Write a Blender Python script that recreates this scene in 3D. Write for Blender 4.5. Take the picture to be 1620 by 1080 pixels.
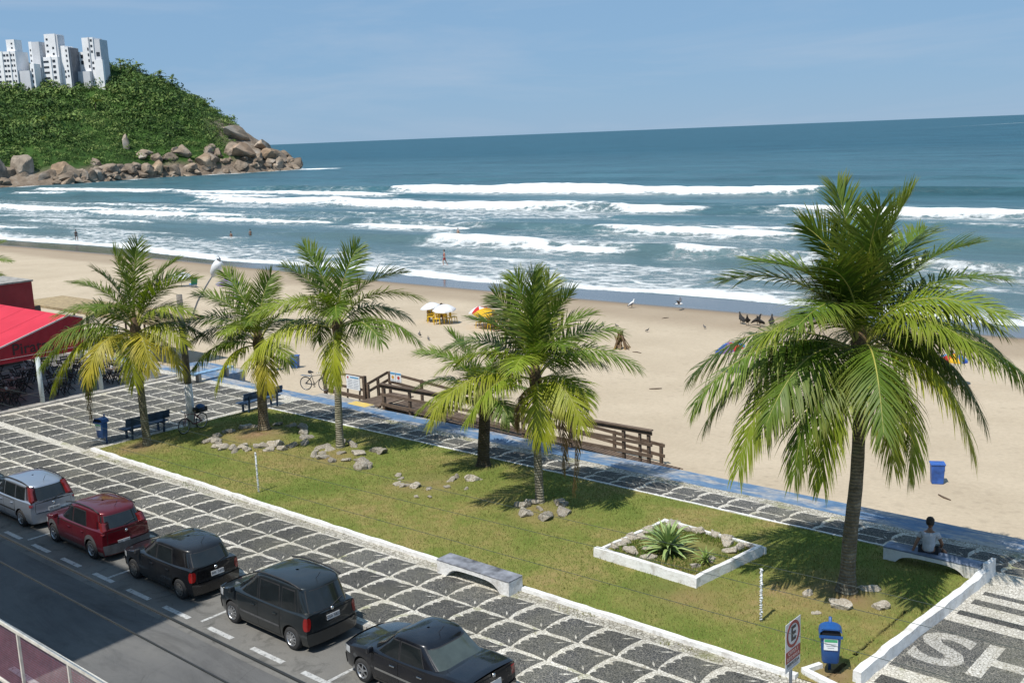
import bpy, math, random
import numpy as np
from mathutils import Vector, Matrix

for _o in list(bpy.data.objects):
    bpy.data.objects.remove(_o)
scene = bpy.context.scene
COL = scene.collection
rad = math.radians
PI = math.pi

# ------------------------------------------------------------------ camera
# X runs along the street (towards the near right), Y towards the sea, metres
cam_data = bpy.data.cameras.new('camera')
cam_data.sensor_width = 36.0
cam_data.lens = 1700.0 / 1620.0 * 36.0
cam_data.clip_start = 0.1
cam_data.clip_end = 60000.0
cam = bpy.data.objects.new('camera', cam_data)
COL.objects.link(cam)
_yaw, _pitch, _roll = rad(41.573), rad(10.8665), rad(2.2906)
_f = Vector((-math.sin(_yaw) * math.cos(_pitch), math.cos(_yaw) * math.cos(_pitch), -math.sin(_pitch)))
_r0 = Vector((math.cos(_yaw), math.sin(_yaw), 0))
_u0 = _r0.cross(_f)
CR = _r0 * math.cos(_roll) - _u0 * math.sin(_roll)
CU = _r0 * math.sin(_roll) + _u0 * math.cos(_roll)
cam.matrix_world = Matrix(((CR.x, CU.x, -_f.x, 0), (CR.y, CU.y, -_f.y, 0), (CR.z, CU.z, -_f.z, 12.3), (0, 0, 0, 1)))
scene.camera = cam

# ------------------------------------------------------------------ light
SUN_EL, SHADOW_AZ = rad(61), rad(94)
world = bpy.data.worlds.new('World')
scene.world = world
world.use_nodes = True
wn, wl = world.node_tree.nodes, world.node_tree.links
wn.clear()
sky = wn.new('ShaderNodeTexSky')
sky.sky_type = 'NISHITA'
sky.sun_disc = False
sky.sun_elevation = SUN_EL
sky.sun_rotation = rad(180)
sky.air_density = 1.0
sky.dust_density = 0.0
sky.ozone_density = 8.0
bg = wn.new('ShaderNodeBackground')
bg.inputs['Strength'].default_value = 0.15
# thin wisps of high cloud, the same all round the sky
tc = wn.new('ShaderNodeTexCoord')
mp = wn.new('ShaderNodeMapping')
mp.inputs['Scale'].default_value = (1.2, 1.2, 9.0)
mp.inputs['Rotation'].default_value = (0.05, -0.03, 0.4)
n1 = wn.new('ShaderNodeTexNoise')
n1.inputs['Scale'].default_value = 2.2
n1.inputs['Detail'].default_value = 7
n1.inputs['Roughness'].default_value = 0.6
n1.inputs['Distortion'].default_value = 0.5
rmp = wn.new('ShaderNodeValToRGB')
rmp.color_ramp.elements[0].position = 0.44
rmp.color_ramp.elements[1].position = 0.80
rmp.color_ramp.elements[1].color = (0.55, 0.55, 0.55, 1)
mx = wn.new('ShaderNodeMixRGB')
mx.inputs['Color2'].default_value = (2.5, 2.95, 3.6, 1)
out = wn.new('ShaderNodeOutputWorld')
wl.new(tc.outputs['Generated'], mp.inputs['Vector'])
wl.new(mp.outputs['Vector'], n1.inputs['Vector'])
wl.new(n1.outputs['Fac'], rmp.inputs['Fac'])
wl.new(rmp.outputs['Color'], mx.inputs['Fac'])
hz_ = wn.new('ShaderNodeMixRGB')          # even summer haze in the whole sky
hz_.inputs['Fac'].default_value = 0.92
hz_.inputs['Color2'].default_value = (1.17, 2.0, 3.06, 1)
wl.new(sky.outputs['Color'], hz_.inputs['Color1'])
wl.new(hz_.outputs['Color'], mx.inputs['Color1'])
wl.new(mx.outputs['Color'], bg.inputs['Color'])
wl.new(bg.outputs['Background'], out.inputs['Surface'])

sun_data = bpy.data.lights.new('sun', 'SUN')
sun_data.energy = 4.1
sun_data.angle = rad(0.5)
sun_data.color = (1.0, 0.955, 0.88)
sun = bpy.data.objects.new('sun', sun_data)
COL.objects.link(sun)
_sd = Vector((math.cos(SHADOW_AZ) * math.cos(SUN_EL), math.sin(SHADOW_AZ) * math.cos(SUN_EL), -math.sin(SUN_EL)))
sun.rotation_euler = _sd.to_track_quat('-Z', 'Y').to_euler()

vs = scene.view_settings
vs.view_transform = 'Standard'
vs.look = 'None'
vs.exposure = 0.38
vs.gamma = 1.0
scene.display_settings.display_device = 'sRGB'
scene.cycles.max_bounces = 6
scene.cycles.diffuse_bounces = 3
scene.cycles.glossy_bounces = 3
scene.cycles.transparent_max_bounces = 8

# ------------------------------------------------------------------ noise in numpy
def _hash(ix, iy, seed):
    n = (ix.astype(np.int64) * 374761393 + iy.astype(np.int64) * 668265263 + seed * 974711) & 0x7fffffff
    n = ((n ^ (n >> 13)) * 1274126177) & 0x7fffffff
    n = (n ^ (n >> 16)) & 0xffff
    return n / 65535.0

def vnoise(x, y, seed=0):
    x = np.asarray(x, float); y = np.asarray(y, float)
    ix, iy = np.floor(x), np.floor(y)
    fx, fy = x - ix, y - iy
    fx = fx * fx * (3 - 2 * fx); fy = fy * fy * (3 - 2 * fy)
    a, b = _hash(ix, iy, seed), _hash(ix + 1, iy, seed)
    c, d = _hash(ix, iy + 1, seed), _hash(ix + 1, iy + 1, seed)
    return (a * (1 - fx) + b * fx) * (1 - fy) + (c * (1 - fx) + d * fx) * fy

def fbm(x, y, seed=0, octv=4):
    s, a, t = 0.0, 1.0, 0.0
    for i in range(octv):
        s = s + a * vnoise(np.asarray(x) * 2 ** i, np.asarray(y) * 2 ** i, seed + i * 17)
        t += a; a *= 0.5
    return s / t

def sstep(a, b, x):
    t = np.clip((np.asarray(x, float) - a) / (b - a), 0, 1)
    return t * t * (3 - 2 * t)

# ------------------------------------------------------------------ mesh collecting
class MB:
    """collects verts and faces; build() links them as one mesh object"""
    def __init__(self):
        self.v, self.f, self.m = [], [], []

    def add(self, verts, faces, mi=0):
        o = len(self.v)
        self.v.extend([tuple(p) for p in verts])
        self.f.extend([tuple(i + o for i in f) for f in faces])
        self.m.extend([mi] * len(faces))
        return self

    def box(self, c, s, rz=0.0, mi=0, rot=None, taper=1.0):
        hx, hy, hz = s[0] / 2, s[1] / 2, s[2] / 2
        R = rot if rot is not None else Matrix.Rotation(rz, 3, 'Z')
        vs_ = []
        for z, k in ((-hz, 1.0), (hz, taper)):
            for x, y in ((-hx, -hy), (hx, -hy), (hx, hy), (-hx, hy)):
                vs_.append(R @ Vector((x * k, y * k, z)) + Vector(c))
        return self.add(vs_, [(3, 2, 1, 0), (4, 5, 6, 7), (0, 1, 5, 4), (1, 2, 6, 5), (2, 3, 7, 6), (3, 0, 4, 7)], mi)

    def bar(self, a, b, w, h, mi=0, up=(0, 0, 1)):
        """a square bar from a to b, h measured along up"""
        a, b = Vector(a), Vector(b)
        d = (b - a).normalized()
        s = d.cross(Vector(up))
        if s.length < 1e-4:
            s = d.cross(Vector((0, 1, 0)))
        s.normalize()
        u = s.cross(d).normalized()
        vs_ = []
        for p in (a, b):
            for x, y in ((-1, -1), (1, -1), (1, 1), (-1, 1)):
                vs_.append(p + s * (x * w / 2) + u * (y * h / 2))
        return self.add(vs_, [(3, 2, 1, 0), (4, 5, 6, 7), (0, 1, 5, 4), (1, 2, 6, 5), (2, 3, 7, 6), (3, 0, 4, 7)], mi)

    def tube(self, pts, r, n=8, mi=0, cap=True, closed=False):
        pts = [Vector(p) for p in pts]
        if not isinstance(r, (list, tuple)):
            r = [r] * len(pts)
        rings = []
        prev = None
        m = len(pts)
        for i, p in enumerate(pts):
            if closed:
                d = pts[(i + 1) % m] - pts[i - 1]
            else:
                d = pts[min(i + 1, m - 1)] - pts[max(i - 1, 0)]
            d.normalize()
            if prev is None:
                a = d.cross(Vector((0, 0, 1)))
                if a.length < 1e-3:
                    a = d.cross(Vector((0, 1, 0)))
            else:
                a = prev - d * prev.dot(d)
            a.normalize()
            prev = a
            b = d.cross(a)
            rings.append([p + (a * math.cos(2 * PI * k / n) + b * math.sin(2 * PI * k / n)) * r[i] for k in range(n)])
        vs_ = [q for ring in rings for q in ring]
        fs = []
        for i in range(m if closed else m - 1):
            j = (i + 1) % m
            for k in range(n):
                l = (k + 1) % n
                fs.append((i * n + k, i * n + l, j * n + l, j * n + k))
        if cap and not closed:
            fs.append(tuple(reversed(range(n))))
            fs.append(tuple((m - 1) * n + k for k in range(n)))
        return self.add(vs_, fs, mi)

    def lathe(self, prof, n=16, c=(0, 0, 0), axis='Z', mi=0):
        """prof: (radius, height) pairs"""
        vs_, fs = [], []
        for rr, h in prof:
            for k in range(n):
                a = 2 * PI * k / n
                x, y = rr * math.cos(a), rr * math.sin(a)
                p = (x, y, h) if axis == 'Z' else ((x, h, y) if axis == 'Y' else (h, x, y))
                vs_.append(Vector(p) + Vector(c))
        for i in range(len(prof) - 1):
            for k in range(n):
                l = (k + 1) % n
                q = (i * n + k, i * n + l, (i + 1) * n + l, (i + 1) * n + k)
                fs.append(q if axis != 'Y' else tuple(reversed(q)))
        return self.add(vs_, fs, mi)

    def grid(self, P, mi=0, flip=False):
        """P: rows x cols x 3"""
        nr, nc = len(P), len(P[0])
        vs_ = [p for row in P for p in row]
        fs = []
        for i in range(nr - 1):
            for j in range(nc - 1):
                q = (i * nc + j, i * nc + j + 1, (i + 1) * nc + j + 1, (i + 1) * nc + j)
                fs.append(tuple(reversed(q)) if flip else q)
        return self.add(vs_, fs, mi)

    def prism(self, poly, z0, z1, mi=0):
        n = len(poly)
        vs_ = [(x, y, z0) for x, y in poly] + [(x, y, z1) for x, y in poly]
        fs = [tuple(range(n, 2 * n))] + [(k, (k + 1) % n, n + (k + 1) % n, n + k) for k in range(n)]
        return self.add(vs_, fs, mi)

    def mesh(self, name, mats, smooth=False):
        me = bpy.data.meshes.new(name)
        me.from_pydata([tuple(p) for p in self.v], [], self.f)
        for m_ in (mats if isinstance(mats, (list, tuple)) else [mats]):
            me.materials.append(m_)
        if any(self.m):
            me.polygons.foreach_set('material_index', self.m)
        if smooth:
            me.polygons.foreach_set('use_smooth', [True] * len(me.polygons))
        me.update()
        return me

    def build(self, name, mats, parent=None, loc=(0, 0, 0), smooth=False, bevel=0.0, rz=0.0, angle=None):
        me = self.mesh(name, mats, smooth)
        o = link(name, me, parent, loc, rz)
        if angle is not None:
            smooth_by_angle(me, angle)
        if bevel:
            b = o.modifiers.new('bevel', 'BEVEL')
            b.width = bevel; b.segments = 2; b.limit_method = 'ANGLE'
        return o

def smooth_by_angle(me, deg):
    me.polygons.foreach_set('use_smooth', [True] * len(me.polygons))
    try:
        me.set_sharp_from_angle(angle=rad(deg))
    except Exception:
        pass

def link(name, data, parent=None, loc=(0, 0, 0), rz=0.0):
    o = bpy.data.objects.new(name, data)
    COL.objects.link(o)
    o.location = loc
    o.rotation_euler = (0, 0, rz)
    if parent is not None:
        o.parent = parent
    return o

def tag(o, label, cat, group=None):
    o['label'] = label
    o['category'] = cat
    if group:
        o['group'] = group
    return o

def thing(name, label, cat, loc=(0, 0, 0), rz=0.0, group=None):
    return tag(link(name, None, None, loc, rz), label, cat, group)

def struct(o):
    o['kind'] = 'structure'
    return o

def stuff(o):
    o['kind'] = 'stuff'
    return o

def copy_tree(o, parent=None, loc=None, rz=None, label=None):
    c = o.copy()
    COL.objects.link(c)
    c.parent = parent
    if loc is not None: c.location = loc
    if rz is not None: c.rotation_euler = (0, 0, rz)
    if label: c['label'] = label
    for ch in o.children:
        copy_tree(ch, c)
    return c

def np_mesh(name, V, F, mats, smooth=False, attrs=None):
    """V: n x 3 array, F: m x k array (all faces the same size)"""
    me = bpy.data.meshes.new(name)
    V = np.asarray(V, np.float32); F = np.asarray(F, np.int32)
    k = F.shape[1]
    me.vertices.add(len(V)); me.loops.add(F.size); me.polygons.add(len(F))
    me.vertices.foreach_set('co', V.ravel())
    me.loops.foreach_set('vertex_index', F.ravel())
    me.polygons.foreach_set('loop_start', np.arange(0, F.size, k, dtype=np.int32))
    me.polygons.foreach_set('loop_total', np.full(len(F), k, np.int32))
    if smooth:
        me.polygons.foreach_set('use_smooth', np.ones(len(F), bool))
    for m_ in (mats if isinstance(mats, (list, tuple)) else [mats]):
        me.materials.append(m_)
    for an, av in (attrs or {}).items():
        av = np.asarray(av, np.float32)
        if av.ndim == 1:
            a = me.attributes.new(an, 'FLOAT', 'POINT'); a.data.foreach_set('value', av)
        else:
            a = me.attributes.new(an, 'FLOAT_COLOR', 'POINT')
            a.data.foreach_set('color', np.concatenate([av, np.ones((len(av), 1), np.float32)], 1).ravel())
    me.update(calc_edges=True)
    me.validate()
    return me

def grid_faces(nr, nc):
    i, j = np.meshgrid(np.arange(nr - 1), np.arange(nc - 1), indexing='ij')
    a = (i * nc + j).ravel()
    return np.stack([a, a + 1, a + nc + 1, a + nc], 1)

# ------------------------------------------------------------------ materials
class NT:
    """short hand for building a material's nodes"""
    def __init__(self, name):
        self.mat = bpy.data.materials.new(name)
        self.mat.use_nodes = True
        self.n, self.l = self.mat.node_tree.nodes, self.mat.node_tree.links
        self.b = self.n['Principled BSDF']
        self.out = self.n['Material Output']
        self._tc = None

    def node(self, t, **kw):
        nd = self.n.new(t)
        for k, v in kw.items():
            if hasattr(nd, k) and k not in ('Scale',):
                setattr(nd, k, v)
            else:
                nd.inputs[k.replace('_', ' ')].default_value = v
        return nd

    def co(self, kind='Object', scale=None, rot=None):
        if self._tc is None:
            self._tc = self.n.new('ShaderNodeTexCoord')
        s = self._tc.outputs[kind]
        if scale is None:
            return s
        m_ = self.n.new('ShaderNodeMapping')
        m_.inputs['Scale'].default_value = scale if isinstance(scale, (tuple, list)) else (scale,) * 3
        if rot: m_.inputs['Rotation'].default_value = rot
        self.l.new(s, m_.inputs['Vector'])
        return m_.outputs['Vector']

    def noise(self, scale, detail=4, rough=0.55, vec=None, dist=0.0, out='Fac'):
        nd = self.n.new('ShaderNodeTexNoise')
        nd.inputs['Scale'].default_value = scale
        nd.inputs['Detail'].default_value = detail
        nd.inputs['Roughness'].default_value = rough
        nd.inputs['Distortion'].default_value = dist
        self.l.new(vec if vec is not None else self.co(), nd.inputs['Vector'])
        return nd.outputs[out]

    def voro(self, scale, feature='F1', out='Distance', vec=None, rnd=1.0):
        nd = self.n.new('ShaderNodeTexVoronoi')
        nd.feature = feature
        nd.inputs['Scale'].default_value = scale
        nd.inputs['Randomness'].default_value = rnd
        self.l.new(vec if vec is not None else self.co(), nd.inputs['Vector'])
        return nd.outputs[out]

    def ramp(self, fac, stops, interp='LINEAR'):
        nd = self.n.new('ShaderNodeValToRGB')
        cr = nd.color_ramp
        cr.interpolation = interp
        while len(cr.elements) < len(stops):
            cr.elements.new(0.5)
        for e, (p, c) in zip(cr.elements, stops):
            e.position = p
            e.color = (c, c, c, 1) if not isinstance(c, (tuple, list)) else (*c[:3], 1)
        self.l.new(fac, nd.inputs['Fac'])
        return nd.outputs['Color']

    def mix(self, fac, a, b, mode='MIX'):
        nd = self.n.new('ShaderNodeMixRGB')
        nd.blend_type = mode
        for s, v in (('Fac', fac), ('Color1', a), ('Color2', b)):
            if isinstance(v, (int, float)):
                nd.inputs[s].default_value = v if s == 'Fac' else (v, v, v, 1)
            elif isinstance(v, (tuple, list)):
                nd.inputs[s].default_value = (*v[:3], 1)
            else:
                self.l.new(v, nd.inputs[s])
        return nd.outputs['Color']

    def math(self, op, a, b=None, c=None, clamp=False):
        nd = self.n.new('ShaderNodeMath')
        nd.operation = op
        nd.use_clamp = clamp
        for i, v in enumerate((a, b, c)):
            if v is None: continue
            if isinstance(v, (int, float)):
                nd.inputs[i].default_value = v
            else:
                self.l.new(v, nd.inputs[i])
        return nd.outputs[0]

    def attr(self, name, out='Fac'):
        nd = self.n.new('ShaderNodeAttribute')
        nd.attribute_name = name
        return nd.outputs[out]

    def objcol(self):
        return self.n.new('ShaderNodeObjectInfo').outputs['Color']

    def objrand(self):
        return self.n.new('ShaderNodeObjectInfo').outputs['Random']

    def sep(self, vec, k):
        nd = self.n.new('ShaderNodeSeparateXYZ')
        self.l.new(vec, nd.inputs[0])
        return nd.outputs[k]

    def set(self, **kw):
        for k, v in kw.items():
            s = self.b.inputs[k.replace('_', ' ')]
            if isinstance(v, (int, float)):
                s.default_value = v
            elif isinstance(v, (tuple, list)):
                s.default_value = (*v[:3], 1)
            else:
                self.l.new(v, s)
        return self

    def bump(self, h, strength=0.3, dist=0.02):
        nd = self.n.new('ShaderNodeBump')
        nd.inputs['Strength'].default_value = strength
        nd.inputs['Distance'].default_value = dist
        self.l.new(h, nd.inputs['Height'])
        self.l.new(nd.outputs['Normal'], self.b.inputs['Normal'])
        return self

def simple(name, col, rough=0.6, metal=0.0, var=0.12, scale=6.0, bump=0.0, coat=0.0, spec=0.5, bd=0.01):
    """a plain coloured surface with wear and slight unevenness"""
    t = NT(name)
    n_ = t.noise(scale, 5, 0.6)
    lo = tuple(max(0, c * (1 - var * 1.6)) for c in col)
    hi = tuple(min(1, c * (1 + var)) for c in col)
    t.set(Base_Color=t.ramp(n_, [(0.3, lo), (0.7, hi)]), Metallic=metal, Coat_Weight=coat, Specular_IOR_Level=spec)
    t.set(Roughness=t.ramp(t.noise(scale * 2.3, 4), [(0.3, max(0.03, rough - 0.08)), (0.7, min(1, rough + 0.1))]))
    if bump:
        t.bump(t.noise(scale * 4, 5, 0.65), bump, bd)
    return t.mat
# ------------------------------------------------------------------ road
t = NT('asphalt')
_n = t.noise(0.35, 6, 0.6); _g = t.noise(90, 3, 0.7)
_c = t.ramp(_n, [(0.25, (0.075, 0.075, 0.077)), (0.55, (0.115, 0.113, 0.110)), (0.8, (0.155, 0.149, 0.138))])
_c = t.mix(0.35, _c, t.ramp(_g, [(0.35, 0.02), (0.7, 0.17)]))
_crk = t.ramp(t.voro(0.42, 'DISTANCE_TO_EDGE', vec=t.mix(0.12, t.co(), t.noise(1.3, 5, out='Color'))), [(0.0, 0.8), (0.004, 1.0)])
_c = t.mix(1.0, _c, _crk, 'MULTIPLY')
_st = t.ramp(t.noise(0.5, 6, 0.75, dist=1.2, vec=t.co('Object', (.35, 1.3, 1))), [(0.45, 1.1), (0.7, 0.66)])
_c = t.mix(1.0, _c, _st, 'MULTIPLY')
t.set(Base_Color=_c, Roughness=0.9, Specular_IOR_Level=0.3).bump(_g, 0.35, 0.01)
M_ASPHALT = t.mat

t = NT('old_parking_asphalt')
_n = t.noise(0.6, 6, 0.6); _g = t.noise(90, 3, 0.7)
_c = t.ramp(_n, [(0.25, (0.10, 0.096, 0.088)), (0.5, (0.155, 0.148, 0.134)), (0.8, (0.205, 0.194, 0.172))])
_c = t.mix(0.3, _c, t.ramp(_g, [(0.35, 0.03), (0.7, 0.24)]))
_st = t.ramp(t.noise(1.7, 5, 0.7, dist=1.2), [(0.52, 1.0), (0.72, 0.55)])
_c = t.mix(1.0, _c, _st, 'MULTIPLY')
t.set(Base_Color=_c, Roughness=0.92, Specular_IOR_Level=0.3).bump(_g, 0.35, 0.01)
M_PARKING = t.mat

def worn_paint(name, col, under, amount=0.5, rough=0.7):
    t = NT(name)
    w = t.ramp(t.noise(9, 6, 0.72), [(amount - 0.06, 0.0), (amount + 0.1, 1.0)])
    c = t.mix(w, col, under)
    c = t.mix(0.25, c, t.ramp(t.noise(2.0, 4), [(0.3, 0.35), (0.7, 1.0)]), 'MULTIPLY')
    t.set(Base_Color=c, Roughness=rough).bump(t.noise(60, 3), 0.15, 0.005)
    return t.mat
M_ROADPAINT = worn_paint('road_marking_paint', (0.46, 0.46, 0.45), (0.13, 0.13, 0.125), 0.56)
M_KERB = simple('weathered_kerb_concrete', (0.30, 0.285, 0.26), 0.9, var=0.3, scale=3, bump=0.3)

def strip(name, x0, x1, y0, y1, z, mat, nx=2, ny=2):
    xs, ys = np.linspace(x0, x1, nx), np.linspace(y0, y1, ny)
    X, Y = np.meshgrid(xs, ys)
    V = np.stack([X.ravel(), Y.ravel(), np.full(X.size, z)], 1)
    return link(name, np_mesh(name, V, grid_faces(ny, nx), mat))

road = struct(strip('road', -220, 140, 2.0, 14.32, 0.0, M_ASPHALT))
parking = struct(strip('parking_lane', -220, 140, 13.62, 16.5, 0.004, M_PARKING))

def piece(name, parent, poly, z0, z1, mat):
    return MB().prism(poly, z0, z1).build(name, mat, parent)

def rect(x0, x1, y0, y1):
    return [(x0, y0), (x1, y0), (x1, y1), (x0, y1)]

for x0, x1 in [(-39.6, -38.5), (-37.4, -36.3), (-35.4, -34.3), (-33.45, -32.35), (-31.5, -30.38), (-29.52, -28.42),
               (-27.58, -26.44), (-25.67, -24.44), (-23.52, -22.48), (-21.63, -20.36), (-19.6, -18.4), (-17.5, -16.4), (-15.6, -14.5)]:
    piece('lane_dash', parking, rect(x0, x1, 14.08, 14.23), 0.004, 0.009, M_ROADPAINT)
for x in (-34.0, -28.85, -24.0, -18.75, -13.4):
    piece('bay_line', parking, [(x - 0.05, 14.24), (x + 0.05, 14.24), (x + 0.05, 16.35), (x - 0.05, 16.35)], 0.004, 0.009, M_ROADPAINT)
for x0, x1 in [(-29.0, -27.6), (-25.6, -24.2), (-22.0, -20.6)]:
    piece('lane_dash', road, rect(x0, x1, 9.85, 10.0), 0.0, 0.005, M_ROADPAINT)

# kerb of the pavement, one stone after another
kerb = struct(link('pavement_kerb', None))
_k = None
rng = random.Random(4)
M_KERBPAINT = worn_paint('old_white_kerb_paint', (0.62, 0.61, 0.58), (0.28, 0.265, 0.245), 0.5)
x = -56.0
i = 0
while x < -2:
    painted = i % 7 == 3
    mb = MB().box((0, 0, 0.065), (0.985, 0.15, 0.13 + rng.uniform(-.004, .006)))
    mb.build('kerb_stone', M_KERBPAINT if painted else M_KERB, kerb, (x + 0.5, 16.575, 0), bevel=0.015)
    x += 1.0; i += 1

# ------------------------------------------------------------------ paving of small stones
def mosaic(name, c0, c1, joint, scale=13.0, dirt=(0.30, 0.26, 0.15), moss=0.0):
    t = NT(name)
    t._world = t.n.new('ShaderNodeNewGeometry').outputs['Position']
    t.co = lambda *a, **k: t._world
    rc = t.voro(scale, 'F1', 'Color')
    ed = t.voro(scale, 'DISTANCE_TO_EDGE')
    sep = t.n.new('ShaderNodeSeparateColor'); t.l.new(rc, sep.inputs[0])
    c = t.ramp(sep.outputs[0], [(0.0, c0), (1.0, c1)])
    jm = t.ramp(ed, [(0.035, 0.0), (0.09, 1.0)])
    c = t.mix(jm, joint, c)
    c = t.mix(t.ramp(t.noise(0.55, 6, 0.65), [(0.42, 0.0), (0.75, 0.55)]), c, t.mix(0.6, c, dirt))
    if moss:
        c = t.mix(t.ramp(t.noise(0.9, 6, 0.7, dist=0.4), [(0.6 - moss * .1, 0.0), (0.7, 0.75)]), c, (0.16, 0.17, 0.045))
    c = t.mix(1.0, c, t.ramp(t.objrand(), [(0.0, 0.72), (1.0, 1.25)]), 'MULTIPLY')
    c = t.mix(1.0, c, t.ramp(t.noise(0.23, 5, .7, dist=.6), [(0.35, 1.08), (0.7, 0.74)]), 'MULTIPLY')
    t.set(Base_Color=c, Roughness=0.85, Specular_IOR_Level=0.35).bump(jm, 0.5, 0.012)
    return t.mat
M_WHITESTONE = mosaic('white_limestone_mosaic', (0.40, 0.38, 0.335), (0.58, 0.555, 0.50), (0.23, 0.21, 0.175), moss=0.3)
M_DARKSTONE = mosaic('black_basalt_mosaic', (0.021, 0.023, 0.024), (0.064, 0.065, 0.066), (0.18, 0.17, 0.148), 15.0, dirt=(0.2, 0.19, 0.13))
M_PALESTONE = mosaic('pale_loose_mosaic', (0.33, 0.31, 0.27), (0.60, 0.57, 0.50), (0.15, 0.135, 0.105), 10.0, moss=0.7)

PZ = 0.13
pavement = struct(link('pavement', np_mesh('pavement', [(-300, 16.64, PZ), (150, 16.64, PZ), (150, 31.86, PZ), (-300, 31.86, PZ)], [(0, 1, 2, 3)], M_WHITESTONE)))
# stony strip beside the lawn kerb, and the plain pale band that leads on from it
piece('stone_strip', pavement, rect(-41.9, -8.9, 20.14, 20.49), PZ - 0.02, PZ + 0.004, M_PALESTONE)
piece('stone_band', pavement, rect(-54.0, -41.9, 19.35, 20.1), PZ - 0.02, PZ + 0.005, mosaic('cream_mosaic', (0.46, 0.43, 0.38), (0.62, 0.59, 0.53), (0.36, 0.33, 0.28)))
piece('stone_strip', pavement, rect(-36, 8, 30.42, 30.8), PZ - 0.02, PZ + 0.004, M_PALESTONE)

# leaf-shaped dark panels: unit cell 0..1, scalloped on one side, with two white slivers
CELL = [(0.965, 0.03), (0.93, 0.20), (0.90, 0.40), (0.905, 0.62), (0.935, 0.80), (0.965, 0.965), (0.80, 0.93), (0.60, 0.905), (0.42, 0.905),
        (0.30, 0.895), (0.21, 0.86), (0.165, 0.79), (0.185, 0.72), (0.255, 0.69), (0.165, 0.665), (0.115, 0.60), (0.125, 0.53), (0.20, 0.50),
        (0.125, 0.465), (0.085, 0.39), (0.095, 0.30), (0.155, 0.27), (0.09, 0.225), (0.075, 0.15), (0.12, 0.09), (0.20, 0.06), (0.40, 0.065), (0.62, 0.08), (0.82, 0.06)]
def cell_mesh(sx, sy, seed):
    r = random.Random(seed)
    mb = MB()
    pts = [(((u - .52) * 1.10 + .01 + r.uniform(-.012, .012)) * sx, ((v - .5) * 1.04 + r.uniform(-.012, .012)) * sy) for u, v in CELL]
    mb.prism(pts, -0.02, 0.006)
    for (ux, vy, ang, L) in ((0.80, 0.20, 2.30, 0.27), (0.74, 0.80, 3.75, 0.32)):
        cx, cy = (ux - .5) * sx, (vy - .5) * sy
        dx, dy = math.cos(ang) * L / 2, math.sin(ang) * L / 2
        nx, ny = -dy * 0.2, dx * 0.2
        mb.prism([(cx - dx, cy - dy), (cx + nx, cy + ny), (cx + dx, cy + dy), (cx - nx, cy - ny)][::-1], 0.003, 0.0095, 1)
    return mb.mesh('paving_panel', [M_DARKSTONE, M_WHITESTONE])
def panel_row(x0, x1, y0, y1, dx, variants):
    n_ = int(round((x1 - x0) / dx))
    for k in range(n_):
        o = link('paving_panel', variants[rng.randrange(len(variants))], pavement, (x0 + (k + 0.5) * dx + rng.uniform(-.02, .02), (y0 + y1) / 2 + rng.uniform(-.015, .015), PZ))
V_sq = [cell_mesh(1.13, 1.14, s) for s in range(5)]
V_sm = [cell_mesh(1.10, 0.60, 10 + s) for s in range(3)]
V_md = [cell_mesh(1.10, 0.74, 20 + s) for s in range(3)]
for r_ in range(3):
    panel_row(-53.65 + 0.06 * r_, -8.45 + 0.06 * r_, 16.72 + 1.14 * r_, 17.86 + 1.14 * r_, 1.13, V_sq)
for r_ in range(9):
    yy = 20.45 + 1.14 * r_
    panel_row(-51.2, -42.16, yy, yy + 1.14, 1.13, V_sq)
panel_row(-41.4, -3.4, 29.10, 29.66, 1.10, V_sm)
panel_row(-41.4, -3.4, 29.68, 30.38, 1.10, V_md)
panel_row(-41.4, -34.8, 30.40, 31.12, 1.10, V_md)

# blue painted edge of the promenade with a yellow patch by the ramp
t = NT('worn_blue_floor_paint')
_w = t.ramp(t.noise(1.0, 7, 0.72, vec=t.co('Object', (0.5, 1.6, 1)), dist=0.4), [(0.46, 0.0), (0.60, 0.85)])
_c = t.mix(_w, t.ramp(t.noise(2.5, 5), [(0.3, (0.060, 0.125, 0.225)), (0.7, (0.115, 0.195, 0.305))]), t.ramp(t.noise(5, 4), [(0.3, (0.30, 0.28, 0.25)), (0.7, (0.46, 0.42, 0.36))]))
t.set(Base_Color=_c, Roughness=0.75).bump(t.noise(40, 4), 0.2, 0.006)
M_BLUEFLOOR = t.mat
M_YELLOWFLOOR = worn_paint('worn_yellow_floor_paint', (0.62, 0.44, 0.09), (0.45, 0.40, 0.30), 0.55)
edge = struct(link('promenade_edge', None))
xs = np.linspace(-60, 12, 73)
inner = 30.80 + 0.05 * np.sin(xs * 0.7) + np.where(xs < -36, 0.35, 0)
mb = MB()
mb.grid([[(x, y, PZ + 0.006) for x, y in zip(xs, inner)], [(x, 31.9, PZ + 0.006) for x in xs], [(x, 31.9, -1.2) for x in xs]])
mb.build('blue_border', M_BLUEFLOOR, edge)
mb = MB().prism([(-38.75, 31.75), (-37.45, 31.70), (-37.45, 32.3), (-38.75, 32.3)], PZ - .02, PZ + 0.012)
mb.build('yellow_patch', M_YELLOWFLOOR, edge)
mb = MB().prism([(-54.2, 31.95), (-49.2, 31.95), (-49.6, 33.6), (-54.2, 33.9)], -1.2, PZ + 0.01)
mb.build('blue_platform', M_BLUEFLOOR, edge)
struct(strip('concrete_apron', -41.5, -37.3, 31.88, 32.5, PZ + 0.002, M_KERB))

# striped pavement with large letters, right of the lawn
word = struct(link('striped_pavement', None))
for x0, x1, y0, y1 in [(-8.36, 6, 27.40, 27.62), (-8.42, 6, 26.70, 27.02), (-8.50, 6, 25.90, 26.17), (-8.80, 6, 22.42, 25.42), (-8.75, 6, 21.45, 21.88), (-9.0, 6, 20.60, 20.95)]:
    piece('dark_stripe', word, rect(x0, x1, y0, y1), PZ - 0.02, PZ + 0.005, M_DARKSTONE)

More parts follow.
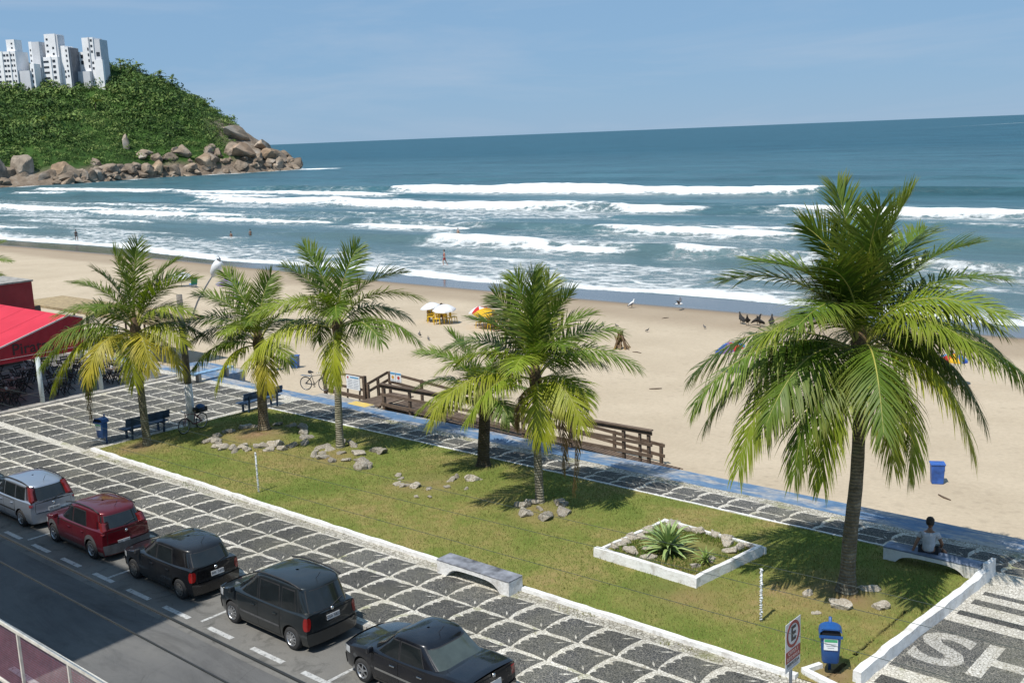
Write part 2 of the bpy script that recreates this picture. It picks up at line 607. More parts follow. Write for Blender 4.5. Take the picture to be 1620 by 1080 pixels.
def text_mesh(body, size, mat, extrude=0.0, offset=0.0, align='CENTER'):
    cu = bpy.data.curves.new('lettering', 'FONT')
    cu.body = body
    cu.size = size
    cu.extrude = extrude
    cu.offset = offset
    cu.align_x = align
    cu.align_y = 'CENTER'
    cu.resolution_u = 4
    o = bpy.data.objects.new('lettering', cu)
    COL.objects.link(o)
    dg = bpy.context.evaluated_depsgraph_get()
    me = bpy.data.meshes.new_from_object(o.evaluated_get(dg))
    bpy.data.objects.remove(o)
    me.materials.clear()
    me.materials.append(mat)
    return me
M_LETTERSTONE = mosaic('white_letter_mosaic', (0.40, 0.39, 0.36), (0.56, 0.54, 0.50), (0.20, 0.185, 0.155), 13.0)
for ch, cx, wid in (('S', -8.10, 1.22), ('H', -6.60, 1.42)):
    me = text_mesh(ch, 2.2, M_LETTERSTONE, 0.004, 0.06)
    xsv = [v.co.x for v in me.vertices]; ysv = [v.co.y for v in me.vertices]
    o = link('letter', me, word, (cx, 23.85, PZ + 0.008))
    sx, sy = wid / (max(xsv) - min(xsv)), 1.72 / (max(ysv) - min(ysv))
    mxx, myy = (max(xsv) + min(xsv)) / 2, (max(ysv) + min(ysv)) / 2
    for v in me.vertices:
        v.co.x = (v.co.x - mxx) * sx; v.co.y = (v.co.y - myy) * sy

# ------------------------------------------------------------------ lawn
t = NT('dry_lawn')
_n1 = t.noise(0.35, 6, 0.6, dist=0.3); _n2 = t.noise(2.6, 6, 0.7); _n3 = t.noise(38, 4, 0.75)
_c = t.ramp(_n1, [(0.32, (0.098, 0.148, 0.026)), (0.46, (0.170, 0.192, 0.046)), (0.57, (0.25, 0.212, 0.075)), (0.73, (0.305, 0.215, 0.105))])
_c = t.mix(t.ramp(_n2, [(0.40, 0.0), (0.64, 0.6)]), _c, (0.115, 0.155, 0.028))
_c = t.mix(0.75, _c, t.ramp(_n3, [(0.30, 0.45), (0.62, 1.35)]), 'MULTIPLY')
_b = t.attr('bare')
_c = t.mix(_b, _c, t.ramp(_n2, [(0.35, (0.17, 0.105, 0.055)), (0.7, (0.30, 0.20, 0.115))]))
t.set(Base_Color=_c, Roughness=0.95, Specular_IOR_Level=0.15).bump(_n3, 0.8, 0.03)
M_LAWN = t.mat
LX0, LX1, LY0, LY1 = -41.72, -8.75, 20.6, 29.03
BARE = [(-11.1, 25.2, 1.3, .8), (-40.4, 22.2, 1.1, .8), (-37.3, 25.6, 1.7, .8), (-32.4, 25.4, 1.3, .5), (-26.8, 25.2, 1.5, .5), (-21.7, 25.4, 1.2, .55), (-26.7, 28.2, .6, .6),
        (-9.6, 21.3, .7, .8), (-16.3, 24.6, .9, .5), (-14.6, 22.9, 1.2, .4)]
def lawn_z(x, y):
    x = np.asarray(x, float); y = np.asarray(y, float)
    z = 0.15 + 0.035 * (fbm(x * .5, y * .5, 3) - .3)
    for cx, cy, rr, hh in ((-37.2, 25.7, 1.9, 0.22), (-26.9, 25.4, 1.7, 0.08), (-21.8, 25.7, 1.0, 0.12), (-32.4, 26.1, 1.5, 0.12), (-11.1, 25.3, 1.0, 0.07)):
        z = z + hh * np.exp(-((x - cx) ** 2 + (y - cy) ** 2) / rr ** 2)
    return z
nx, ny = 260, 70
X, Y = np.meshgrid(np.linspace(LX0, LX1, nx), np.linspace(LY0, LY1, ny))
X = X - (X > -9.4) * (LY1 - Y) * 0.035
_bare = np.zeros(X.shape)
for cx, cy, rr, k in BARE:
    _bare = np.maximum(_bare, k * np.exp(-((X - cx) ** 2 + (Y - cy) ** 2) / rr ** 2 * 1.3))
_bare = np.clip(_bare * (0.5 + fbm(X * 2, Y * 2, 8)), 0, 1)
lawn = struct(link('lawn', np_mesh('lawn', np.stack([X.ravel(), Y.ravel(), lawn_z(X, Y).ravel()], 1), grid_faces(ny, nx), M_LAWN, True, {'bare': _bare.ravel()})))

# grass blades: nobody could count them
t = NT('grass_blade')
_c = t.attr('tint', 'Color')
t.set(Base_Color=_c, Roughness=0.8, Specular_IOR_Level=0.2)
M_BLADE = t.mat
rs = np.random.RandomState(5)
def blades(n, x0, x1, y0, y1, zf, hlo, hhi, wdt, cols, keep=None):
    x = rs.uniform(x0, x1, n); y = rs.uniform(y0, y1, n)
    if keep is not None:
        k = keep(x, y); x, y = x[k], y[k]; n = len(x)
    z = zf(x, y)
    h = rs.uniform(hlo, hhi, n); a = rs.uniform(0, 2 * PI, n); w = wdt * rs.uniform(.7, 1.3, n)
    lx, ly = rs.normal(0, .4, n) * h, rs.normal(0, .4, n) * h
    V = np.empty((n, 3, 3))
    V[:, 0] = np.stack([x - np.cos(a) * w, y - np.sin(a) * w, z - .01], 1)
    V[:, 1] = np.stack([x + np.cos(a) * w, y + np.sin(a) * w, z - .01], 1)
    V[:, 2] = np.stack([x + lx, y + ly, z + h], 1)
    k = np.clip(fbm(x * .35, y * .35, 3) * 1.5 - .25 + rs.normal(0, .16, n), 0, 1)[:, None]
    c = np.asarray(cols[0]) * (1 - k) + np.asarray(cols[1]) * k
    c = c * rs.uniform(.65, 1.3, (n, 1))
    return V.reshape(-1, 3), np.repeat(c, 3, 0)
def _keep(x, y):
    d = np.ones(len(x), bool)
    for cx, cy, rr, k in BARE:
        d &= ~((np.hypot(x - cx, y - cy) < rr * .75) & (rs.uniform(0, 1, len(x)) < k))
    d &= ~((x > -17.9) & (x < -14.3) & (y > 23.5) & (y < 27.0))
    d &= x < (-8.85 - (29 - y) * .035)
    return d
V1, C1 = blades(90000, LX0 + .05, LX1, LY0 + .03, LY1 - .03, lawn_z, .03, .075, .010, ((.102, .152, .025), (.30, .25, .09)), _keep)
# tufts that creep over the kerb and the paving joints
V2, C2 = blades(5000, -41.8, -9.0, 20.12, 20.6, lambda x, y: np.full(len(x), PZ), .02, .07, .010, ((.10, .14, .02), (.22, .20, .05)), lambda x, y: fbm(x * .8, y * 2, 21) > .56)
V3, C3 = blades(6000, -36, 2, 30.38, 30.85, lambda x, y: np.full(len(x), PZ), .015, .05, .010, ((.16, .17, .04), (.26, .22, .06)), lambda x, y: fbm(x * .5, y * 2, 31) > .55)
V = np.concatenate([V1, V2, V3]); C = np.concatenate([C1, C2, C3])
g = stuff(link('grass', np_mesh('grass', V, np.arange(len(V)).reshape(-1, 3), M_BLADE, False, {'tint': C})))
tag(g, 'short dry green and straw coloured grass of the lawn', 'grass')

# kerbs of the lawn
t = NT('lime_washed_wall')
_n = t.noise(3.5, 7, 0.7); _f = t.noise(14, 5, 0.7)
_c = t.ramp(_n, [(0.25, (0.55, 0.54, 0.52)), (0.5, (0.74, 0.74, 0.73)), (0.8, (0.80, 0.80, 0.79))])
_c = t.mix(t.ramp(t.noise(1.7, 6, 0.75, dist=.5), [(0.50, 0.0), (0.68, 0.6)]), _c, (0.34, 0.30, 0.25))
t.set(Base_Color=_c, Roughness=0.85).bump(_f, 0.7, 0.03)
M_LIME = t.mat
lk = struct(link('lawn_kerb', None))
def kerb_run(name, pts, w, z0, z1, wob=0.012, seed=1):
    r = random.Random(seed)
    mb = MB()
    P = []
    for (xa, ya, xb, yb) in pts:
        L = math.hypot(xb - xa, yb - ya); n_ = max(2, int(L / 0.35))
        dx, dy = (xb - xa) / L, (yb - ya) / L
        rows = [[], [], [], []]
        for k in range(n_ + 1):
            x, y = xa + (xb - xa) * k / n_, ya + (yb - ya) * k / n_
            o1, o2, hz = r.uniform(-wob, wob), r.uniform(-wob, wob), r.uniform(-wob, wob)
            rows[0].append((x - dy * (-w / 2 + o1) * -1 * -1, y + dx * (-w / 2 + o1), z0))
            rows[1].append((x - dy * (-w / 2 + o1 + .012), y + dx * (-w / 2 + o1 + .012), z1 + hz))
            rows[2].append((x - dy * (w / 2 + o2 - .012), y + dx * (w / 2 + o2 - .012), z1 + hz + r.uniform(-.004, .004)))
            rows[3].append((x - dy * (w / 2 + o2), y + dx * (w / 2 + o2), z0))
        mb.grid(rows)
        for e in (0, n_):
            q = [rows[i][e] for i in range(4)]
            mb.add(q, [(0, 1, 2, 3) if e == 0 else (3, 2, 1, 0)])
    return mb.build(name, M_LIME, lk, angle=35)
kerb_run('kerb_length', [(-41.75, 20.58, -20.95, 20.56)], 0.17, 0.0, 0.24, seed=1, wob=.02)
kerb_run('kerb_length', [(-18.2, 20.56, -10.15, 20.58)], 0.17, 0.0, 0.24, seed=2)
kerb_run('kerb_length', [(-41.6, 29.07, -11.4, 29.05)], 0.09, 0.0, 0.185, 0.008, seed=3)
kerb_run('end_wall', [(-9.02, 21.15, -8.60, 28.35)], 0.22, 0.0, 0.43, 0.02, seed=4)
kerb_run('wall_stub', [(-8.60, 28.34, -8.54, 28.85)], 0.14, 0.0, 0.60, 0.015, seed=5)
kerb_run('kerb_corner', [(-10.12, 20.86, -9.2, 20.62)], 0.16, 0.0, 0.27, seed=6)
kerb_run('kerb_corner', [(-10.14, 20.84, -9.95, 21.35)], 0.14, 0.0, 0.27, seed=7)
# ------------------------------------------------------------------ beach
SEA_Z = -2.2
def sand_z(x, y):
    x = np.asarray(x, float); y = np.asarray(y, float)
    z = np.interp(y, [31, 40, 55, 66, 74, 82, 95], [-0.55, -0.75, -1.05, -1.45, -1.95, -2.35, -3.0])
    return z + 0.05 * (fbm(x * .12, y * .2, 51) - .5) * sstep(82, 70, y) + 0.035 * (fbm(x * 1.3, y * 1.3, 52, 3) - .5) * sstep(68, 60, y)
def wet_y(x):
    return 71.9 + 3.0 * (fbm(np.asarray(x) * .02, np.asarray(x) * 0, 55, 3) - .5) + sstep(-60, -150, x) * 4.0
t = NT('beach_sand')
_w = t.attr('wet')
_n = t.noise(0.22, 6, 0.6); _n2 = t.noise(6, 5, 0.7); _n3 = t.noise(55, 3, 0.7)
_c = t.ramp(_n, [(0.3, (0.42, 0.345, 0.250)), (0.7, (0.495, 0.412, 0.305))])
_c = t.mix(0.4, _c, t.ramp(_n2, [(0.3, 0.72), (0.65, 1.08)]), 'MULTIPLY')
_c = t.mix(0.3, _c, t.ramp(_n3, [(0.3, 0.7), (0.65, 1.1)]), 'MULTIPLY')
_ft = t.ramp(t.voro(2.1, 'SMOOTH_F1'), [(0.05, 0.76), (0.32, 1.03)])  # footprint hollows: their shade painted as darker dimples
_c = t.mix(t.ramp(t.noise(0.10, 5, .6, dist=.6), [(0.40, 0.10), (0.65, 0.75)]), _c, t.mix(1.0, _c, _ft, 'MULTIPLY'))
_c = t.mix(t.attr('damp'), _c, (0.235, 0.175, 0.118))
_c = t.mix(_w, _c, (0.11, 0.095, 0.08))
t.set(Base_Color=_c, Roughness=t.mix(_w, (0.95, 0.95, 0.95), (0.13, 0.13, 0.13)), Specular_IOR_Level=t.math('MULTIPLY_ADD', _w, 0.5, 0.2))
t.bump(t.mix(_w, t.mix(0.5, _n2, _n3), (0.5, 0.5, 0.5)), 0.55, 0.05)
M_SAND = t.mat
xs = np.concatenate([[-900, -700, -500, -400, -330], np.arange(-280, 60, 1.0), [80, 150, 400]])
ys = np.concatenate([np.arange(31.6, 62, 0.7), np.arange(62, 96, 0.5)])
X, Y = np.meshgrid(xs, ys)
_wy = wet_y(X)
_wet = sstep(-.8, 0.9, Y - _wy)
_damp = sstep(-10.5, -6.0, Y - _wy + 2.5 * (fbm(X * .05, Y * .1, 57) - .5)) * .55 + sstep(-3.0, -.2, Y - _wy) * .35
beach = struct(link('beach', np_mesh('beach', np.stack([X.ravel(), Y.ravel(), sand_z(X, Y).ravel()], 1), grid_faces(len(ys), len(xs)), M_SAND, True, {'wet': _wet.ravel(), 'damp': _damp.ravel()})))
# land under and behind everything on this side of the beach
M_DIRT = simple('bare_soil', (0.2, 0.17, 0.13), 0.95, bump=0.3)
struct(strip('ground', -4000, 4000, -4000, 34.0, -1.3, M_DIRT))

# ------------------------------------------------------------------ sea
xs = np.concatenate([[-40000, -9000, -3000, -1500, -1000, -800], np.arange(-640, 100, 1.6), [140, 260, 600, 1500, 4000, 12000, 40000]])
ys = np.concatenate([np.arange(76.0, 135, 0.45), np.arange(135, 235, 0.7), np.arange(235, 420, 4.0), [450, 500, 600, 800, 1200, 2000, 4000, 9000, 20000, 40000]])
X, Y = np.meshgrid(xs, ys)
nearm = sstep(-640, -560, X) * sstep(100, 60, X)
Z = np.full(X.shape, SEA_Z)
foam = np.zeros(X.shape)
def breaker(y0, H, segs, wob, seed, wf=1.6, wb=6.0, run=9.0, ext=None, skew=0.0):
    """segs: (x0, x1, strength) stretches where the crest has broken; ext: where the swell stands at all"""
    global Z, foam
    yc = y0 + skew * (X + 150) + wob * (fbm(X * .016, X * 0 + seed, seed, 3) - .5) * 2 + 2.6 * (fbm(X * .09, X * 0, seed + 5, 3) - .5)
    d = Y - yc
    e = np.ones(X.shape)
    if ext: e = sstep(ext[0] - 25, ext[0] + 15, X) * sstep(ext[1] + 25, ext[1] - 15, X)
    amp = H * e * (0.55 + 0.8 * fbm(X * .03, X * 0, seed + 9, 3))
    s = np.zeros(X.shape); run_k = np.zeros(X.shape)
    for x0, x1, k in segs:
        w_ = min(26.0, (x1 - x0) * .38)
        m_ = sstep(x0 - 3, x0 + 3, X) * sstep(x1 + 3, x1 - 3, X)
        s = np.maximum(s, k * m_)
        run_k = np.maximum(run_k, m_ * sstep(x0 - 2, x0 + w_, X) * sstep(x1 + 2, x1 - w_, X))   # white water widens away from the ends
    s = s * nearm
    prof = np.where(d < 0, np.exp(-(d / wf) ** 2), np.exp(-(d / wb) ** 2))
    Z = Z + amp * prof * nearm
    # rolling white water in front of the crest, lumpy
    rr = run * (0.10 + (0.9 * run_k) * (0.15 + 1.35 * fbm(X * .05, X * 0 + 3.3, seed + 3, 4)))
    top = -0.3 + 2.3 * fbm(X * .35, X * 0, seed + 12, 4)
    fr = s * sstep(-rr - 1.6, -rr + 1.8, d) * sstep(top + .8, top - .5, d)
    foam = np.maximum(foam, fr * (0.98 - 0.42 * sstep(-.5, -rr, d)) * (.86 + .3 * fbm(X * .25, Y * .5, seed + 31, 3)))
    Z = Z + fr * 0.35 * (0.2 + fbm(X * .6, Y * .6, seed + 21, 3)) * sstep(-rr, -rr + 2, d)
    # lace left behind it and ahead of it
    tr = s * sstep(40, 2, d) * sstep(-1, 2, d) * (.55 + .7 * fbm(X * .04, Y * .12, seed + 33, 3))
    foam = np.maximum(foam, 0.50 * tr)
    tr2 = s * sstep(-rr - 14, -rr + 1, d) * sstep(1, -2, d) * (.55 + .7 * fbm(X * .04, Y * .12, seed + 35, 3))
    foam = np.maximum(foam, 0.52 * tr2)
breaker(210.5, 1.7, [(-232, -98, 1.0)], 2.6, 101, 1.7, 7, 6.5, (-300, -40))
breaker(190, .6, [(-445, -330, 1.0), (-330, -205, .85)], 5, 107, 1.5, 6, 6.0, (-470, -190), skew=-0.055)
breaker(181, .4, [(-300, -240, .9), (-420, -380, .8)], 4, 109, 1.4, 6, 3.5, (-440, -220), skew=-0.03)
breaker(166, 1.3, [(-262, -188, 1.0)], 1.6, 113, 1.5, 6, 4.6, (-300, -196))
breaker(162, 1.3, [(-203, -122, 1.0), (-119, -97, .85)], 1.6, 114, 1.5, 6, 4.6, (-196, -95))
breaker(165, 1.0, [(-88, -40, 1.0)], 1.6, 116, 1.5, 6, 3.6, (-95, 20))
breaker(131, .9, [(-320, -238, 1.0)], 1.6, 126, 1.3, 5, 3.0, (-360, -244))
breaker(127.5, 1.0, [(-250, -180, 1.0), (-96, -61, 1.0), (-53, -49, .8)], 1.4, 127, 1.3, 5, 3.2, (-244, 20))
breaker(124.5, .2, [(-196, -150, .9), (-148, -116, .95)], 1.4, 128, 1.3, 5, 2.6, (-205, -100))
breaker(140, .4, [(-400, -300, .9), (-250, -215, .7), (-175, -140, .5)], 3, 131, 1.3, 5, 3.0, (-440, -120))
breaker(136, .3, [(-85, -60, .7)], 3, 132, 1.3, 5, 2.0, (-110, -50))
breaker(106.5, .9, [(-111, -85, 1.0), (-70, -60, .9), (-28, 0, .7)], 1.2, 137, 1.2, 4, 2.6, (-135, 20))
breaker(104.5, .3, [(-92, -72, 1.0)], 1.2, 138, 1.2, 4, 2.4, (-100, -60))
breaker(112, .4, [(-110, -95, .8), (-215, -190, .7)], 1.6, 139, 1.2, 4, 1.6, (-235, -70))
breaker(97, .3, [(-330, -205, .8), (-150, -140, .5)], 2, 141, 1.1, 4, 2.4, (-360, -120))
breaker(150, .3, [(-60, -15, .55), (-290, -265, .6)], 3, 151, 1.3, 5, 3)
breaker(178, .3, [(-150, -128, .6), (-200, -185, .6)], 3, 153, 1.3, 5, 3)
breaker(268, .8, [], 5, 157, 3, 10, 9, (-420, 60))
breaker(310, .6, [], 6, 161, 3, 12, 9, (-360, 60))
# swash running up the sand, its tongues
sw = 80.6 + 2.6 * (fbm(X * .03, X * 0, 171, 3) - .5) * 2 + 1.1 * np.sin(X * .11) + sstep(-120, -180, X) * 3.2
d = Y - sw
tongue = 1.6 + 4.0 * fbm(X * .12, X * 0, 173, 4)
foam = np.maximum(foam, sstep(-.35, .25, d) * sstep(tongue + 1.5, tongue - 1.5, d) * .97)
foam = np.maximum(foam, .55 * sstep(0, 1, d) * sstep(13, 3, d))
foam = np.maximum(foam, .50 * sstep(0, 1, d) * sstep(28, 8, d) * sstep(.40, .62, fbm(X * .03, Y * .09, 175)))
# surf zone residue in streaks along the waves
res = sstep(.50, .72, fbm(X * .022, Y * .10, 181)) * sstep(225, 150, Y) * .52
foam = np.maximum(foam, res * nearm)
# chop and swell further out
chop = 0.16 * (fbm(X * .16, Y * .35, 191, 4) - .5) * 2
Z = Z + chop * nearm * sstep(83, 95, Y)
lift = sstep(-1.5, 6, d)
Z = np.where(Y < 90, np.minimum(Z, SEA_Z + .05 + .3 * lift) * lift + (1 - lift) * np.maximum(sand_z(X, Y) + 0.03 * sstep(-.4, 0.1, d) - 0.40 * sstep(-.2, -1.4, d), -9), Z)
# white water against the headland rocks
def shore_x(y):
    return np.interp(y, [100, 218, 252, 302, 350, 386, 400, 418, 440], [-478, -502, -493, -507, -494, -499, -517, -545, -600])
dx = X - shore_x(Y)
rk = sstep(-3, 0, dx) * sstep(7, 1.5, dx) * sstep(.42, .6, fbm(X * .05, Y * .07, 195, 3)) * sstep(200, 225, Y)
foam = np.maximum(foam, rk * .95)
foam = np.maximum(foam, .9 * sstep(18, 4, np.hypot((X + 492) / 2.2, Y - 389)) * sstep(.4, .6, fbm(X * .05, Y * .1, 196, 3)))
rk2 = sstep(-445, -475, X) * sstep(.52, .68, fbm(X * .03, Y * .08, 197)) * sstep(330, 250, Y) * .5
foam = np.maximum(foam, rk2)

t = NT('sea_water')
_f = t.attr('foam')
_fn = t.noise(0.75, 8, 0.78, vec=t.co('Object', (0.5, 1.0, 1.0)), dist=0.8)
_lace = t.ramp(t.voro(0.45, 'DISTANCE_TO_EDGE', vec=t.mix(0.22, t.co('Object', (0.6, 1.0, 1.0)), t.noise(0.35, 4, out='Color'), 'ADD')), [(0.0, 0.30), (0.16, 0.0)])
_ff = t.math('ADD', _f, t.math('MULTIPLY', t.math('SUBTRACT', _fn, 0.5), 1.35))
_ff = t.math('ADD', _ff, t.math('MULTIPLY', t.math('SUBTRACT', t.noise(2.6, 5, 0.7), 0.5), 0.45))
_ff = t.math('ADD', _ff, t.math('MULTIPLY', _lace, t.math('MULTIPLY', _f, 1.2)))
_fm = t.ramp(_ff, [(0.50, 0.0), (0.60, 0.5), (0.80, 1.0)])
_thin = t.ramp(_ff, [(0.30, 0.0), (0.56, 0.55)])
_far = t.math('MULTIPLY', t.sep(t.co(), 1), 0.0016, clamp=True)
_deep = t.mix(_far, (0.047, 0.118, 0.138), (0.022, 0.082, 0.120))
_pat = t.ramp(t.noise(0.02, 5, 0.6, vec=t.co('Object', (0.35, 1.4, 1.0))), [(0.35, (0.8, 0.85, 0.85)), (0.7, (1.25, 1.2, 1.15))])
_deep = t.mix(1.0, _deep, _pat, 'MULTIPLY')
_deep = t.mix(1.0, _deep, t.ramp(t.noise(0.16, 6, 0.72, vec=t.co('Object', (0.3, 1.2, 1.0)), dist=0.5), [(0.3, 0.66), (0.5, 1.0), (0.72, 1.45)]), 'MULTIPLY')
_silt = t.ramp(t.sep(t.co(), 1), [(0.0, 1.0), (1.0, 0.0)])
_mr = t.n.new('ShaderNodeMapRange'); t.l.new(t.sep(t.co(), 1), _mr.inputs[0])
_mr.inputs[1].default_value = 78; _mr.inputs[2].default_value = 190; _mr.inputs[3].default_value = 0.8; _mr.inputs[4].default_value = 0.0
_deep = t.mix(_mr.outputs[0], _deep, (0.095, 0.142, 0.148))
_c = t.mix(_thin, _deep, (0.27, 0.34, 0.36))
_c = t.mix(_fm, _c, (0.80, 0.82, 0.82))
t.set(Base_Color=_c, Roughness=t.mix(_fm, t.mix(_far, (0.22, 0.22, 0.22), (0.42, 0.42, 0.42)), (0.9, 0.9, 0.9)), IOR=1.33, Specular_IOR_Level=t.math('MULTIPLY_ADD', _far, -0.22, 0.40))
_h1 = t.noise(0.9, 6, 0.68, vec=t.co('Object', (0.45, 1.0, 1.0)))
_h2 = t.noise(0.10, 4, 0.6, vec=t.co('Object', (0.4, 1.0, 1.0)))
_hh = t.math('ADD', t.math('MULTIPLY', _h1, 0.75), t.math('MULTIPLY', _h2, 2.2))
_hh = t.math('ADD', _hh, t.math('MULTIPLY', _fm, t.math('MULTIPLY', t.noise(1.8, 5, 0.75), 0.8)))
t.bump(_hh, 0.75, 0.8)
M_SEA = t.mat
sea = struct(link('sea', np_mesh('sea', np.stack([X.ravel(), Y.ravel(), Z.ravel()], 1), grid_faces(len(ys), len(xs)), M_SEA, True, {'foam': foam.ravel()})))

# ------------------------------------------------------------------ headland
def crest_h(y):
    return np.interp(y, [60, 160, 220, 277, 295, 313, 326, 338, 352, 373, 384, 395, 406, 417, 440], [26, 46, 53, 58, 59.5, 60.5, 60, 58, 51, 36.5, 25, 15.5, 7, -1, -14])
def crest_x(y):
    return -621 + (np.asarray(y, float) - 277) * .6
def hill_z(x, y):
    x = np.asarray(x, float); y = np.asarray(y, float)
    sx_ = shore_x(y) + 6 * (fbm(x * 0 + 1, y * .05, 61) - .5)
    w_ = np.maximum(sx_ - crest_x(y), 14)
    tt = (sx_ - x) / w_
    p = np.where(tt < 0, tt * 1.2, np.where(tt < 1, np.clip(tt, 0, 1) ** 0.80, 1 - 0.12 * (tt - 1)))
    z = SEA_Z - 1 + np.maximum(crest_h(y) + 3.5, 0) * np.clip(p, -.3, 1.1) - sstep(412, 425, y) * 4
    z = z + np.where(tt > 0, 5.0 * (fbm(x * .03, y * .03, 63) - .5) * np.clip(tt * 3, 0, 1), 0)
    return z
t = NT('headland_earth')
_z = t.sep(t.co(), 2)
_g = t.ramp(t.noise(0.06, 6, 0.65), [(0.3, (0.020, 0.050, 0.010)), (0.7, (0.050, 0.105, 0.020))])
_r = t.ramp(t.noise(0.12, 6, 0.7), [(0.3, (0.085, 0.062, 0.046)), (0.55, (0.21, 0.165, 0.125)), (0.75, (0.33, 0.305, 0.27))])
_mr = t.n.new('ShaderNodeMapRange')
t.l.new(t.math('ADD', _z, t.math('MULTIPLY', t.noise(0.07, 4), 9.0)), _mr.inputs[0])
_mr.inputs[1].default_value = 8.0; _mr.inputs[2].default_value = 11.0
t.set(Base_Color=t.mix(t.attr('bare'), t.mix(_mr.outputs[0], _r, _g), _r), Roughness=0.95, Specular_IOR_Level=0.2).bump(t.noise(0.35, 6, 0.7), 0.8, 1.2)
M_HEAD = t.mat
xs = np.arange(-780, -455, 2.5); ys = np.arange(60, 450, 2.5)
X, Y = np.meshgrid(xs, ys)
HZ_ = hill_z(X, Y)
_bare = sstep(340, 362, Y) * sstep(30, 20, HZ_ + 9 * (fbm(X * .06, Y * .06, 67) - .5))
HZ_ = HZ_ + _bare * 3.5 * (np.abs(fbm(X * .09, Y * .05, 68) - .5) * 2 - .3) * sstep(0, 6, HZ_)
struct(link('headland', np_mesh('headland', np.stack([X.ravel(), Y.ravel(), HZ_.ravel()], 1), grid_faces(len(ys), len(xs)), M_HEAD, False, {'bare': _bare.ravel()})))

# the wood on it: one mass of leaf clumps
t = NT('forest_leaves')
_c = t.attr('tint', 'Color')
t.set(Base_Color=_c, Roughness=0.75, Specular_IOR_Level=0.25)
M_FOREST = t.mat
rs = np.random.RandomState(11)
n_ = 14000
cx = rs.uniform(-690, -490, n_); cy = rs.uniform(170, 425, n_)
hz = hill_z(cx, cy)
tt = (shore_x(cy) - cx) / np.maximum(shore_x(cy) - crest_x(cy), 14)
edge_ = 5.5 + 7 * (fbm(cy * .06, cx * 0, 71, 3) - .5) + 17 * sstep(340, 366, cy)
keep = (hz > edge_) & (tt < 1.35) & (tt > 0.02) & (rs.uniform(0, 1, n_) < .9)
cx, cy, hz = cx[keep], cy[keep], hz[keep]
NQ = 30
n_ = len(cx)
big = fbm(cx * .05, cy * .05, 73)
R = rs.uniform(1.0, 3.3, n_) ** 1.1 * (0.5 + 1.0 * big) * (0.55 + .45 * sstep(8, 26, hz)) * (1 - .5 * sstep(325, 362, cy)) * np.where(rs.uniform(0, 1, n_) < .10, 1.8, 1.0)
u = rs.normal(0, 1, (n_, NQ, 3)); u /= np.linalg.norm(u, axis=2, keepdims=True)
u[:, :, 2] = np.abs(u[:, :, 2]) * .9 - .15
rad_ = rs.uniform(.72, 1.12, (n_, NQ, 1))
ctr = np.stack([cx, cy, hz + R * .45], 1)[:, None, :] + u * rad_ * R[:, None, None] * np.array([1.1, 1.1, .85])
a = rs.normal(0, 1, (n_, NQ, 3)) + u * .0
a -= u * (a * u).sum(2, keepdims=True) * .75
a /= np.linalg.norm(a, axis=2, keepdims=True)
b = np.cross(a, u + rs.normal(0, .35, (n_, NQ, 3))); b /= np.linalg.norm(b, axis=2, keepdims=True)
s = rs.uniform(.28, .62, (n_, NQ, 1)) * (R[:, None, None] / 2.2) ** .75
V = np.stack([ctr - a * s - b * s * .5, ctr + b * s * .55 - a * s * .1, ctr + a * s + b * s * .1, ctr - b * s * .45 + a * s * .2], 2).reshape(-1, 3)
tone = np.clip(rs.uniform(0, 1, n_) ** 1.3 * .75 + .5 * (fbm(cx * .07, cy * .07, 75) - .2), 0, 1)
c0, c1, c2 = np.array([.020, .044, .013]), np.array([.075, .140, .028]), np.array([.185, .24, .068])
col = np.where(tone[:, None] < .5, c0 + (c1 - c0) * tone[:, None] * 2, c1 + (c2 - c1) * (tone[:, None] * 2 - 1))
C = np.repeat(col, NQ, 0) * rs.uniform(.7, 1.3, (n_ * NQ, 1))
C = np.repeat(C, 4, 0)
fo = stuff(link('hillside_wood', np_mesh('hillside_wood', V, np.arange(len(V)).reshape(-1, 4), M_FOREST, False, {'tint': C})))
tag(fo, 'dense green wood covering the headland above the sea', 'wood')

# boulders at the foot of the headland
t = NT('granite')
_n = t.noise(0.45, 7, 0.7); _n2 = t.noise(2.5, 6, 0.7)
_c = t.ramp(_n, [(0.3, (0.12, 0.09, 0.066)), (0.5, (0.30, 0.245, 0.19)), (0.7, (0.46, 0.42, 0.37))])
_c = t.mix(0.5, _c, t.ramp(_n2, [(0.3, 0.45), (0.7, 1.2)]), 'MULTIPLY')
_c = t.mix(1.0, _c, t.objcol(), 'MULTIPLY')
t.set(Base_Color=_c, Roughness=0.9).bump(_n2, 0.8, 0.4)
M_GRANITE = t.mat

def rock_mesh(name, seed, mat, sub=3, rough=.35, sq=0.75, cuts=7, dr=(.50, .86), ang=18):
    """a broken stone: an icosphere with flat cuts and noise"""
    import bmesh
    bm = bmesh.new()
    bmesh.ops.create_icosphere(bm, subdivisions=sub, radius=1.0)
    r = np.random.RandomState(seed)
    co = np.array([v.co[:] for v in bm.verts])
    for _ in range(cuts):
        n = r.normal(0, 1, 3); n /= np.linalg.norm(n)
        dd = r.uniform(*dr)
        k = co @ n
        over = np.maximum(k - dd, 0)
        co -= np.outer(over * .92, n)
    off = r.uniform(0, 50, 3)
    nn = fbm(co[:, 0] * 1.7 + off[0] + co[:, 2], co[:, 1] * 1.7 + off[1] - co[:, 2] * .7, seed, 4) - .5
    co *= (1 + rough * nn)[:, None]
    co[:, 2] *= sq
    for v, p in zip(bm.verts, co):
        v.co = p
    me = bpy.data.meshes.new(name)
    bm.to_mesh(me); bm.free()
    me.materials.append(mat)
    smooth_by_angle(me, ang)
    return me
ROCKS = [rock_mesh('boulder', 200 + k, M_GRANITE, 3, .45, .9, 26, (.40, .80), 6) for k in range(10)]
rr = random.Random(17)
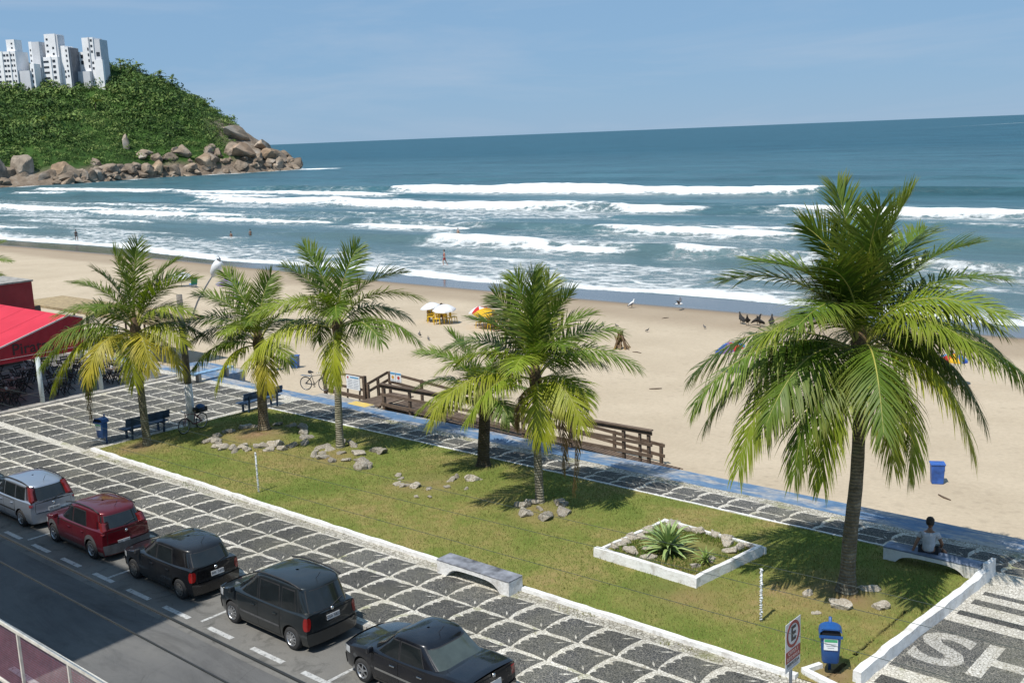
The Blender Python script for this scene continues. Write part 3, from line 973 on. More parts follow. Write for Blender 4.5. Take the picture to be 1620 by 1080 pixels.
def boulder(x, y, z, sx, sy, sz, col, label, group):
    o = link('boulder', ROCKS[rr.randrange(10)], None, (x, y, z), rr.uniform(0, 6.3))
    o.scale = (sx * 1.3, sy * 1.3, sz * 1.3)
    o.rotation_euler = (rr.uniform(-.3, .3), rr.uniform(-.3, .3), rr.uniform(0, 6.3))
    o.color = (*col, 1)
    return tag(o, label, 'boulder', group)
for k in range(46):                           # larger crags half sunk in the slope
    y = 206 + (k + rr.uniform(-.4, .4)) * 4.2
    d_ = rr.uniform(4, 15)
    x = float(shore_x(y)) - d_
    s = rr.uniform(3.0, 5.2)
    tone = rr.uniform(.62, 1.05)
    boulder(x, y, float(hill_z(x, y)) - s * .15, s * rr.uniform(.8, 1.2), s * rr.uniform(1.0, 1.8), s * rr.uniform(.7, 1.2), (tone, tone * .96, tone * .92),
            'weathered grey-brown crag half sunk in the slope above the headland boulders', 'crags along the headland foot')
for k in range(130):
    y = rr.uniform(205, 398)
    if k < 25: y = rr.uniform(355, 398)
    d_ = rr.uniform(-1, 8) * (1.0 if y < 330 else 1.25)
    x = float(shore_x(y)) - d_
    s = rr.uniform(.9, 2.6) * (1.25 if rr.random() < .2 else 1)
    z = max(SEA_Z - .3, float(hill_z(x, y))) + s * .05
    tone = rr.uniform(.6, 1.15)
    boulder(x, y, z, s * rr.uniform(.9, 1.3), s * rr.uniform(.9, 1.7), s * rr.uniform(.6, 1.1), (tone * 1.02, tone * .95, tone * .88),
            'brown granite boulder among the tumbled rocks at the foot of the headland', 'boulders at the foot of the headland')
for (y, d_, s3, col, lab) in [
        (233, 11, (5, 6.5, 7.5), (1.15, 1.15, 1.15), 'large pale grey crag left of the leaning brown crag below the towers'),
        (222, 9, (5, 5, 6.5), (.8, .85, .9), 'dark grey crag at the left edge at the foot of the headland'),
        (248, 6, (5.5, 6, 7.0), (1.0, .86, .72), 'tall leaning brown crag at the foot of the green slope'),
        (296, 20, (2.2, 2.6, 6.2), (1.2, 1.2, 1.2), 'slender pale rock standing alone in the middle of the green slope'),
        (300, 11, (2.6, 3.0, 2.6), (1.15, 1.15, 1.15), 'pale rounded boulder below the slender rock of the slope'),
        (304, 4, (4.0, 4.2, 4.0), (1.1, .98, .82), 'rounded tan boulder at the waterline below the slender rock'),
        (330, 6, (5.5, 6.5, 6.5), (1.05, .92, .78), 'broad cracked tan crag near the outer end of the headland'),
        (352, 9, (7, 9, 6.0), (.95, .8, .68), 'long brown slab running to the tip of the headland'),
        (372, 8, (6, 8, 5.0), (1.0, .86, .72), 'low brown crag at the seaward tip of the headland'),
        (362, 26, (4.5, 13, 6.0), (1.2, 1.15, 1.08), 'smooth pale rock face on the seaward shoulder of the headland'),
        (374, 17, (4.5, 9, 4.5), (1.1, 1.02, .95), 'pale rock ledge below the smooth rock face of the seaward shoulder')]:
    x = float(shore_x(y)) - d_
    o = boulder(x, y, float(hill_z(x, y)) + s3[2] * .25, *s3, col, lab, 'boulders at the foot of the headland')
    if 'slab' in lab or 'face' in lab or 'ledge' in lab:
        o.rotation_euler = (-.38, .2, .25)
    if 'slender' in lab:
        o.rotation_euler = (.12, -.1, .3)

# ------------------------------------------------------------------ towers behind the headland
M_TOWER = simple('white_tower_render', (0.80, 0.80, 0.81), 0.85, var=0.06, scale=0.15)
M_TOWERGREY = simple('grey_and_shade_tower_render', (0.56, 0.57, 0.60), 0.85, var=0.08, scale=0.15)  # also on right-hand walls of white towers, painting in their shade
M_TOWERDARK = simple('dark_glazed_strip', (0.08, 0.10, 0.13), 0.4, scale=0.3)
M_PANE = simple('dark_window_glass', (0.035, 0.04, 0.05), 0.15, var=0.3, scale=0.5)
TO = Vector((-600.0, 271.0, 30.0))       # a point among the towers; local x = to the right, local y = away
TR = rad(41.573 + 22)
def tower(label, parts, windows, loc, base=-6):
    t_ = thing('apartment_tower', label, 'tower', loc, rad(33), 'white apartment towers behind the headland')
    for nm, x0, x1, y0, y1, z1, m_ in parts:
        MB().box(((x0 + x1) / 2, (y0 + y1) / 2, (z1 + base) / 2), (x1 - x0, y1 - y0, z1 - base)).build(nm, m_, t_)
    for x0, w_, nxw, dx_, z0, h_, nz, dz_, yf in windows:
        me = MB().box((0, 0, 0), (w_, .22, h_)).mesh('window', M_PANE)
        for i in range(nxw):
            for j in range(nz):
                if rr.random() < .06: continue
                link('window', me, t_, (x0 + i * dx_ + w_ / 2, yf - .02, z0 + j * dz_ + h_ / 2))
    return t_
# positions along the row (metres to the right of the frame's left edge at that distance)
_u = Vector((math.cos(TR), math.sin(TR), 0))
def at_row(m_, back=0.0):
    p = TO + _u * m_ + Vector((-_u.y, _u.x, 0)) * back
    return (p.x, p.y, 41.0)
W_ = M_TOWER
tower('broad white apartment block of many windows at the left edge with a stair turret',
      [('wall', -9, 7.8, 0, 12, 26.0, W_), ('turret', 2.0, 6.8, 2, 9, 32.3, W_), ('pilaster', -.3, .4, -.5, 0, 26.2, W_), ('pilaster', 4.2, 4.8, -.5, 0, 26.2, W_)],
      [(-8.2, 1.3, 3, 2.5, 1.5, 1.1, 9, 2.75, 0), (.8, 1.2, 2, 1.75, 1.5, 1.1, 9, 2.75, 0), (5.1, .7, 2, 1.3, 1.5, 1.1, 9, 2.75, 0), (4.7, .9, 1, 1, 27.5, .8, 2, 2.3, 2)], at_row(0.0))
tower('low pale block with a flat roof between the broad block and the grey tower', [('wall', 0, 5.2, 0, 9, 15.0, W_), ('roof', -.4, 5.6, -.6, 9.5, 15.6, M_TOWERGREY), ('stair_shaft', 5.2, 7.6, 1, 7, 19.2, W_)],
      [(.6, .8, 4, 1.15, 10.5, .9, 1, 3, 0), (.6, 4.0, 1, 1, 6.0, 1.0, 1, 3, 0), (6.0, .7, 1, 1, 6, 1.6, 4, 3, 1)], at_row(8.3, -3))
tower('plain grey tower with a white edge standing left of the tallest tower', [('wall', 0, 4.4, 0, 8, 31.2, M_TOWERGREY), ('corner_wall', -1.7, 0, 0, 8, 31.4, W_)],
      [(-1.2, .6, 1, 1, 18, 1.0, 4, 2.8, 0)], at_row(15.2, 2))
tower('tallest white tower with stepped back wings behind the green headland',
      [('wall', 0, 6.4, 1.5, 10, 35.2, W_), ('side_wall', 6.4, 7.5, 2, 9, 34.6, M_TOWERGREY), ('wing', -1.5, 7.4, 0, 8, 23.0, W_), ('pilaster', 3.0, 3.7, -.5, 0, 23.2, W_)],
      [(.9, 1.1, 1, 1, 25.5, 1.0, 3, 3.2, 1.5), (4.2, 1.0, 1, 1, 24, 1.1, 2, 3.2, 1.5), (-1.0, 3.0, 1, 1, 2.6, 1.0, 7, 2.9, 0), (4.3, 1.6, 1, 1, 2.6, 1.4, 7, 2.9, 0)], at_row(21.2))
tower('white stepped block with a dark glazed edge right of the tallest tower', [('wall', 0, 3.2, 0, 9, 28.8, W_), ('front_wall', 3.2, 5.6, -.8, 9, 28.0, W_), ('glazed_edge', 5.6, 6.7, -.4, 8, 27.6, M_TOWERDARK)],
      [(4.0, .8, 1, 1, 12.0, 1.1, 6, 2.7, -.8), (2.0, .9, 1, 1, 6, 1.2, 5, 2.8, 0)], at_row(29.0, -1))
tower('rightmost white tower with curved balconies above the headland trees',
      [('low_wing', -5, 0, 1, 9, 25.8, W_), ('terrace', -4.6, 4.4, -3, 1, 15.0, M_TOWERGREY), ('wall', 0, 6.6, 0, 10, 33.2, W_), ('end_wall', 6.6, 10.2, .6, 9, 32.0, M_TOWERGREY), ('pilaster', 3.9, 4.4, -.5, 0, 33.4, M_TOWERGREY),
       ('balcony', 7.0, 11.6, -1.2, .6, 21.0, W_)],
      [(-4.4, 1.4, 2, 2.3, 19, 2.0, 2, 3.3, 1), (2.8, .8, 1, 1, 17, 1.5, 4, 3.1, 0), (4.9, 1.1, 1, 1, 16, 1.2, 6, 3.0, 0), (7.6, 2.0, 1, 1, 23.0, 2.2, 1, 3, .6)], at_row(41.0, 1))
# ------------------------------------------------------------------ palms
t = NT('palm_leaflet')
_c = t.mix(1.0, t.ramp(t.noise(1.2, 4), [(0.3, (0.82, 0.86, 0.8)), (0.7, (1.15, 1.12, 1.1))]), t.objcol(), 'MULTIPLY')
_c = t.mix(t.attr('tip'), _c, t.mix(0.5, _c, (0.33, 0.25, 0.07)))
t.set(Base_Color=_c, Roughness=0.5, Specular_IOR_Level=0.30)
_tr = t.n.new('ShaderNodeBsdfTranslucent'); t.l.new(t.mix(1.0, _c, (1.3, 1.5, .5), 'MULTIPLY'), _tr.inputs['Color'])
_ms = t.n.new('ShaderNodeMixShader'); _ms.inputs[0].default_value = 0.28
t.l.new(t.b.outputs[0], _ms.inputs[1]); t.l.new(_tr.outputs[0], _ms.inputs[2]); t.l.new(_ms.outputs[0], t.out.inputs['Surface'])
M_FROND = t.mat
M_RACHIS = simple('palm_leaf_stalk', (0.30, 0.29, 0.06), 0.5, var=0.25, scale=2)
M_DEADSTALK = simple('dead_palm_stalk', (0.16, 0.105, 0.06), 0.85, var=0.3, scale=3)
t = NT('palm_bark')
_rg = t.n.new('ShaderNodeTexWave'); _rg.wave_type = 'BANDS'; _rg.bands_direction = 'Z'
_rg.inputs['Scale'].default_value = 3.4; _rg.inputs['Distortion'].default_value = 5.0; _rg.inputs['Detail'].default_value = 3
t.l.new(t.co(), _rg.inputs['Vector'])
_c = t.ramp(t.noise(5, 6, 0.7), [(0.3, (0.085, 0.075, 0.058)), (0.55, (0.18, 0.165, 0.135)), (0.75, (0.30, 0.285, 0.245))])
_c = t.mix(0.35, _c, t.ramp(_rg.outputs['Fac'], [(0.05, 0.45), (0.35, 1.05)]), 'MULTIPLY')
_c = t.mix(t.ramp(t.noise(2.2, 5, .7), [(0.55, 0.0), (0.7, 0.6)]), _c, (0.21, 0.235, 0.17))
_c = t.mix(1.0, _c, t.objcol(), 'MULTIPLY')
t.set(Base_Color=_c, Roughness=0.95, Specular_IOR_Level=.2).bump(t.math('ADD', _rg.outputs['Fac'], t.noise(14, 5, .7)), 0.7, 0.035)
M_BARK = t.mat
M_FIBRE = simple('palm_crown_fibre', (0.13, 0.085, 0.045), 0.95, var=0.4, scale=12, bump=0.5)

CAMR = np.array([math.cos(rad(41.573)), math.sin(rad(41.573)), 0.0])     # along the picture
CAMF = np.array([-math.sin(rad(41.573)), math.cos(rad(41.573)), 0.0])    # into the picture

def frond(parent, base, tip, arch, nleaf, leaf_len, droop, col, seed, wscale=1.0, dead=False, hang=0.0, sweep=0.0):
    """one feather leaf from base to tip; rachis plus leaflets on both sides"""
    r = np.random.RandomState(seed)
    base = np.asarray(base, float); tip = np.asarray(tip, float)
    v = tip - base; L = np.linalg.norm(v)
    hv = np.array([v[0], v[1], 0.0]); hn = np.linalg.norm(hv)
    hd = hv / hn if hn > 1e-3 else np.array([1., 0, 0])
    e = math.atan2(v[2], hn)
    e0 = min(e + arch, rad(88))
    p1 = base + (hd * math.cos(e0) + np.array([0, 0, 1]) * math.sin(e0)) * L * .62
    N = nleaf + 6
    ts = np.linspace(0, 1, N)[:, None]
    P = (1 - ts) ** 2 * base + 2 * ts * (1 - ts) * p1 + ts ** 2 * tip
    T = np.gradient(P, axis=0); T /= np.linalg.norm(T, axis=1, keepdims=True)
    side0 = np.cross(hd, [0, 0, 1.0]); tw = r.uniform(-.4, .4) if e < .8 else r.uniform(-1.3, 1.3)
    up = np.cross(side0, T); up /= np.linalg.norm(up, axis=1, keepdims=True)
    S = side0 * math.cos(tw) + up * math.sin(tw)
    S /= np.linalg.norm(S, axis=1, keepdims=True)
    Nn = np.cross(S, T)
    start = max(3, int(N * .14))
    idx = np.arange(start, N)
    tt = ts[idx, 0]
    n = len(idx)
    VV, TT = [], []
    for sg in (-1, 1):
        prof = np.interp(tt, [.10, .22, .36, .70, .88, 1.0], [.45, .82, 1.0, .92, .72, .48])
        ln = leaf_len * prof * r.uniform(.80, 1.12, n) * np.where(r.uniform(0, 1, n) < .05, .35, 1)
        fa = .26 + sweep + (.80 - sweep * .6) * tt ** 2.2 + r.normal(0, .11, n)
        d0 = S[idx] * (sg * np.cos(fa))[:, None] + T[idx] * np.sin(fa)[:, None] + Nn[idx] * (.22 + r.normal(0, .10, n))[:, None]
        d0 = d0 + np.array([0, 0, -1.0]) * (hang * r.uniform(.7, 1.3, n))[:, None]
        d0 /= np.linalg.norm(d0, axis=1, keepdims=True)
        g = np.array([0, 0, -1.0])
        dr = droop * r.uniform(.75, 1.3, n)
        w = .0175 * wscale * (.6 + .5 * prof) * r.uniform(.85, 1.15, n)
        wd = T[idx] - d0 * (T[idx] * d0).sum(1, keepdims=True)
        wd /= np.linalg.norm(wd, axis=1, keepdims=True)
        pos = P[idx] + T[idx] * r.uniform(-.02, .02, (n, 1))
        d = d0
        rows = [(pos, w * .7)]
        for kseg, (fr, wk) in enumerate(((.36, 1.0), (.34, .8), (.30, .06))):
            pos = pos + d * (ln * fr)[:, None]
            rows.append((pos, w * wk))
            d = d + g * (dr * (.35 + .45 * kseg))[:, None]
            d /= np.linalg.norm(d, axis=1, keepdims=True)
        q = np.empty((n, 8, 3))
        for k, (pp, ww) in enumerate(rows):
            q[:, 2 * k] = pp - wd * ww[:, None]
            q[:, 2 * k + 1] = pp + wd * ww[:, None]
        VV.append(q.reshape(-1, 3))
        tpv = np.tile(np.array([0, 0, .15, .15, .5, .5, 1, 1]), n) * (.35 + .65 * r.uniform(0, 1, n)).repeat(8)
        TT.append(tpv)
    V = np.concatenate(VV); tipv = np.concatenate(TT)
    m = len(V) // 8
    o8 = (np.arange(m) * 8)[:, None]
    F = np.concatenate([o8 + np.array([a, a + 1, a + 3, a + 2]) for a in (0, 2, 4)])
    nV = len(V)
    # rachis: a tapering three-sided stalk
    rw = np.interp(ts[:, 0], [0, .08, .3, 1], [.075, .04, .026, .006]) * wscale
    R0 = P - S * rw[:, None]; R1 = P + S * rw[:, None]; R2 = P - Nn * rw[:, None] * 1.1; R3 = P + Nn * rw[:, None] * .35
    RV = np.stack([R0, R3, R1, R2], 1).reshape(-1, 3)
    i_ = np.arange(N - 1)[:, None] * 4
    RF = np.concatenate([i_ + np.array([a, (a + 1) % 4, (a + 1) % 4 + 4, a + 4]) for a in range(4)]) + nV
    allV = np.concatenate([V, RV]); allF = np.concatenate([F, RF])
    me = np_mesh('frond', allV, allF, [M_FROND, M_DEADSTALK if dead else M_RACHIS], True, {'tip': np.concatenate([tipv, np.zeros(len(RV))])})
    mi = np.zeros(len(allF), np.int32); mi[len(F):] = 1
    me.polygons.foreach_set('material_index', mi)
    o = link('frond', me, parent)
    o.color = (*col, 1)
    return o

GREENS = [(.066, .128, .015), (.085, .155, .017), (.115, .18, .020), (.155, .21, .024), (.055, .105, .015)]
def palm(label, loc, trunk, r0, r1, tips, fl, seed, barktone=(1, 1, 1), nleaf=62, dead=(), flare=1.5, wscale=1.0):
    """trunk: points from the root up, relative to loc. tips: (right, up, into, arch deg, tone) from the crown, in metres"""
    rn = random.Random(seed)
    t_ = thing('coconut_palm', label, 'palm', loc, 0, 'coconut palms on the lawn')
    # trunk
    pts = [Vector(p) for p in trunk]
    P, Rr = [], []
    m = 26
    for k in range(m + 1):
        f = k / m * (len(pts) - 1); i = min(int(f), len(pts) - 2); g = f - i
        a, b = pts[max(i - 1, 0)], pts[i]; c, d = pts[i + 1], pts[min(i + 2, len(pts) - 1)]
        P.append(0.5 * ((2 * b) + (c - a) * g + (2 * a - 5 * b + 4 * c - d) * g * g + (3 * b - a - 3 * c + d) * g ** 3))
        s = k / m
        Rr.append((r0 + (r1 - r0) * s) * (1 + (flare - 1) * max(0, 1 - s * 6) ** 2) * (1 + rn.uniform(-.025, .03)))
    tr = MB().tube(P, Rr, 12).build('trunk', M_BARK, t_, smooth=True)
    tr.color = (*barktone, 1)
    top = pts[-1]
    # fibrous heart of the crown
    h = MB().lathe([(r1 * .9, -.35), (r1 * 1.7, -.05), (r1 * 1.9, .2), (r1 * 1.3, .55), (r1 * .5, .95), (.01, 1.15)], 10, top)
    h.build('crown_heart', M_FIBRE, t_, smooth=True)
    for k, tp in enumerate(tips):
        rg, up, dp, arch, tone = tp
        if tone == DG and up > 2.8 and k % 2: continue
        if up < 0: up *= .68; arch *= .72
        elif up > 2.4: up *= .90
        if fl > 4.5: rg *= .93
        v = CAMR * rg + CAMF * dp + np.array([0, 0, up])
        bs = np.array(top) + np.array([0, 0, .22]) + v / np.linalg.norm(v) * r1 * .8 + np.array([0, 0, .35 * max(0, up) / np.linalg.norm(v)])
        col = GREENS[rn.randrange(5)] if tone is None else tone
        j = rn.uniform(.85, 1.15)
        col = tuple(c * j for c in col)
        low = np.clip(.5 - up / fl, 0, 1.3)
        frond(t_, bs, np.array(top) + v, rad(arch), int(nleaf * 1.75), fl * (.255 + .045 * min(low, 1)), .22 + .55 * low, col, seed * 100 + k, wscale, False, .10 + .62 * min(low, 1), .42 * float(np.clip(up / fl, 0, 1)))
    for k, (rg, up, dp, arch) in enumerate(dead):
        v = CAMR * rg + CAMF * dp + np.array([0, 0, up])
        frond(t_, np.array(top), np.array(top) + v, rad(arch), 62, fl * .20, 1.2, (.15, .092, .052), seed * 100 + 70 + k, wscale, True, 1.0)
    return t_

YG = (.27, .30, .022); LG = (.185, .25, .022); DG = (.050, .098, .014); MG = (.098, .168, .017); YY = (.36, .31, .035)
# nearest palm, by the seat: crown fronds as they hang in the picture
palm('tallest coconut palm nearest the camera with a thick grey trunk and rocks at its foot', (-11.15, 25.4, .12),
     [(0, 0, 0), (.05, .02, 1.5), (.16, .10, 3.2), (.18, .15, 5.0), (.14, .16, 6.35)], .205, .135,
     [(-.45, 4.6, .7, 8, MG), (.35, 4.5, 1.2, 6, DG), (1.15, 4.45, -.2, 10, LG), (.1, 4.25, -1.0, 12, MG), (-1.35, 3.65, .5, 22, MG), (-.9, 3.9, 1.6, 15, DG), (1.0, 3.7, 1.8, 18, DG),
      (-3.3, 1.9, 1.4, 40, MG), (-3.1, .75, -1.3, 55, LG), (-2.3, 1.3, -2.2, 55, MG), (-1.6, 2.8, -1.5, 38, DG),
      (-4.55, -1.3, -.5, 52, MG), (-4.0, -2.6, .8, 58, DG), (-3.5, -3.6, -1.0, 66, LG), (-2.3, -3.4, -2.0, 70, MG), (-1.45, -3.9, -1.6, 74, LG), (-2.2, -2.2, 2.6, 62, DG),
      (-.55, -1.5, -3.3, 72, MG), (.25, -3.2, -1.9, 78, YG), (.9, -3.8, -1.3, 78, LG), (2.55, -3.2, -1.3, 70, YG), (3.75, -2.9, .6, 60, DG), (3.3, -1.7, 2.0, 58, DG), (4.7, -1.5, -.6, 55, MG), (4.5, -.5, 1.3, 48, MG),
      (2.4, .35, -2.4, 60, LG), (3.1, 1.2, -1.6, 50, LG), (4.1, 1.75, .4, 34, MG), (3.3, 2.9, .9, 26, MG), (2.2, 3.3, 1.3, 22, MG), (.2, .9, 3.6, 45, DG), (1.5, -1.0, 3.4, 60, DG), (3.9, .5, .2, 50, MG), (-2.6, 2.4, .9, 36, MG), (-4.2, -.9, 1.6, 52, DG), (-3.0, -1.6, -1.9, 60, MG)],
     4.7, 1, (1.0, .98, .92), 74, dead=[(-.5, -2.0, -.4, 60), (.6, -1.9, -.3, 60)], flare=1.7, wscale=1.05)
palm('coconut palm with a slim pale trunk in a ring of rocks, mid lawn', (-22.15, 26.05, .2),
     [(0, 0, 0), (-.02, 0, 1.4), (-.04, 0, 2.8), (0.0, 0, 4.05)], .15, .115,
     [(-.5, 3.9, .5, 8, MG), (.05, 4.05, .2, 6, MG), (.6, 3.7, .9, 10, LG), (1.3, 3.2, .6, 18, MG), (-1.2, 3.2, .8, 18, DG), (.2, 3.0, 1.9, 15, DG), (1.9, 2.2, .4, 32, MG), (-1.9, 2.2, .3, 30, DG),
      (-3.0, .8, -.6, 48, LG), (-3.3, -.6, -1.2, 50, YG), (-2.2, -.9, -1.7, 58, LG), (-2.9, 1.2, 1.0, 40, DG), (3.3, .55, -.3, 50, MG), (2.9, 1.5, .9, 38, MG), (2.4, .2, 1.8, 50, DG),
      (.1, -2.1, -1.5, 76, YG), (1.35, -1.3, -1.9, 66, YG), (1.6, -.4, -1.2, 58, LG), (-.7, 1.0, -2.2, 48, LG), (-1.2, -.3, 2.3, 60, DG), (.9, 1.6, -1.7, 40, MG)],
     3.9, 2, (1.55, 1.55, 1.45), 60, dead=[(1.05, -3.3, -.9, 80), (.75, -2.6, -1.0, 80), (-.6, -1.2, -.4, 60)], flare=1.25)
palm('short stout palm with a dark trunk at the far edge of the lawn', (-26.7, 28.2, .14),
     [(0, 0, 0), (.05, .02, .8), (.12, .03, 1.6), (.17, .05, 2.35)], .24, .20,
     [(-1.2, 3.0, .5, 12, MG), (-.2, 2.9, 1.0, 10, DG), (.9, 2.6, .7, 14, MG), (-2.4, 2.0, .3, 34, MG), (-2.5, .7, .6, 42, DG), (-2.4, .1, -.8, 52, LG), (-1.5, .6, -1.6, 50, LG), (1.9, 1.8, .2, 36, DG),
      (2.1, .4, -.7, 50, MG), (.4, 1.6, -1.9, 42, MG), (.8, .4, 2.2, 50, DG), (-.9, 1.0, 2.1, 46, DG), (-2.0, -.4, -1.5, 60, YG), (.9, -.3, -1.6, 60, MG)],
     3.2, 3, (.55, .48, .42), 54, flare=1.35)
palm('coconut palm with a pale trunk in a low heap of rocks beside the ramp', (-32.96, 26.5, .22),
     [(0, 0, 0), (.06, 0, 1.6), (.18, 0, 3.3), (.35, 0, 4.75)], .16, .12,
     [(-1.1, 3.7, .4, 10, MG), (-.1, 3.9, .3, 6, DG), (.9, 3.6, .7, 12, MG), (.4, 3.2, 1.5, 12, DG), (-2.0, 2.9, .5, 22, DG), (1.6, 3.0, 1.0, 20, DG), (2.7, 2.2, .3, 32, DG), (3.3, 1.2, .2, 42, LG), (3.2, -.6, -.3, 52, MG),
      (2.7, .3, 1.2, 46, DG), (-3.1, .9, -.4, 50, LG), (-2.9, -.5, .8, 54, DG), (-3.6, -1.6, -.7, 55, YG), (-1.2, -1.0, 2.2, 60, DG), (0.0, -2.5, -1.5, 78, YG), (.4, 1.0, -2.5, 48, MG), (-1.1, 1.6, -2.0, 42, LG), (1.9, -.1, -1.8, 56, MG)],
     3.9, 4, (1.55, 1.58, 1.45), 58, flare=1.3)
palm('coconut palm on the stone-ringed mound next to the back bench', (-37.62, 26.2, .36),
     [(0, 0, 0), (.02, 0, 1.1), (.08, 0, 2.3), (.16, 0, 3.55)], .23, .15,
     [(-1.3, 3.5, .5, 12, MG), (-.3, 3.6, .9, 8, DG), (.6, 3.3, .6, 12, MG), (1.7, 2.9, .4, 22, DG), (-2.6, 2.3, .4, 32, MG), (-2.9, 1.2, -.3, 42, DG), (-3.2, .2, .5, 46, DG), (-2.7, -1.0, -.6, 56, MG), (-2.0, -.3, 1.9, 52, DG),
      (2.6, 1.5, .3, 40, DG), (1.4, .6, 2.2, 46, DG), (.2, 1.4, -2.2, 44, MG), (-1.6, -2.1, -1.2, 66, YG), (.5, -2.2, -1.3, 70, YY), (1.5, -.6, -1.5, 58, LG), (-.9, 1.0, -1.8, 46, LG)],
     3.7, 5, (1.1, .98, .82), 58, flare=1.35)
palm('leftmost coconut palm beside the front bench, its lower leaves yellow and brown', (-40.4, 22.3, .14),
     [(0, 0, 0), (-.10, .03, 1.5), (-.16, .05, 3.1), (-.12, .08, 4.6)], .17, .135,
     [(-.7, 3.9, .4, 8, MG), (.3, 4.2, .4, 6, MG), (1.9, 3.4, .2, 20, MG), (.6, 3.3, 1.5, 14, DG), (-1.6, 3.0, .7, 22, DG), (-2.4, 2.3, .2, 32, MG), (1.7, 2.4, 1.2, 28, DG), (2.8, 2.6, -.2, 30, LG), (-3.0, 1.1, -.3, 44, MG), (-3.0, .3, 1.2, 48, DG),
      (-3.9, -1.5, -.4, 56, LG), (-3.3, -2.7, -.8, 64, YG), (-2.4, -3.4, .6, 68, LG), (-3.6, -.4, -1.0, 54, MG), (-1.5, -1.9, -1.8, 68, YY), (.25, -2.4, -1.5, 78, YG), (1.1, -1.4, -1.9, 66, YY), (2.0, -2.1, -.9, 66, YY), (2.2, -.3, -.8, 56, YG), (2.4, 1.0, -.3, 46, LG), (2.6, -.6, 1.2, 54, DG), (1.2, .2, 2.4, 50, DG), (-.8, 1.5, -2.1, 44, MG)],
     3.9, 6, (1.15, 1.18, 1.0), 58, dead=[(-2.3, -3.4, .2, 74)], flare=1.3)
far_palm = palm('palm behind the red bar roof, only its leaf tips in view at the left edge', (-76.9, 31.3, -.8),
     [(0, 0, 0), (0, 0, 2.5), (.1, 0, 4.9)], .18, .14,
     [(2.2, 1.0, 0, 45, MG), (1.7, 2.3, .4, 30, MG), (1.9, -.6, -.5, 55, LG), (.8, 3.2, .3, 12, DG), (-1.5, 2.4, 0, 25, MG), (-2.6, .6, .3, 45, DG), (1.0, -.9, 1.6, 55, DG), (-1.5, -.8, -1.2, 60, LG)],
     3.2, 7, (.8, .8, .75), 46)

# small palms standing out of the hillside wood
for k, (px, py) in enumerate([(-588, 322), (-583, 330), (-577, 338), (-570, 347), (-566, 352), (-545, 262), (-560, 300)]):
    z = float(hill_z(px, py))
    t_ = thing('hill_palm', 'small palm standing out of the wood near the headland crest', 'palm', (px, py, z - .5), rr.uniform(0, 6), 'palms on the headland crest')
    MB().tube([(0, 0, 0), (.1, 0, 3), (.2, 0, 5.5)], [.3, .24, .2], 6).build('trunk', M_BARK, t_, smooth=True).color = (.7, .65, .55, 1)
    for q in range(9):
        a_ = q * 2.4; e_ = rr.uniform(-.2, 1.0)
        frond(t_, (.2, 0, 5.5), (.2 + math.cos(a_) * 3.4 * math.cos(e_), math.sin(a_) * 3.4 * math.cos(e_), 5.5 + 3.4 * math.sin(e_)), rad(45), 14, 1.0, .6, GREENS[q % 5], 900 + k * 10 + q, 5.0)

# ------------------------------------------------------------------ stones on the lawn
t = NT('pale_garden_stone')
_n = t.noise(6, 7, 0.7); _n2 = t.noise(22, 5, 0.7)
_c = t.ramp(_n, [(0.30, (0.12, 0.095, 0.065)), (0.48, (0.36, 0.32, 0.26)), (0.66, (0.58, 0.56, 0.51))])
_c = t.mix(1.0, _c, t.objcol(), 'MULTIPLY')
t.set(Base_Color=_c, Roughness=0.9).bump(_n2, 0.7, 0.03)
M_STONE = t.mat
STONES = [rock_mesh('garden_stone', 300 + k, M_STONE, 3, 1.0, .66, 12) for k in range(9)]
def stone(x, y, s, label, group, z=None, tone=None, stretch=None):
    o = link('garden_stone', STONES[rr.randrange(9)], None, (x, y, (float(lawn_z(x, y)) if z is None else z) + s * .08), 0)
    st = stretch or rr.uniform(1.0, 1.5)
    s *= .86
    o.scale = (s * st, s * rr.uniform(.75, 1.05), s * rr.uniform(.8, 1.2))
    o.rotation_euler = (rr.uniform(-.25, .25), rr.uniform(-.25, .25), rr.uniform(0, 6.3))
    k = (tone or rr.uniform(.62, 1.02)) * .92
    o.color = (k, k * .98, k * .95, 1)
    return tag(o, label, 'stone', group)
for x, y, s, lab in [(-11.89, 24.68, .20, 'small tan stone left of the tallest palm'), (-10.84, 24.5, .30, 'white stone in front of the tallest palm trunk'),
                     (-10.15, 25.05, .27, 'pale stone on the grass right of the tallest palm'), (-10.75, 25.85, .25, 'pointed stone half hidden behind the tallest palm trunk'),
                     (-11.22, 23.8, .12, 'small flat stone in front of the tallest palm')]:
    stone(x, y, s, lab, 'stones round the tallest palm', tone=1.1)
for x, y, s in [(-21.85, 24.95, .30), (-21.15, 25.12, .36), (-20.95, 25.75, .33), (-21.45, 26.35, .36), (-22.3, 25.95, .30), (-22.4, 25.45, .30), (-21.7, 25.5, .14), (-21.75, 26.55, .25)]:
    stone(x, y, s, 'pale stone in the tight ring round the slim palm, mid lawn', 'stones round the slim palm, mid lawn')
for x, y, s in [(-28.4, 25.4, .17), (-28.0, 25.2, .15), (-27.6, 24.65, .20), (-27.25, 24.7, .22), (-26.3, 24.95, .15), (-25.95, 25.45, .15), (-26.3, 26.1, .22), (-26.4, 26.45, .19), (-26.1, 24.15, .15), (-25.7, 24.4, .14), (-25.25, 25.75, .12)]:
    stone(x, y, s, 'small stone of the empty stone ring in the grass, mid lawn', 'stones of the empty ring, mid lawn')
stone(-26.88, 24.82, .30, 'largest rounded stone at the front of the empty stone ring', 'stones of the empty ring, mid lawn', tone=1.1)
stone(-25.75, 26.7, .34, 'pointed white stone right of the empty stone ring', 'stones of the empty ring, mid lawn', tone=1.25)
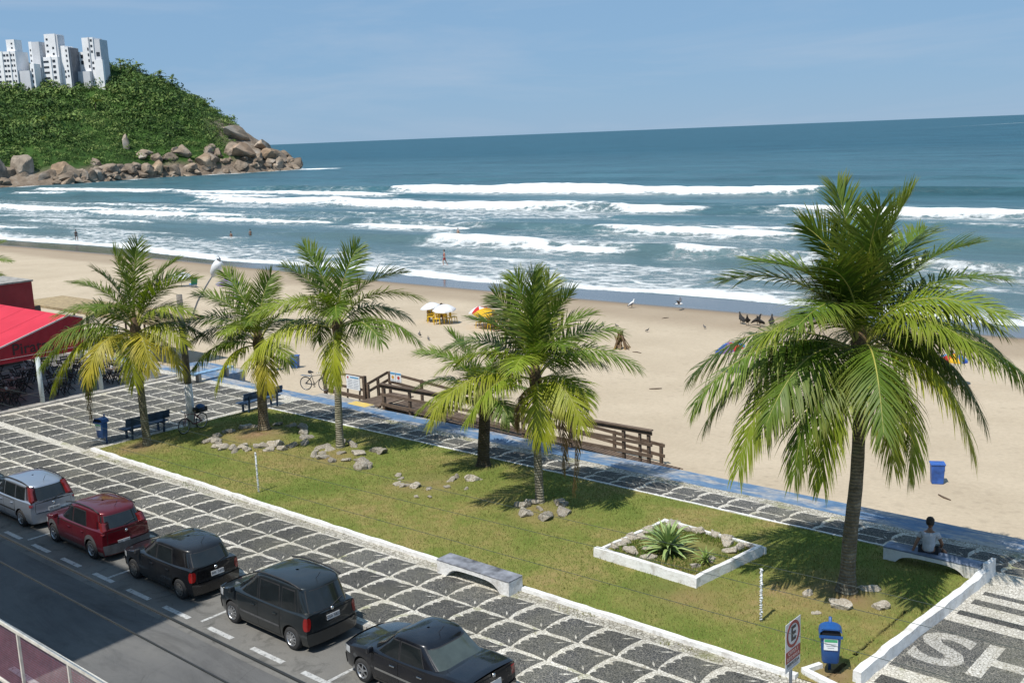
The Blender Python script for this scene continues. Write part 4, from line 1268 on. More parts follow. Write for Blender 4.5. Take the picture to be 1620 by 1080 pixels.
for x, y, s in [(-33.0, 25.2, .28), (-33.6, 26.1, .30), (-33.05, 26.0, .26), (-32.85, 25.5, .20), (-32.4, 25.2, .26), (-31.8, 25.15, .26), (-31.45, 25.5, .24), (-32.75, 26.95, .30), (-31.7, 26.3, .28), (-31.0, 25.9, .26), (-33.3, 26.85, .28), (-33.4, 25.6, .22), (-32.2, 25.9, .18)]:
    stone(x, y, s, 'stone in the low heap round the pale palm beside the ramp', 'stones round the pale palm by the ramp')
stone(-30.35, 25.5, .48, 'large rough stone right of the low heap round the pale palm', 'stones round the pale palm by the ramp')
stone(-31.3, 27.0, .34, 'rounded brown stone behind the low heap round the pale palm', 'stones round the pale palm by the ramp', tone=.7)
for x, y, s in [(-38.5, 24.05, .28), (-38.05, 24.15, .28), (-37.7, 23.95, .24), (-37.3, 23.85, .28), (-36.95, 23.75, .26), (-36.6, 23.9, .30), (-36.35, 24.25, .28), (-36.2, 23.75, .22), (-35.9, 24.15, .26), (-35.75, 24.7, .32), (-35.2, 24.65, .26),
                (-34.85, 25.05, .28), (-34.85, 25.6, .30), (-34.8, 26.1, .28), (-35.3, 26.6, .28), (-35.9, 27.0, .28), (-36.7, 27.5, .30), (-38.05, 27.2, .30), (-38.9, 26.1, .36), (-37.3, 27.35, .26), (-38.5, 26.4, .22), (-38.7, 24.6, .3), (-38.9, 25.3, .28)]:
    stone(x, y, s, 'stone of the wide ring round the palm mound by the back bench', 'stones round the palm mound by the back bench')
stone(-35.5, 25.2, .42, 'large pale stone at the front of the palm mound by the back bench', 'stones round the palm mound by the back bench', tone=1.05)

# ------------------------------------------------------------------ square planter with an agave
pl = thing('planter_border', 'square white-washed planter border on the lawn with stones and an agave inside', 'planter', (-16.2, 25.1, 0.1))
def wall_piece(xa, ya, xb, yb, w, h, seed):
    r = random.Random(seed)
    L = math.hypot(xb - xa, yb - ya); n_ = max(3, int(L / .25)); dx, dy = (xb - xa) / L, (yb - ya) / L
    rows = [[] for _ in range(4)]
    for k in range(n_ + 1):
        x, y = xa + (xb - xa) * k / n_, ya + (yb - ya) * k / n_
        a, b, c = r.uniform(-.012, .012), r.uniform(-.012, .012), r.uniform(-.012, .012)
        for i_, (off, z) in enumerate(((-w / 2 + a, 0), (-w / 2 + a + .02, h + c), (w / 2 + b - .02, h + c), (w / 2 + b, 0))):
            rows[i_].append((x - dy * off, y + dx * off, z))
    mb = MB().grid(rows)
    mb.add([rows[i][0] for i in range(4)], [(0, 1, 2, 3)]); mb.add([rows[i][n_] for i in range(4)], [(3, 2, 1, 0)])
    return mb.build('border_wall', M_LIME, pl, angle=35)
ox, oy = 16.2, -25.1
cn = [(-17.93, 23.6), (-14.55, 23.45), (-14.2, 26.55), (-17.7, 26.85)]
for k in range(4):
    (xa, ya), (xb, yb) = cn[k], cn[(k + 1) % 4]
    ins = .09 if k % 2 else -.09
    L = math.hypot(xb - xa, yb - ya); ux, uy = (xb - xa) / L, (yb - ya) / L
    wall_piece(xa + ux * ins + ox, ya + uy * ins + oy, xb - ux * ins + ox, yb - uy * ins + oy, .18 if k < 2 else .14, .34 if k < 2 else .26, 40 + k)
soil = np.array([[-17.85, 23.65], [-14.6, 23.5], [-14.3, 26.5], [-17.65, 26.75]])
gx, gy = np.meshgrid(np.linspace(0, 1, 30), np.linspace(0, 1, 30))
XY = (soil[0] * ((1 - gx) * (1 - gy))[..., None] + soil[1] * (gx * (1 - gy))[..., None] + soil[2] * (gx * gy)[..., None] + soil[3] * ((1 - gx) * gy)[..., None])
zz = .17 + .06 * fbm(XY[..., 0] * 2, XY[..., 1] * 2, 83)
link('planter_soil', np_mesh('planter_soil', np.stack([XY[..., 0].ravel() + ox, XY[..., 1].ravel() + oy, zz.ravel()], 1), grid_faces(30, 30), M_LAWN, True, {'bare': np.full(900, .35)}), pl)
Vp, Cp = blades(9000, -17.7, -14.5, 23.7, 26.6, lambda x, y: np.full(len(x), .30), .03, .11, .012, ((.07, .13, .018), (.16, .18, .04)), lambda x, y: fbm(x * 1.6, y * 1.6, 84) > .40)
g = stuff(link('grass', np_mesh('grass', Vp, np.arange(len(Vp)).reshape(-1, 3), M_BLADE, False, {'tint': Cp})))
tag(g, 'tufts of green weeds growing inside the square planter', 'grass')
for x, y, s in [(-17.75, 24.15, .20), (-17.7, 24.45, .24), (-17.7, 24.7, .22), (-17.72, 25.05, .24), (-17.5, 25.2, .24), (-17.7, 25.7, .26), (-17.15, 24.15, .28), (-16.9, 24.6, .18), (-16.5, 24.1, .26), (-15.1, 24.3, .22), (-14.95, 24.95, .17), (-15.2, 25.1, .14),
                (-15.2, 26.25, .26), (-14.85, 25.85, .24), (-14.75, 26.2, .24), (-14.6, 26.45, .22), (-15.4, 26.6, .28), (-15.85, 26.65, .26), (-16.35, 26.62, .28), (-16.8, 26.55, .24), (-17.3, 26.55, .3)]:
    stone(x, y, s, 'white stone along the inner edge of the square planter', 'stones inside the square planter', z=.30, tone=rr.uniform(.95, 1.2))

def rosette(name, label, cat, loc, n, L, w, cols, seed):
    r = np.random.RandomState(seed)
    t_ = thing(name, label, cat, loc)
    for k in range(n):
        az = k * 2.399963 + r.normal(0, .1)
        el = rad(np.interp(k / n, [0, .4, 1], [86, 52, 4])) + r.normal(0, .07)
        ll = L * np.interp(k / n, [0, .25, .8, 1], [.75, 1, 1, .75]) * r.uniform(.9, 1.1)
        hd = np.array([math.cos(az), math.sin(az), 0]); sd = np.array([-hd[1], hd[0], 0])
        rows = []
        for s, ww in ((0, .6), (.2, .95), (.5, 1.0), (.8, .6), (1.0, .05)):
            e = el - .25 * s * s * (1 if el < 1.2 else .3)
            p = hd * ll * s * math.cos(e) + np.array([0, 0, .12 + ll * s * math.sin(e)])
            nrm = np.array([-hd[0] * math.sin(e), -hd[1] * math.sin(e), math.cos(e)])
            rows.append([p - sd * w * ww + nrm * w * .5 * ww, p, p + sd * w * ww + nrm * w * .5 * ww])
        o = MB().grid([[tuple(q) for q in row] for row in rows]).build('blade_leaf', M_AGAVE, t_, smooth=True)
        c = cols[r.randint(len(cols))]
        o.color = (*c, 1)
    return t_
t = NT('agave_leaf')
t.set(Base_Color=t.mix(1.0, t.ramp(t.noise(4, 4), [(0.3, .8), (0.7, 1.15)]), t.objcol(), 'MULTIPLY'), Roughness=.5)
M_AGAVE = t.mat
rosette('agave', 'large spiky green agave in the middle of the square planter', 'agave', (-16.25, 24.75, .28), 70, .95, .050, [(.22, .32, .11), (.28, .37, .13), (.34, .42, .17), (.18, .27, .09)], 5)
rosette('small_agave', 'small light green spiky plant near the front corner of the planter', 'plant', (-14.98, 24.68, .28), 24, .42, .022, [(.17, .26, .05), (.22, .30, .07)], 6)
# ------------------------------------------------------------------ cars (front towards -X)
def paint(name, col, metal=0.0, rough=.28):
    t = NT(name)
    d_ = t.ramp(t.noise(1.4, 5, .65), [(.35, 0.0), (.75, 0.035)])
    t.set(Base_Color=t.mix(d_, col, (.28, .26, .23)), Metallic=metal, Roughness=t.ramp(t.noise(3, 5), [(.3, rough), (.7, rough + .1)]), Coat_Weight=.9, Coat_Roughness=.04, Specular_IOR_Level=.25)
    return t.mat
M_RUBBER = simple('tyre_rubber', (.028, .028, .029), .9, var=.3, scale=8)
M_ALLOY = simple('alloy_wheel', (.55, .56, .58), .35, .9, var=.1)
M_STEELRIM = simple('dull_steel_rim', (.23, .21, .19), .6, .5, var=.3)
M_GLASS = simple('tinted_car_glass', (.012, .015, .016), .05, var=.2, scale=2, spec=.7)
M_GLASS2 = simple('greenish_car_glass', (.055, .07, .065), .06, var=.2, scale=2, spec=.7)
M_BLACKPLASTIC = simple('black_car_plastic', (.022, .022, .024), .6, var=.2)
M_GREYPLASTIC = simple('grey_car_cladding', (.075, .076, .08), .65, var=.2)
M_TAIL = simple('red_tail_lamp', (.24, .010, .009), .15, var=.2, coat=.6)
M_TAILDARK = simple('dark_red_tail_lamp', (.15, .012, .012), .15, var=.2, coat=.6)
M_TAILPALE = simple('pale_tail_lamp', (.42, .28, .25), .15, var=.2, coat=.6)
M_HEADLAMP = simple('clear_head_lamp', (.48, .50, .52), .1, var=.2, coat=.8)
M_PLATE = simple('number_plate', (.42, .43, .44), .5, var=.06)
M_PLATETXT = simple('number_plate_ink', (.03, .03, .035), .6)
M_CHROME = simple('chrome_trim', (.7, .7, .7), .15, 1.0, var=.05)
M_UNDER = simple('car_underside_and_gap_shade', (.012, .012, .012), .95)

def make_wheel(parent, x, y, r, rim_mat, side, spokes, wid=.19, steel=False):
    """side -1: outer face towards -Y"""
    w = link('wheel', MB().lathe([(r * .60, -wid / 2 + .01), (r * .90, -wid / 2), (r * .98, -wid / 2 + .03), (r, -wid * .25), (r, wid * .25), (r * .98, wid / 2 - .03), (r * .9, wid / 2), (r * .6, wid / 2 - .01)], 28, axis='Y').mesh('tyre', M_RUBBER, True), parent, (x, y, r))
    m = MB()
    s = side
    m.lathe([(r * .64, s * wid / 2), (r * .60, s * (wid / 2 + .006)), (r * .56, s * (wid / 2 - .012)), (r * .54, s * (wid / 2 - .055))], 28, axis='Y')
    m.lathe([(r * .545, s * (wid / 2 - .055)), (.005, s * (wid / 2 - .06))], 20, axis='Y', mi=1)
    m.lathe([(.005, s * (wid / 2 + .004)), (r * .16, s * (wid / 2 + .002)), (r * .18, s * (wid / 2 - .03))], 14, axis='Y')
    for k in range(spokes):
        a = 2 * PI * k / spokes + .3
        ca, sa = math.cos(a), math.sin(a)
        wd = .034 if not steel else .05
        p0 = Vector((ca * r * .12, s * (wid / 2 - .004), sa * r * .12)); p1 = Vector((ca * r * .57, s * (wid / 2 - .010), sa * r * .57))
        m.bar(p0, p1, .02, wd * (1 if not steel else 1.7), up=(-sa, 0, ca))
    m.build('rim', [rim_mat, M_UNDER], w, angle=40)
    return w

def car(label, loc, c):
    """c: the car's measurements; local x from -L/2 (front) to L/2 (rear)"""
    L, W, H, wb = c['L'], c['W'], c['H'], c['wb']
    t_ = thing('parked_car', label, 'car', loc, c.get('rz', 0.0), 'cars parked along the kerb')
    P = c['paint']
    r = c.get('r', .29)
    xfw, xrw = -L / 2 + c['fo'], -L / 2 + c['fo'] + wb
    zb = c['belt']
    bulge = .13
    X0, X1 = -L / 2 + bulge, L / 2 - bulge * .7
    def plan(x):
        u = abs(2 * x / L)
        return 1 - (.20 if x < 0 else .10) * u ** 5
    def vert(z):
        return float(np.interp(z, [.15, .28, .5, .72, .95, 1.1], [.91, .965, 1.0, .992, .955, .93]))
    def hw(x, z):
        return W / 2 * plan(x) * vert(z)
    top = lambda x: float(np.interp(x, [q[0] * L - L / 2 for q in c['top']], [q[1] for q in c['top']]))
    ra = r + .055
    def bot(x):
        z = .19
        for xw in (xfw, xrw):
            d = abs(x - xw)
            if d < ra:
                z = max(z, r + math.sqrt(ra * ra - d * d))
        return z
    xs = sorted(set([X0 + (X1 - X0) * k / 46 for k in range(47)] + [xw + ra * q for xw in (xfw, xrw) for q in (-1.0, -.99, -.93, -.8, -.6, -.35, 0, .35, .6, .8, .93, .99, 1.0)]))
    nz = 9
    body = MB()
    for s in (-1, 1):
        rows = []
        for k in range(nz):
            f = k / (nz - 1)
            rows.append([(x, s * hw(x, bot(x) + (top(x) - .03 - bot(x)) * f), bot(x) + (top(x) - .03 - bot(x)) * f) for x in xs])
        rows.append([(x, s * (hw(x, top(x)) - .03), top(x) - .004) for x in xs])
        rows.append([(x, s * (hw(x, top(x)) - .07), top(x) + .006) for x in xs])
        body.grid(rows, flip=s > 0)
    # top skin (bonnet, cowl, boot)
    rows = []
    for k in range(9):
        f = -1 + 2 * k / 8
        rows.append([(x, f * (hw(x, top(x)) - .07), top(x) + .006 + .035 * (1 - f * f)) for x in xs])
    body.grid(rows)
    # ends
    for e, xe, sg in ((0, X0, -1), (1, X1, 1)):
        b_ = bulge if e == 0 else bulge * .7
        rows = []
        zt = top(xe)
        for k in range(9):
            f = k / 8
            z = .20 + (zt - .004 - .20) * f
            bump_ = float(np.interp(z, [.2, .3, .42, .55, .62, .8, 1.0], [.75, 1.0, 1.08, 1.0, .80, .62, .30] if e == 0 else [.7, 1.0, 1.05, 1.0, .72, .62, .45]))
            wk = hw(xe, z) if f < .97 else hw(xe, z) - .03
            row = []
            for q in range(13):
                g = -1 + q / 6
                row.append((xe + sg * b_ * bump_ * (1 - abs(g) ** 2.6), wk * g, z + (.035 if f == 1 else 0) * (1 - g * g)))
            rows.append(row)
        body.grid(rows, flip=(e == 0))
    body.build('body', P, t_, angle=38)
    # underside and wheel wells
    MB().box((0, 0, .33), (L * .93, W * .74, .26)).build('underside', M_UNDER, t_)
    mb = MB().box((0, 0, .55), (L * .80, W * .70, .5)).build('wheel_well', M_UNDER, t_)
    # cabin
    xf0, xf1, xr0, xr1 = [q * L - L / 2 for q in c['cabin']]
    n = 4.2
    wbse, wtop = hw((xf0 + xr0) / 2, zb) - .030, W / 2 * c.get('roofw', .79)
    def ring(v):
        a = v
        ve = max(v, 0) ** 1.25
        return xf0 + (xf1 - xf0) * a, xr0 + (xr1 - xr0) * (a if v < .9 else a), wbse + (wtop - wbse) * ve
    def zc(x, v):
        u = (x - (xf1 + xr1) / 2) / ((xr1 - xf1) / 2)
        rz = H - .075 - .05 * max(0, abs(u)) ** 2.2 * (1.0 if u < 0 else c.get('rdrop', 1.0))
        return zb - .02 + (rz - zb + .02) * v
    def cab(x, v):                     # half width of the cabin at x
        a0, a1, w = ring(v)
        xc, ha = (a0 + a1) / 2, (a1 - a0) / 2
        u = min(abs((x - xc) / ha), 1)
        return w * (1 - u ** n) ** (1 / n) if u < 1 else 0
    def cabx(y, v, sg):
        a0, a1, w = ring(v)
        xc, ha = (a0 + a1) / 2, (a1 - a0) / 2
        u = min(abs(y / w), .999)
        return xc + sg * ha * (1 - u ** n) ** (1 / n)
    cm = MB()
    NA = 72
    rows = []
    vs_ = [0, .15, .3, .45, .6, .75, .88, .96, 1.0]
    for v in vs_:
        a0, a1, w = ring(v)
        xc, ha = (a0 + a1) / 2, (a1 - a0) / 2
        row = []
        for k in range(NA):
            th = 2 * PI * k / NA
            cx_, sy_ = math.cos(th), math.sin(th)
            x = xc + ha * math.copysign(abs(cx_) ** (2 / n), cx_)
            y = w * math.copysign(abs(sy_) ** (2 / n), sy_)
            row.append((x, y, zc(x, v)))
        rows.append(row)
    for sc_, dz in ((.975, .020), (.93, .038), (.80, .058), (.5, .076), (.05, .082)):
        a0, a1, w = ring(1.0)
        xc, ha = (a0 + a1) / 2, (a1 - a0) / 2
        rows.append([(xc + (p[0] - xc) * sc_, p[1] * sc_, zc(xc + (p[0] - xc) * sc_, 1.0) + dz) for p in rows[8]])
    rows = [row + [row[0]] for row in rows]
    cm.grid(rows)
    cm.build('cabin', c.get('roofpaint', P), t_, angle=40)
    # glass
    glass = c.get('glass', M_GLASS)
    def panel(fn, nu, nv, name, mat, par):
        return MB().grid([[fn(i / nu, j / nv) for i in range(nu + 1)] for j in range(nv + 1)]).build(name, mat, par, smooth=True)
    def front_pane(u, v):
        v_ = .07 + .84 * v
        y = (-.86 + 1.72 * u) * ring(v_)[2]
        x = cabx(y, v_, -1)
        return (x - .006, y, zc(x, v_) + .006)
    panel(front_pane, 12, 6, 'windscreen', glass, t_)
    gv0, gv1, gw = c.get('rearglass', (.10, .90, .84))
    def rear_pane(u, v):
        v_ = gv0 + (gv1 - gv0) * v
        y = (gw - 2 * gw * u) * ring(v_)[2]
        x = cabx(y, v_, 1)
        return (x + .006, y, zc(x, v_) + .006)
    rg = panel(rear_pane, 12, 6, 'rear_window', c.get('rglass', glass), t_)
    def rear_seal(u, v):
        v_ = gv0 + (gv1 - gv0) * (-.04 + 1.08 * v)
        y = (gw - 2 * gw * u) * 1.045 * ring(v_)[2]
        x = cabx(y, v_, 1)
        return (x + .003, y, zc(x, v_) + .002)
    panel(rear_seal, 12, 6, 'window_seal', M_BLACKPLASTIC, rg)
    # tailgate skin over a near-black sheet that paints in its gap's shade
    def gate(u, v, k=1.0, o_=.012):
        z = .57 + (top(X1) - .05 - .57) * (v if k == 1 else -.05 + 1.1 * v)
        g = (-.80 + 1.6 * u) * k
        bump_ = float(np.interp(z, [.2, .3, .42, .55, .62, .8, 1.0], [.7, 1.0, 1.05, 1.0, .72, .62, .45]))
        return (X1 + bulge * .7 * bump_ * (1 - abs(g) ** 2.6) + o_, hw(X1, z) * g, z)
    tg = panel(gate, 12, 5, 'tailgate', P, t_)
    panel(lambda u, v: gate(u, v, 1.018, .006), 12, 5, 'tailgate_gap_shade', M_UNDER, tg)
    for s in (-1, 1):
        for (xa0, xb0, xa1, xb1) in c['side']:
            def side_pane(u, v, s=s):
                v_ = .08 + .80 * v
                xa = (xa0 + (xa1 - xa0) * v) * L - L / 2; xb = (xb0 + (xb1 - xb0) * v) * L - L / 2
                x = xa + (xb - xa) * (u if s < 0 else 1 - u)
                return (x, s * (cab(x, v_) + .005), zc(x, v_))
            sw = panel(side_pane, 8, 5, 'side_window', glass, t_)
            def seal(u, v, s=s):
                p = side_pane(-.045 + 1.09 * u, -.05 + 1.12 * v, s)
                return (p[0], s * (cab(p[0], min(.97, .08 + .80 * (-.05 + 1.12 * v))) + .002), p[2])
            panel(seal, 8, 5, 'window_seal', M_BLACKPLASTIC, sw)
        # doors: skins just proud of the body, each with its handle
        for (xa, xb) in c['doors']:
            xa_, xb_ = xa * L - L / 2, xb * L - L / 2
            def skin(u, v, s=s):
                x = xa_ + (xb_ - xa_) * (u if s < 0 else 1 - u)
                z0 = max(.27, bot(x) + .03)
                z = z0 + (zb - .06 - z0) * v
                return (x, s * (hw(x, z) + .006), z)
            d = panel(skin, 8, 6, 'door', P, t_)
            def gap(u, v, s=s):
                p = skin(-.022 + 1.044 * u, -.03 + 1.06 * v, s)
                return (p[0], s * (hw(p[0], p[2]) + .003), p[2])
            panel(gap, 8, 6, 'door_gap_shade', M_UNDER, d)  # dark sheet under the door; its rim paints the shade of the gap
            hx = xb_ - .17
            MB().box((hx, s * (hw(hx, zb - .16) + .022), zb - .16), (.16, .03, .032)).build('handle', c.get('handle', P), d, bevel=.008)
        if c.get('clad'):
            def clad(u, v, s=s):
                x = X0 + .05 + (X1 - X0 - .1) * (u if s < 0 else 1 - u)
                z = bot(x) + (c['clad'] if c['clad'] > 0 else .1) * v
                return (x, s * (hw(x, z) + .009), z)
            panel(clad, 60, 2, 'side_cladding', M_GREYPLASTIC, t_)
        if c.get('strip'):
            def strp(u, v, s=s):
                x = (.30 + .42 * (u if s < 0 else 1 - u)) * L - L / 2
                z = .50 + .05 * v
                return (x, s * (hw(x, z) + .011), z)
            panel(strp, 10, 1, 'side_moulding', c['strip'], t_)
        # mirror
        mxp = xf0 + .30
        MB().box((mxp, s * (W / 2 + .06), zb + .06), (.10, .19, .13), taper=.85).build('side_mirror', c.get('mirror', P), t_, bevel=.03)
        # lamps
        (lz0, lz1, lw, lx) = c['tail']
        lamp = MB()
        rows = []
        for k in range(9):
            z = lz0 + (lz1 - lz0) * k / 8
            row = []
            for q in range(9):
                f = q / 8                       # from the side round to the back
                a_ = .20 * abs((k - 4) / 4) ** 3
                f = a_ + (1 - 2 * a_) * f
                if z <= zb - .02:
                    wy = hw(X1, z)
                    if f < .5:
                        x = X1 - lx * (1 - f * 2); y = hw(x, z) + .008
                    else:
                        g = 1 - (f - .5) * 2 * lw
                        bump_ = float(np.interp(z, [.2, .3, .42, .55, .62, .8, 1.0], [.7, 1.0, 1.05, 1.0, .72, .62, .45]))
                        y = wy * g; x = X1 + bulge * .7 * bump_ * (1 - g ** 2.6) + .008
                else:
                    v_ = (z - zb + .02) / (H - .09 - zb + .02)
                    a0, a1, w = ring(min(v_, 1))
                    xc, ha = (a0 + a1) / 2, (a1 - a0) / 2
                    if f < .5:
                        x = xc + ha * (1 - (1 - f * 2) * lx / ha * .9) - .001; y = cab(x, v_) + .008
                        if f > .30: y = w * .93 + .008
                    else:
                        y = w * (.93 - (f - .5) * 2 * lw * .6); x = cabx(y, v_, 1) + .01
                row.append((x, s * y, z))
            rows.append(row)
        lamp.grid(rows, flip=s < 0)
        lamp.build('tail_lamp', c.get('tailmat', M_TAIL), t_, smooth=True)
        hl = MB()
        rows = []
        hz0, hz1 = c.get('head', (.58, .74))
        for k in range(4):
            z = hz0 + (hz1 - hz0) * k / 3
            row = []
            for q in range(7):
                f = q / 6
                if f < .5:
                    x = X0 + .22 * (1 - f * 2); y = hw(x, z) + .008
                else:
                    g = 1 - (f - .5) * .7
                    y = hw(X0, z) * g; x = X0 - bulge * .8 * (1 - g ** 2.6) - .010
                row.append((x, s * y, z))
            rows.append(row)
        hl.grid(rows, flip=s > 0)
        hl.build('head_lamp', M_HEADLAMP, t_, smooth=True)
        for xw in (xfw, xrw):
            make_wheel(t_, xw, s * (W / 2 - .105), r, c['rim'], s, c.get('spokes', 9), steel=c.get('steel', False))
        if c.get('rails'):
            pts = []
            for k in range(9):
                x = (c['rails'][0] + (c['rails'][1] - c['rails'][0]) * k / 8) * L - L / 2
                e = min(k, 8 - k) / 8
                pts.append((x, s * (wtop - .06), zc(x, 1) + .03 + .05 * min(1, e * 5)))
            MB().tube(pts, .021, 6).build('roof_rail', M_BLACKPLASTIC, t_, smooth=True)
    # rear bumper, plate, badge, wiper, aerial
    def bumper(u, v):
        z = .24 + .30 * v
        g = -1 + 2 * u
        return (X1 + bulge * .7 * 1.08 * (1 - abs(g) ** 3) + .022, -(hw(X1, z) + .008) * g * -1, z)
    panel(bumper, 14, 4, 'rear_bumper', c.get('bumper', P), t_)
    def bumperf(u, v):
        z = .24 + .27 * v
        g = 1 - 2 * u
        return (X0 - bulge * 1.12 * (1 - abs(g) ** 3) - .02, (hw(X0, z) + .008) * g * 1, z)
    panel(bumperf, 14, 4, 'front_bumper', c.get('bumper', P), t_)
    px, pz, tilt = c['plate']
    R = Matrix.Rotation(tilt, 3, 'Y')
    xp = X1 + bulge * .7 * px
    pm = MB().box((xp, c.get('platey', 0), pz), (.018, .40, .13), rot=R).build('number_plate', M_PLATE, t_)
    if c.get('platetxt'):
        me = text_mesh(c['platetxt'], .105, M_PLATETXT, .0008)
        o = link('plate_lettering', me, pm, (xp + .0115, c.get('platey', 0), pz))
        o.rotation_euler = Matrix(((0, 0, 1), (1, 0, 0), (0, 1, 0))).to_euler()
    bz = c.get('badge', zb - .06)
    MB().lathe([(.005, .02), (.04, .016), (.046, 0)], 14, (X1 + bulge * .7 * .62 + .012, 0, bz), axis='X').build('badge', M_CHROME, t_, smooth=True)
    y0 = ring(.2)[2]
    if c.get('wiper', True):
        a = Vector(rear_pane(.5, .02)); b = Vector(rear_pane(.2, .25))
        MB().bar(a + Vector((.012, 0, 0)), b + Vector((.012, 0, 0)), .018, .018).build('rear_wiper', M_BLACKPLASTIC, t_)
    xa = xf1 + .18 if c.get('aerial') == 'front' else xr1 - .30
    za = zc(xa, 1) + .055
    MB().tube([(xa, 0, za), (xa + .10, 0, za + .10), (xa + .20, 0, za + .22)], .007, 5).build('aerial', M_BLACKPLASTIC, t_)
    return t_

HATCH = dict(L=3.83, W=1.65, H=1.46, wb=2.42, fo=.74, belt=.92, r=.295,
             top=[(0, .70), (.035, .75), (.10, .80), (.22, .885), (.285, .925), (.5, .93), (.93, .95), (.975, .93), (1, .90)],
             cabin=(.235, .415, .985, .905), side=[(.335, .515, .435, .515), (.535, .735, .535, .715)], doors=[(.285, .525), (.528, .735)],
             tail=(.60, .90, .25, .14), plate=(1.0, .64, -.12), rim=M_STEELRIM, spokes=6)
P_SILVER = paint('silver_metallic_paint', (.36, .40, .46), .7, .32)
P_RED = paint('dark_red_paint', (.095, .003, .008), .3, .28)
P_BLACK = paint('black_paint', (.004, .004, .005), 0, .25)
P_GREY = paint('dark_grey_green_paint', (.014, .019, .022), .4, .28)
P_BLACK2 = paint('blue_black_paint', (.004, .005, .009), .2, .22)

wagon = dict(HATCH, L=4.05, W=1.67, H=1.50, wb=2.44, fo=.80, paint=P_SILVER, rim=M_ALLOY, spokes=7, tail=(.78, 1.40, .12, .12), rails=(.42, .90), bumper=P_SILVER, tailmat=M_TAILDARK,
             cabin=(.235, .40, .992, .925), side=[(.33, .50, .42, .50), (.52, .70, .52, .70), (.72, .86, .72, .85)], doors=[(.27, .51), (.513, .71)],
             rearglass=(.02, .90, .80), plate=(1.0, .62, -.05), platetxt='EIE 6081', strip=M_BLACKPLASTIC, badge=.80)
car('silver estate car with tall red tail lamps and roof rails, at the left edge', (-36.65, 15.52, 0), wagon)
cross = dict(HATCH, L=3.92, H=1.55, W=1.68, belt=.96, r=.30, paint=P_RED, rim=M_ALLOY, spokes=6, clad=.13, bumper=M_GREYPLASTIC, rails=(.36, .88), tailmat=M_TAILDARK, rearglass=(.16, .86, .86),
             top=[(0, .74), (.035, .79), (.10, .85), (.22, .93), (.285, .965), (.5, .97), (.93, .985), (.975, .96), (1, .93)], tail=(.86, 1.22, .10, .10), cabin=(.225, .40, .985, .925), plate=(1.05, .55, -.05), platey=-.12, platetxt='DTL 1602', badge=.86)
car('dark red hatchback with grey side cladding and black roof rails', (-31.86, 15.52, 0), cross)
palio = dict(HATCH, paint=P_BLACK, steel=True, bumper=P_BLACK, rearglass=(.04, .88, .88), platetxt='BPL 2472', platey=.03, plate=(1.0, .70, -.12), mirror=M_BLACKPLASTIC, tail=(.60, .88, .17, .10), badge=.86)
car('black hatchback with dull steel wheels, second from the near end of the parked row', (-26.98, 15.50, 0), palio)
mpv = dict(HATCH, L=3.93, W=1.70, H=1.66, wb=2.51, fo=.76, belt=.97, r=.30, paint=P_GREY, rim=M_ALLOY, spokes=10, bumper=P_GREY, rails=(.40, .90), roofw=.80,
           top=[(0, .76), (.035, .82), (.10, .89), (.18, .955), (.235, .985), (.5, .985), (.93, 1.0), (.975, .97), (1, .94)],
           cabin=(.165, .40, .992, .925), side=[(.30, .475, .41, .475), (.505, .705, .505, .70), (.735, .86, .735, .845)], doors=[(.26, .49), (.494, .72)],
           tail=(.62, .94, .15, .11), plate=(1.0, .80, -.06), platetxt='DSA 5827', badge=.99, rearglass=(.12, .92, .88), strip=M_GREYPLASTIC, head=(.66, .84))
car('tall dark grey people carrier with bright alloy wheels between the two black cars', (-22.03, 15.54, 0), mpv)
sedan = dict(HATCH, L=4.23, W=1.66, H=1.46, wb=2.465, fo=.80, belt=.91, r=.29, paint=P_BLACK2, rim=M_ALLOY, spokes=6, bumper=P_BLACK2,
             top=[(0, .70), (.03, .75), (.10, .81), (.20, .885), (.26, .915), (.5, .92), (.74, .95), (.82, .985), (.96, .985), (.985, .95), (1, .90)],
             cabin=(.215, .385, .845, .675), side=[(.315, .475, .405, .475), (.49, .665, .49, .625)], doors=[(.27, .482), (.486, .69)],
             tail=(.68, .92, .28, .15), plate=(.95, .74, -.1), rearglass=(.06, .92, .88), rglass=M_GLASS2, wiper=False, strip=M_CHROME, badge=.93, handle=M_CHROME)
car('glossy black saloon car cut off by the bottom edge of the picture', (-16.76, 15.52, 0), sedan)
car('dark car mostly outside the left edge, ahead of the silver estate', (-42.7, 15.5, 0), dict(palio, platetxt=None))
# ------------------------------------------------------------------ wooden beach ramp
t = NT('weathered_wood')
_n = t.noise(1.0, 6, .7, vec=t.co('Object', (3, 14, 14)))
_c = t.ramp(_n, [(.3, (.055, .036, .025)), (.5, (.105, .075, .054)), (.75, (.19, .15, .115))])
t.set(Base_Color=t.mix(1.0, _c, t.objcol(), 'MULTIPLY'), Roughness=.9).bump(_n, .5, .01)
M_WOOD = t.mat
ramp = thing('beach_ramp', 'weathered brown wooden ramp with railings leading down to the sand', 'ramp', (-37.0, 32.4, 0))
rx, ry = 37.0, -32.4
def plank(name, a, b, w, h, par=None, tone=None):
    k = tone or rr.uniform(.8, 1.25)
    o = MB().bar((a[0] + rx, a[1] + ry, a[2]), (b[0] + rx, b[1] + ry, b[2]), w, h).build(name, M_WOOD, par or ramp)
    o.color = (k, k * .96, k * .92, 1)
    return o
def ndeck(x):
    return .08 - max(0, x + 37.0) * .043
for k in range(9):
    plank('deck_board', (-38.55 + .175 * k, 32.25, .115), (-38.55 + .175 * k, 34.5, .115), .165, .05)
x = -36.9
while x < -21.6:
    plank('deck_board', (x, 32.62, ndeck(x)), (x, 33.95, ndeck(x)), .15, .04)
    x += .17
plank('stringer', (-37.0, 32.58, -.02), (-21.6, 32.58, -.68), .06, .18)
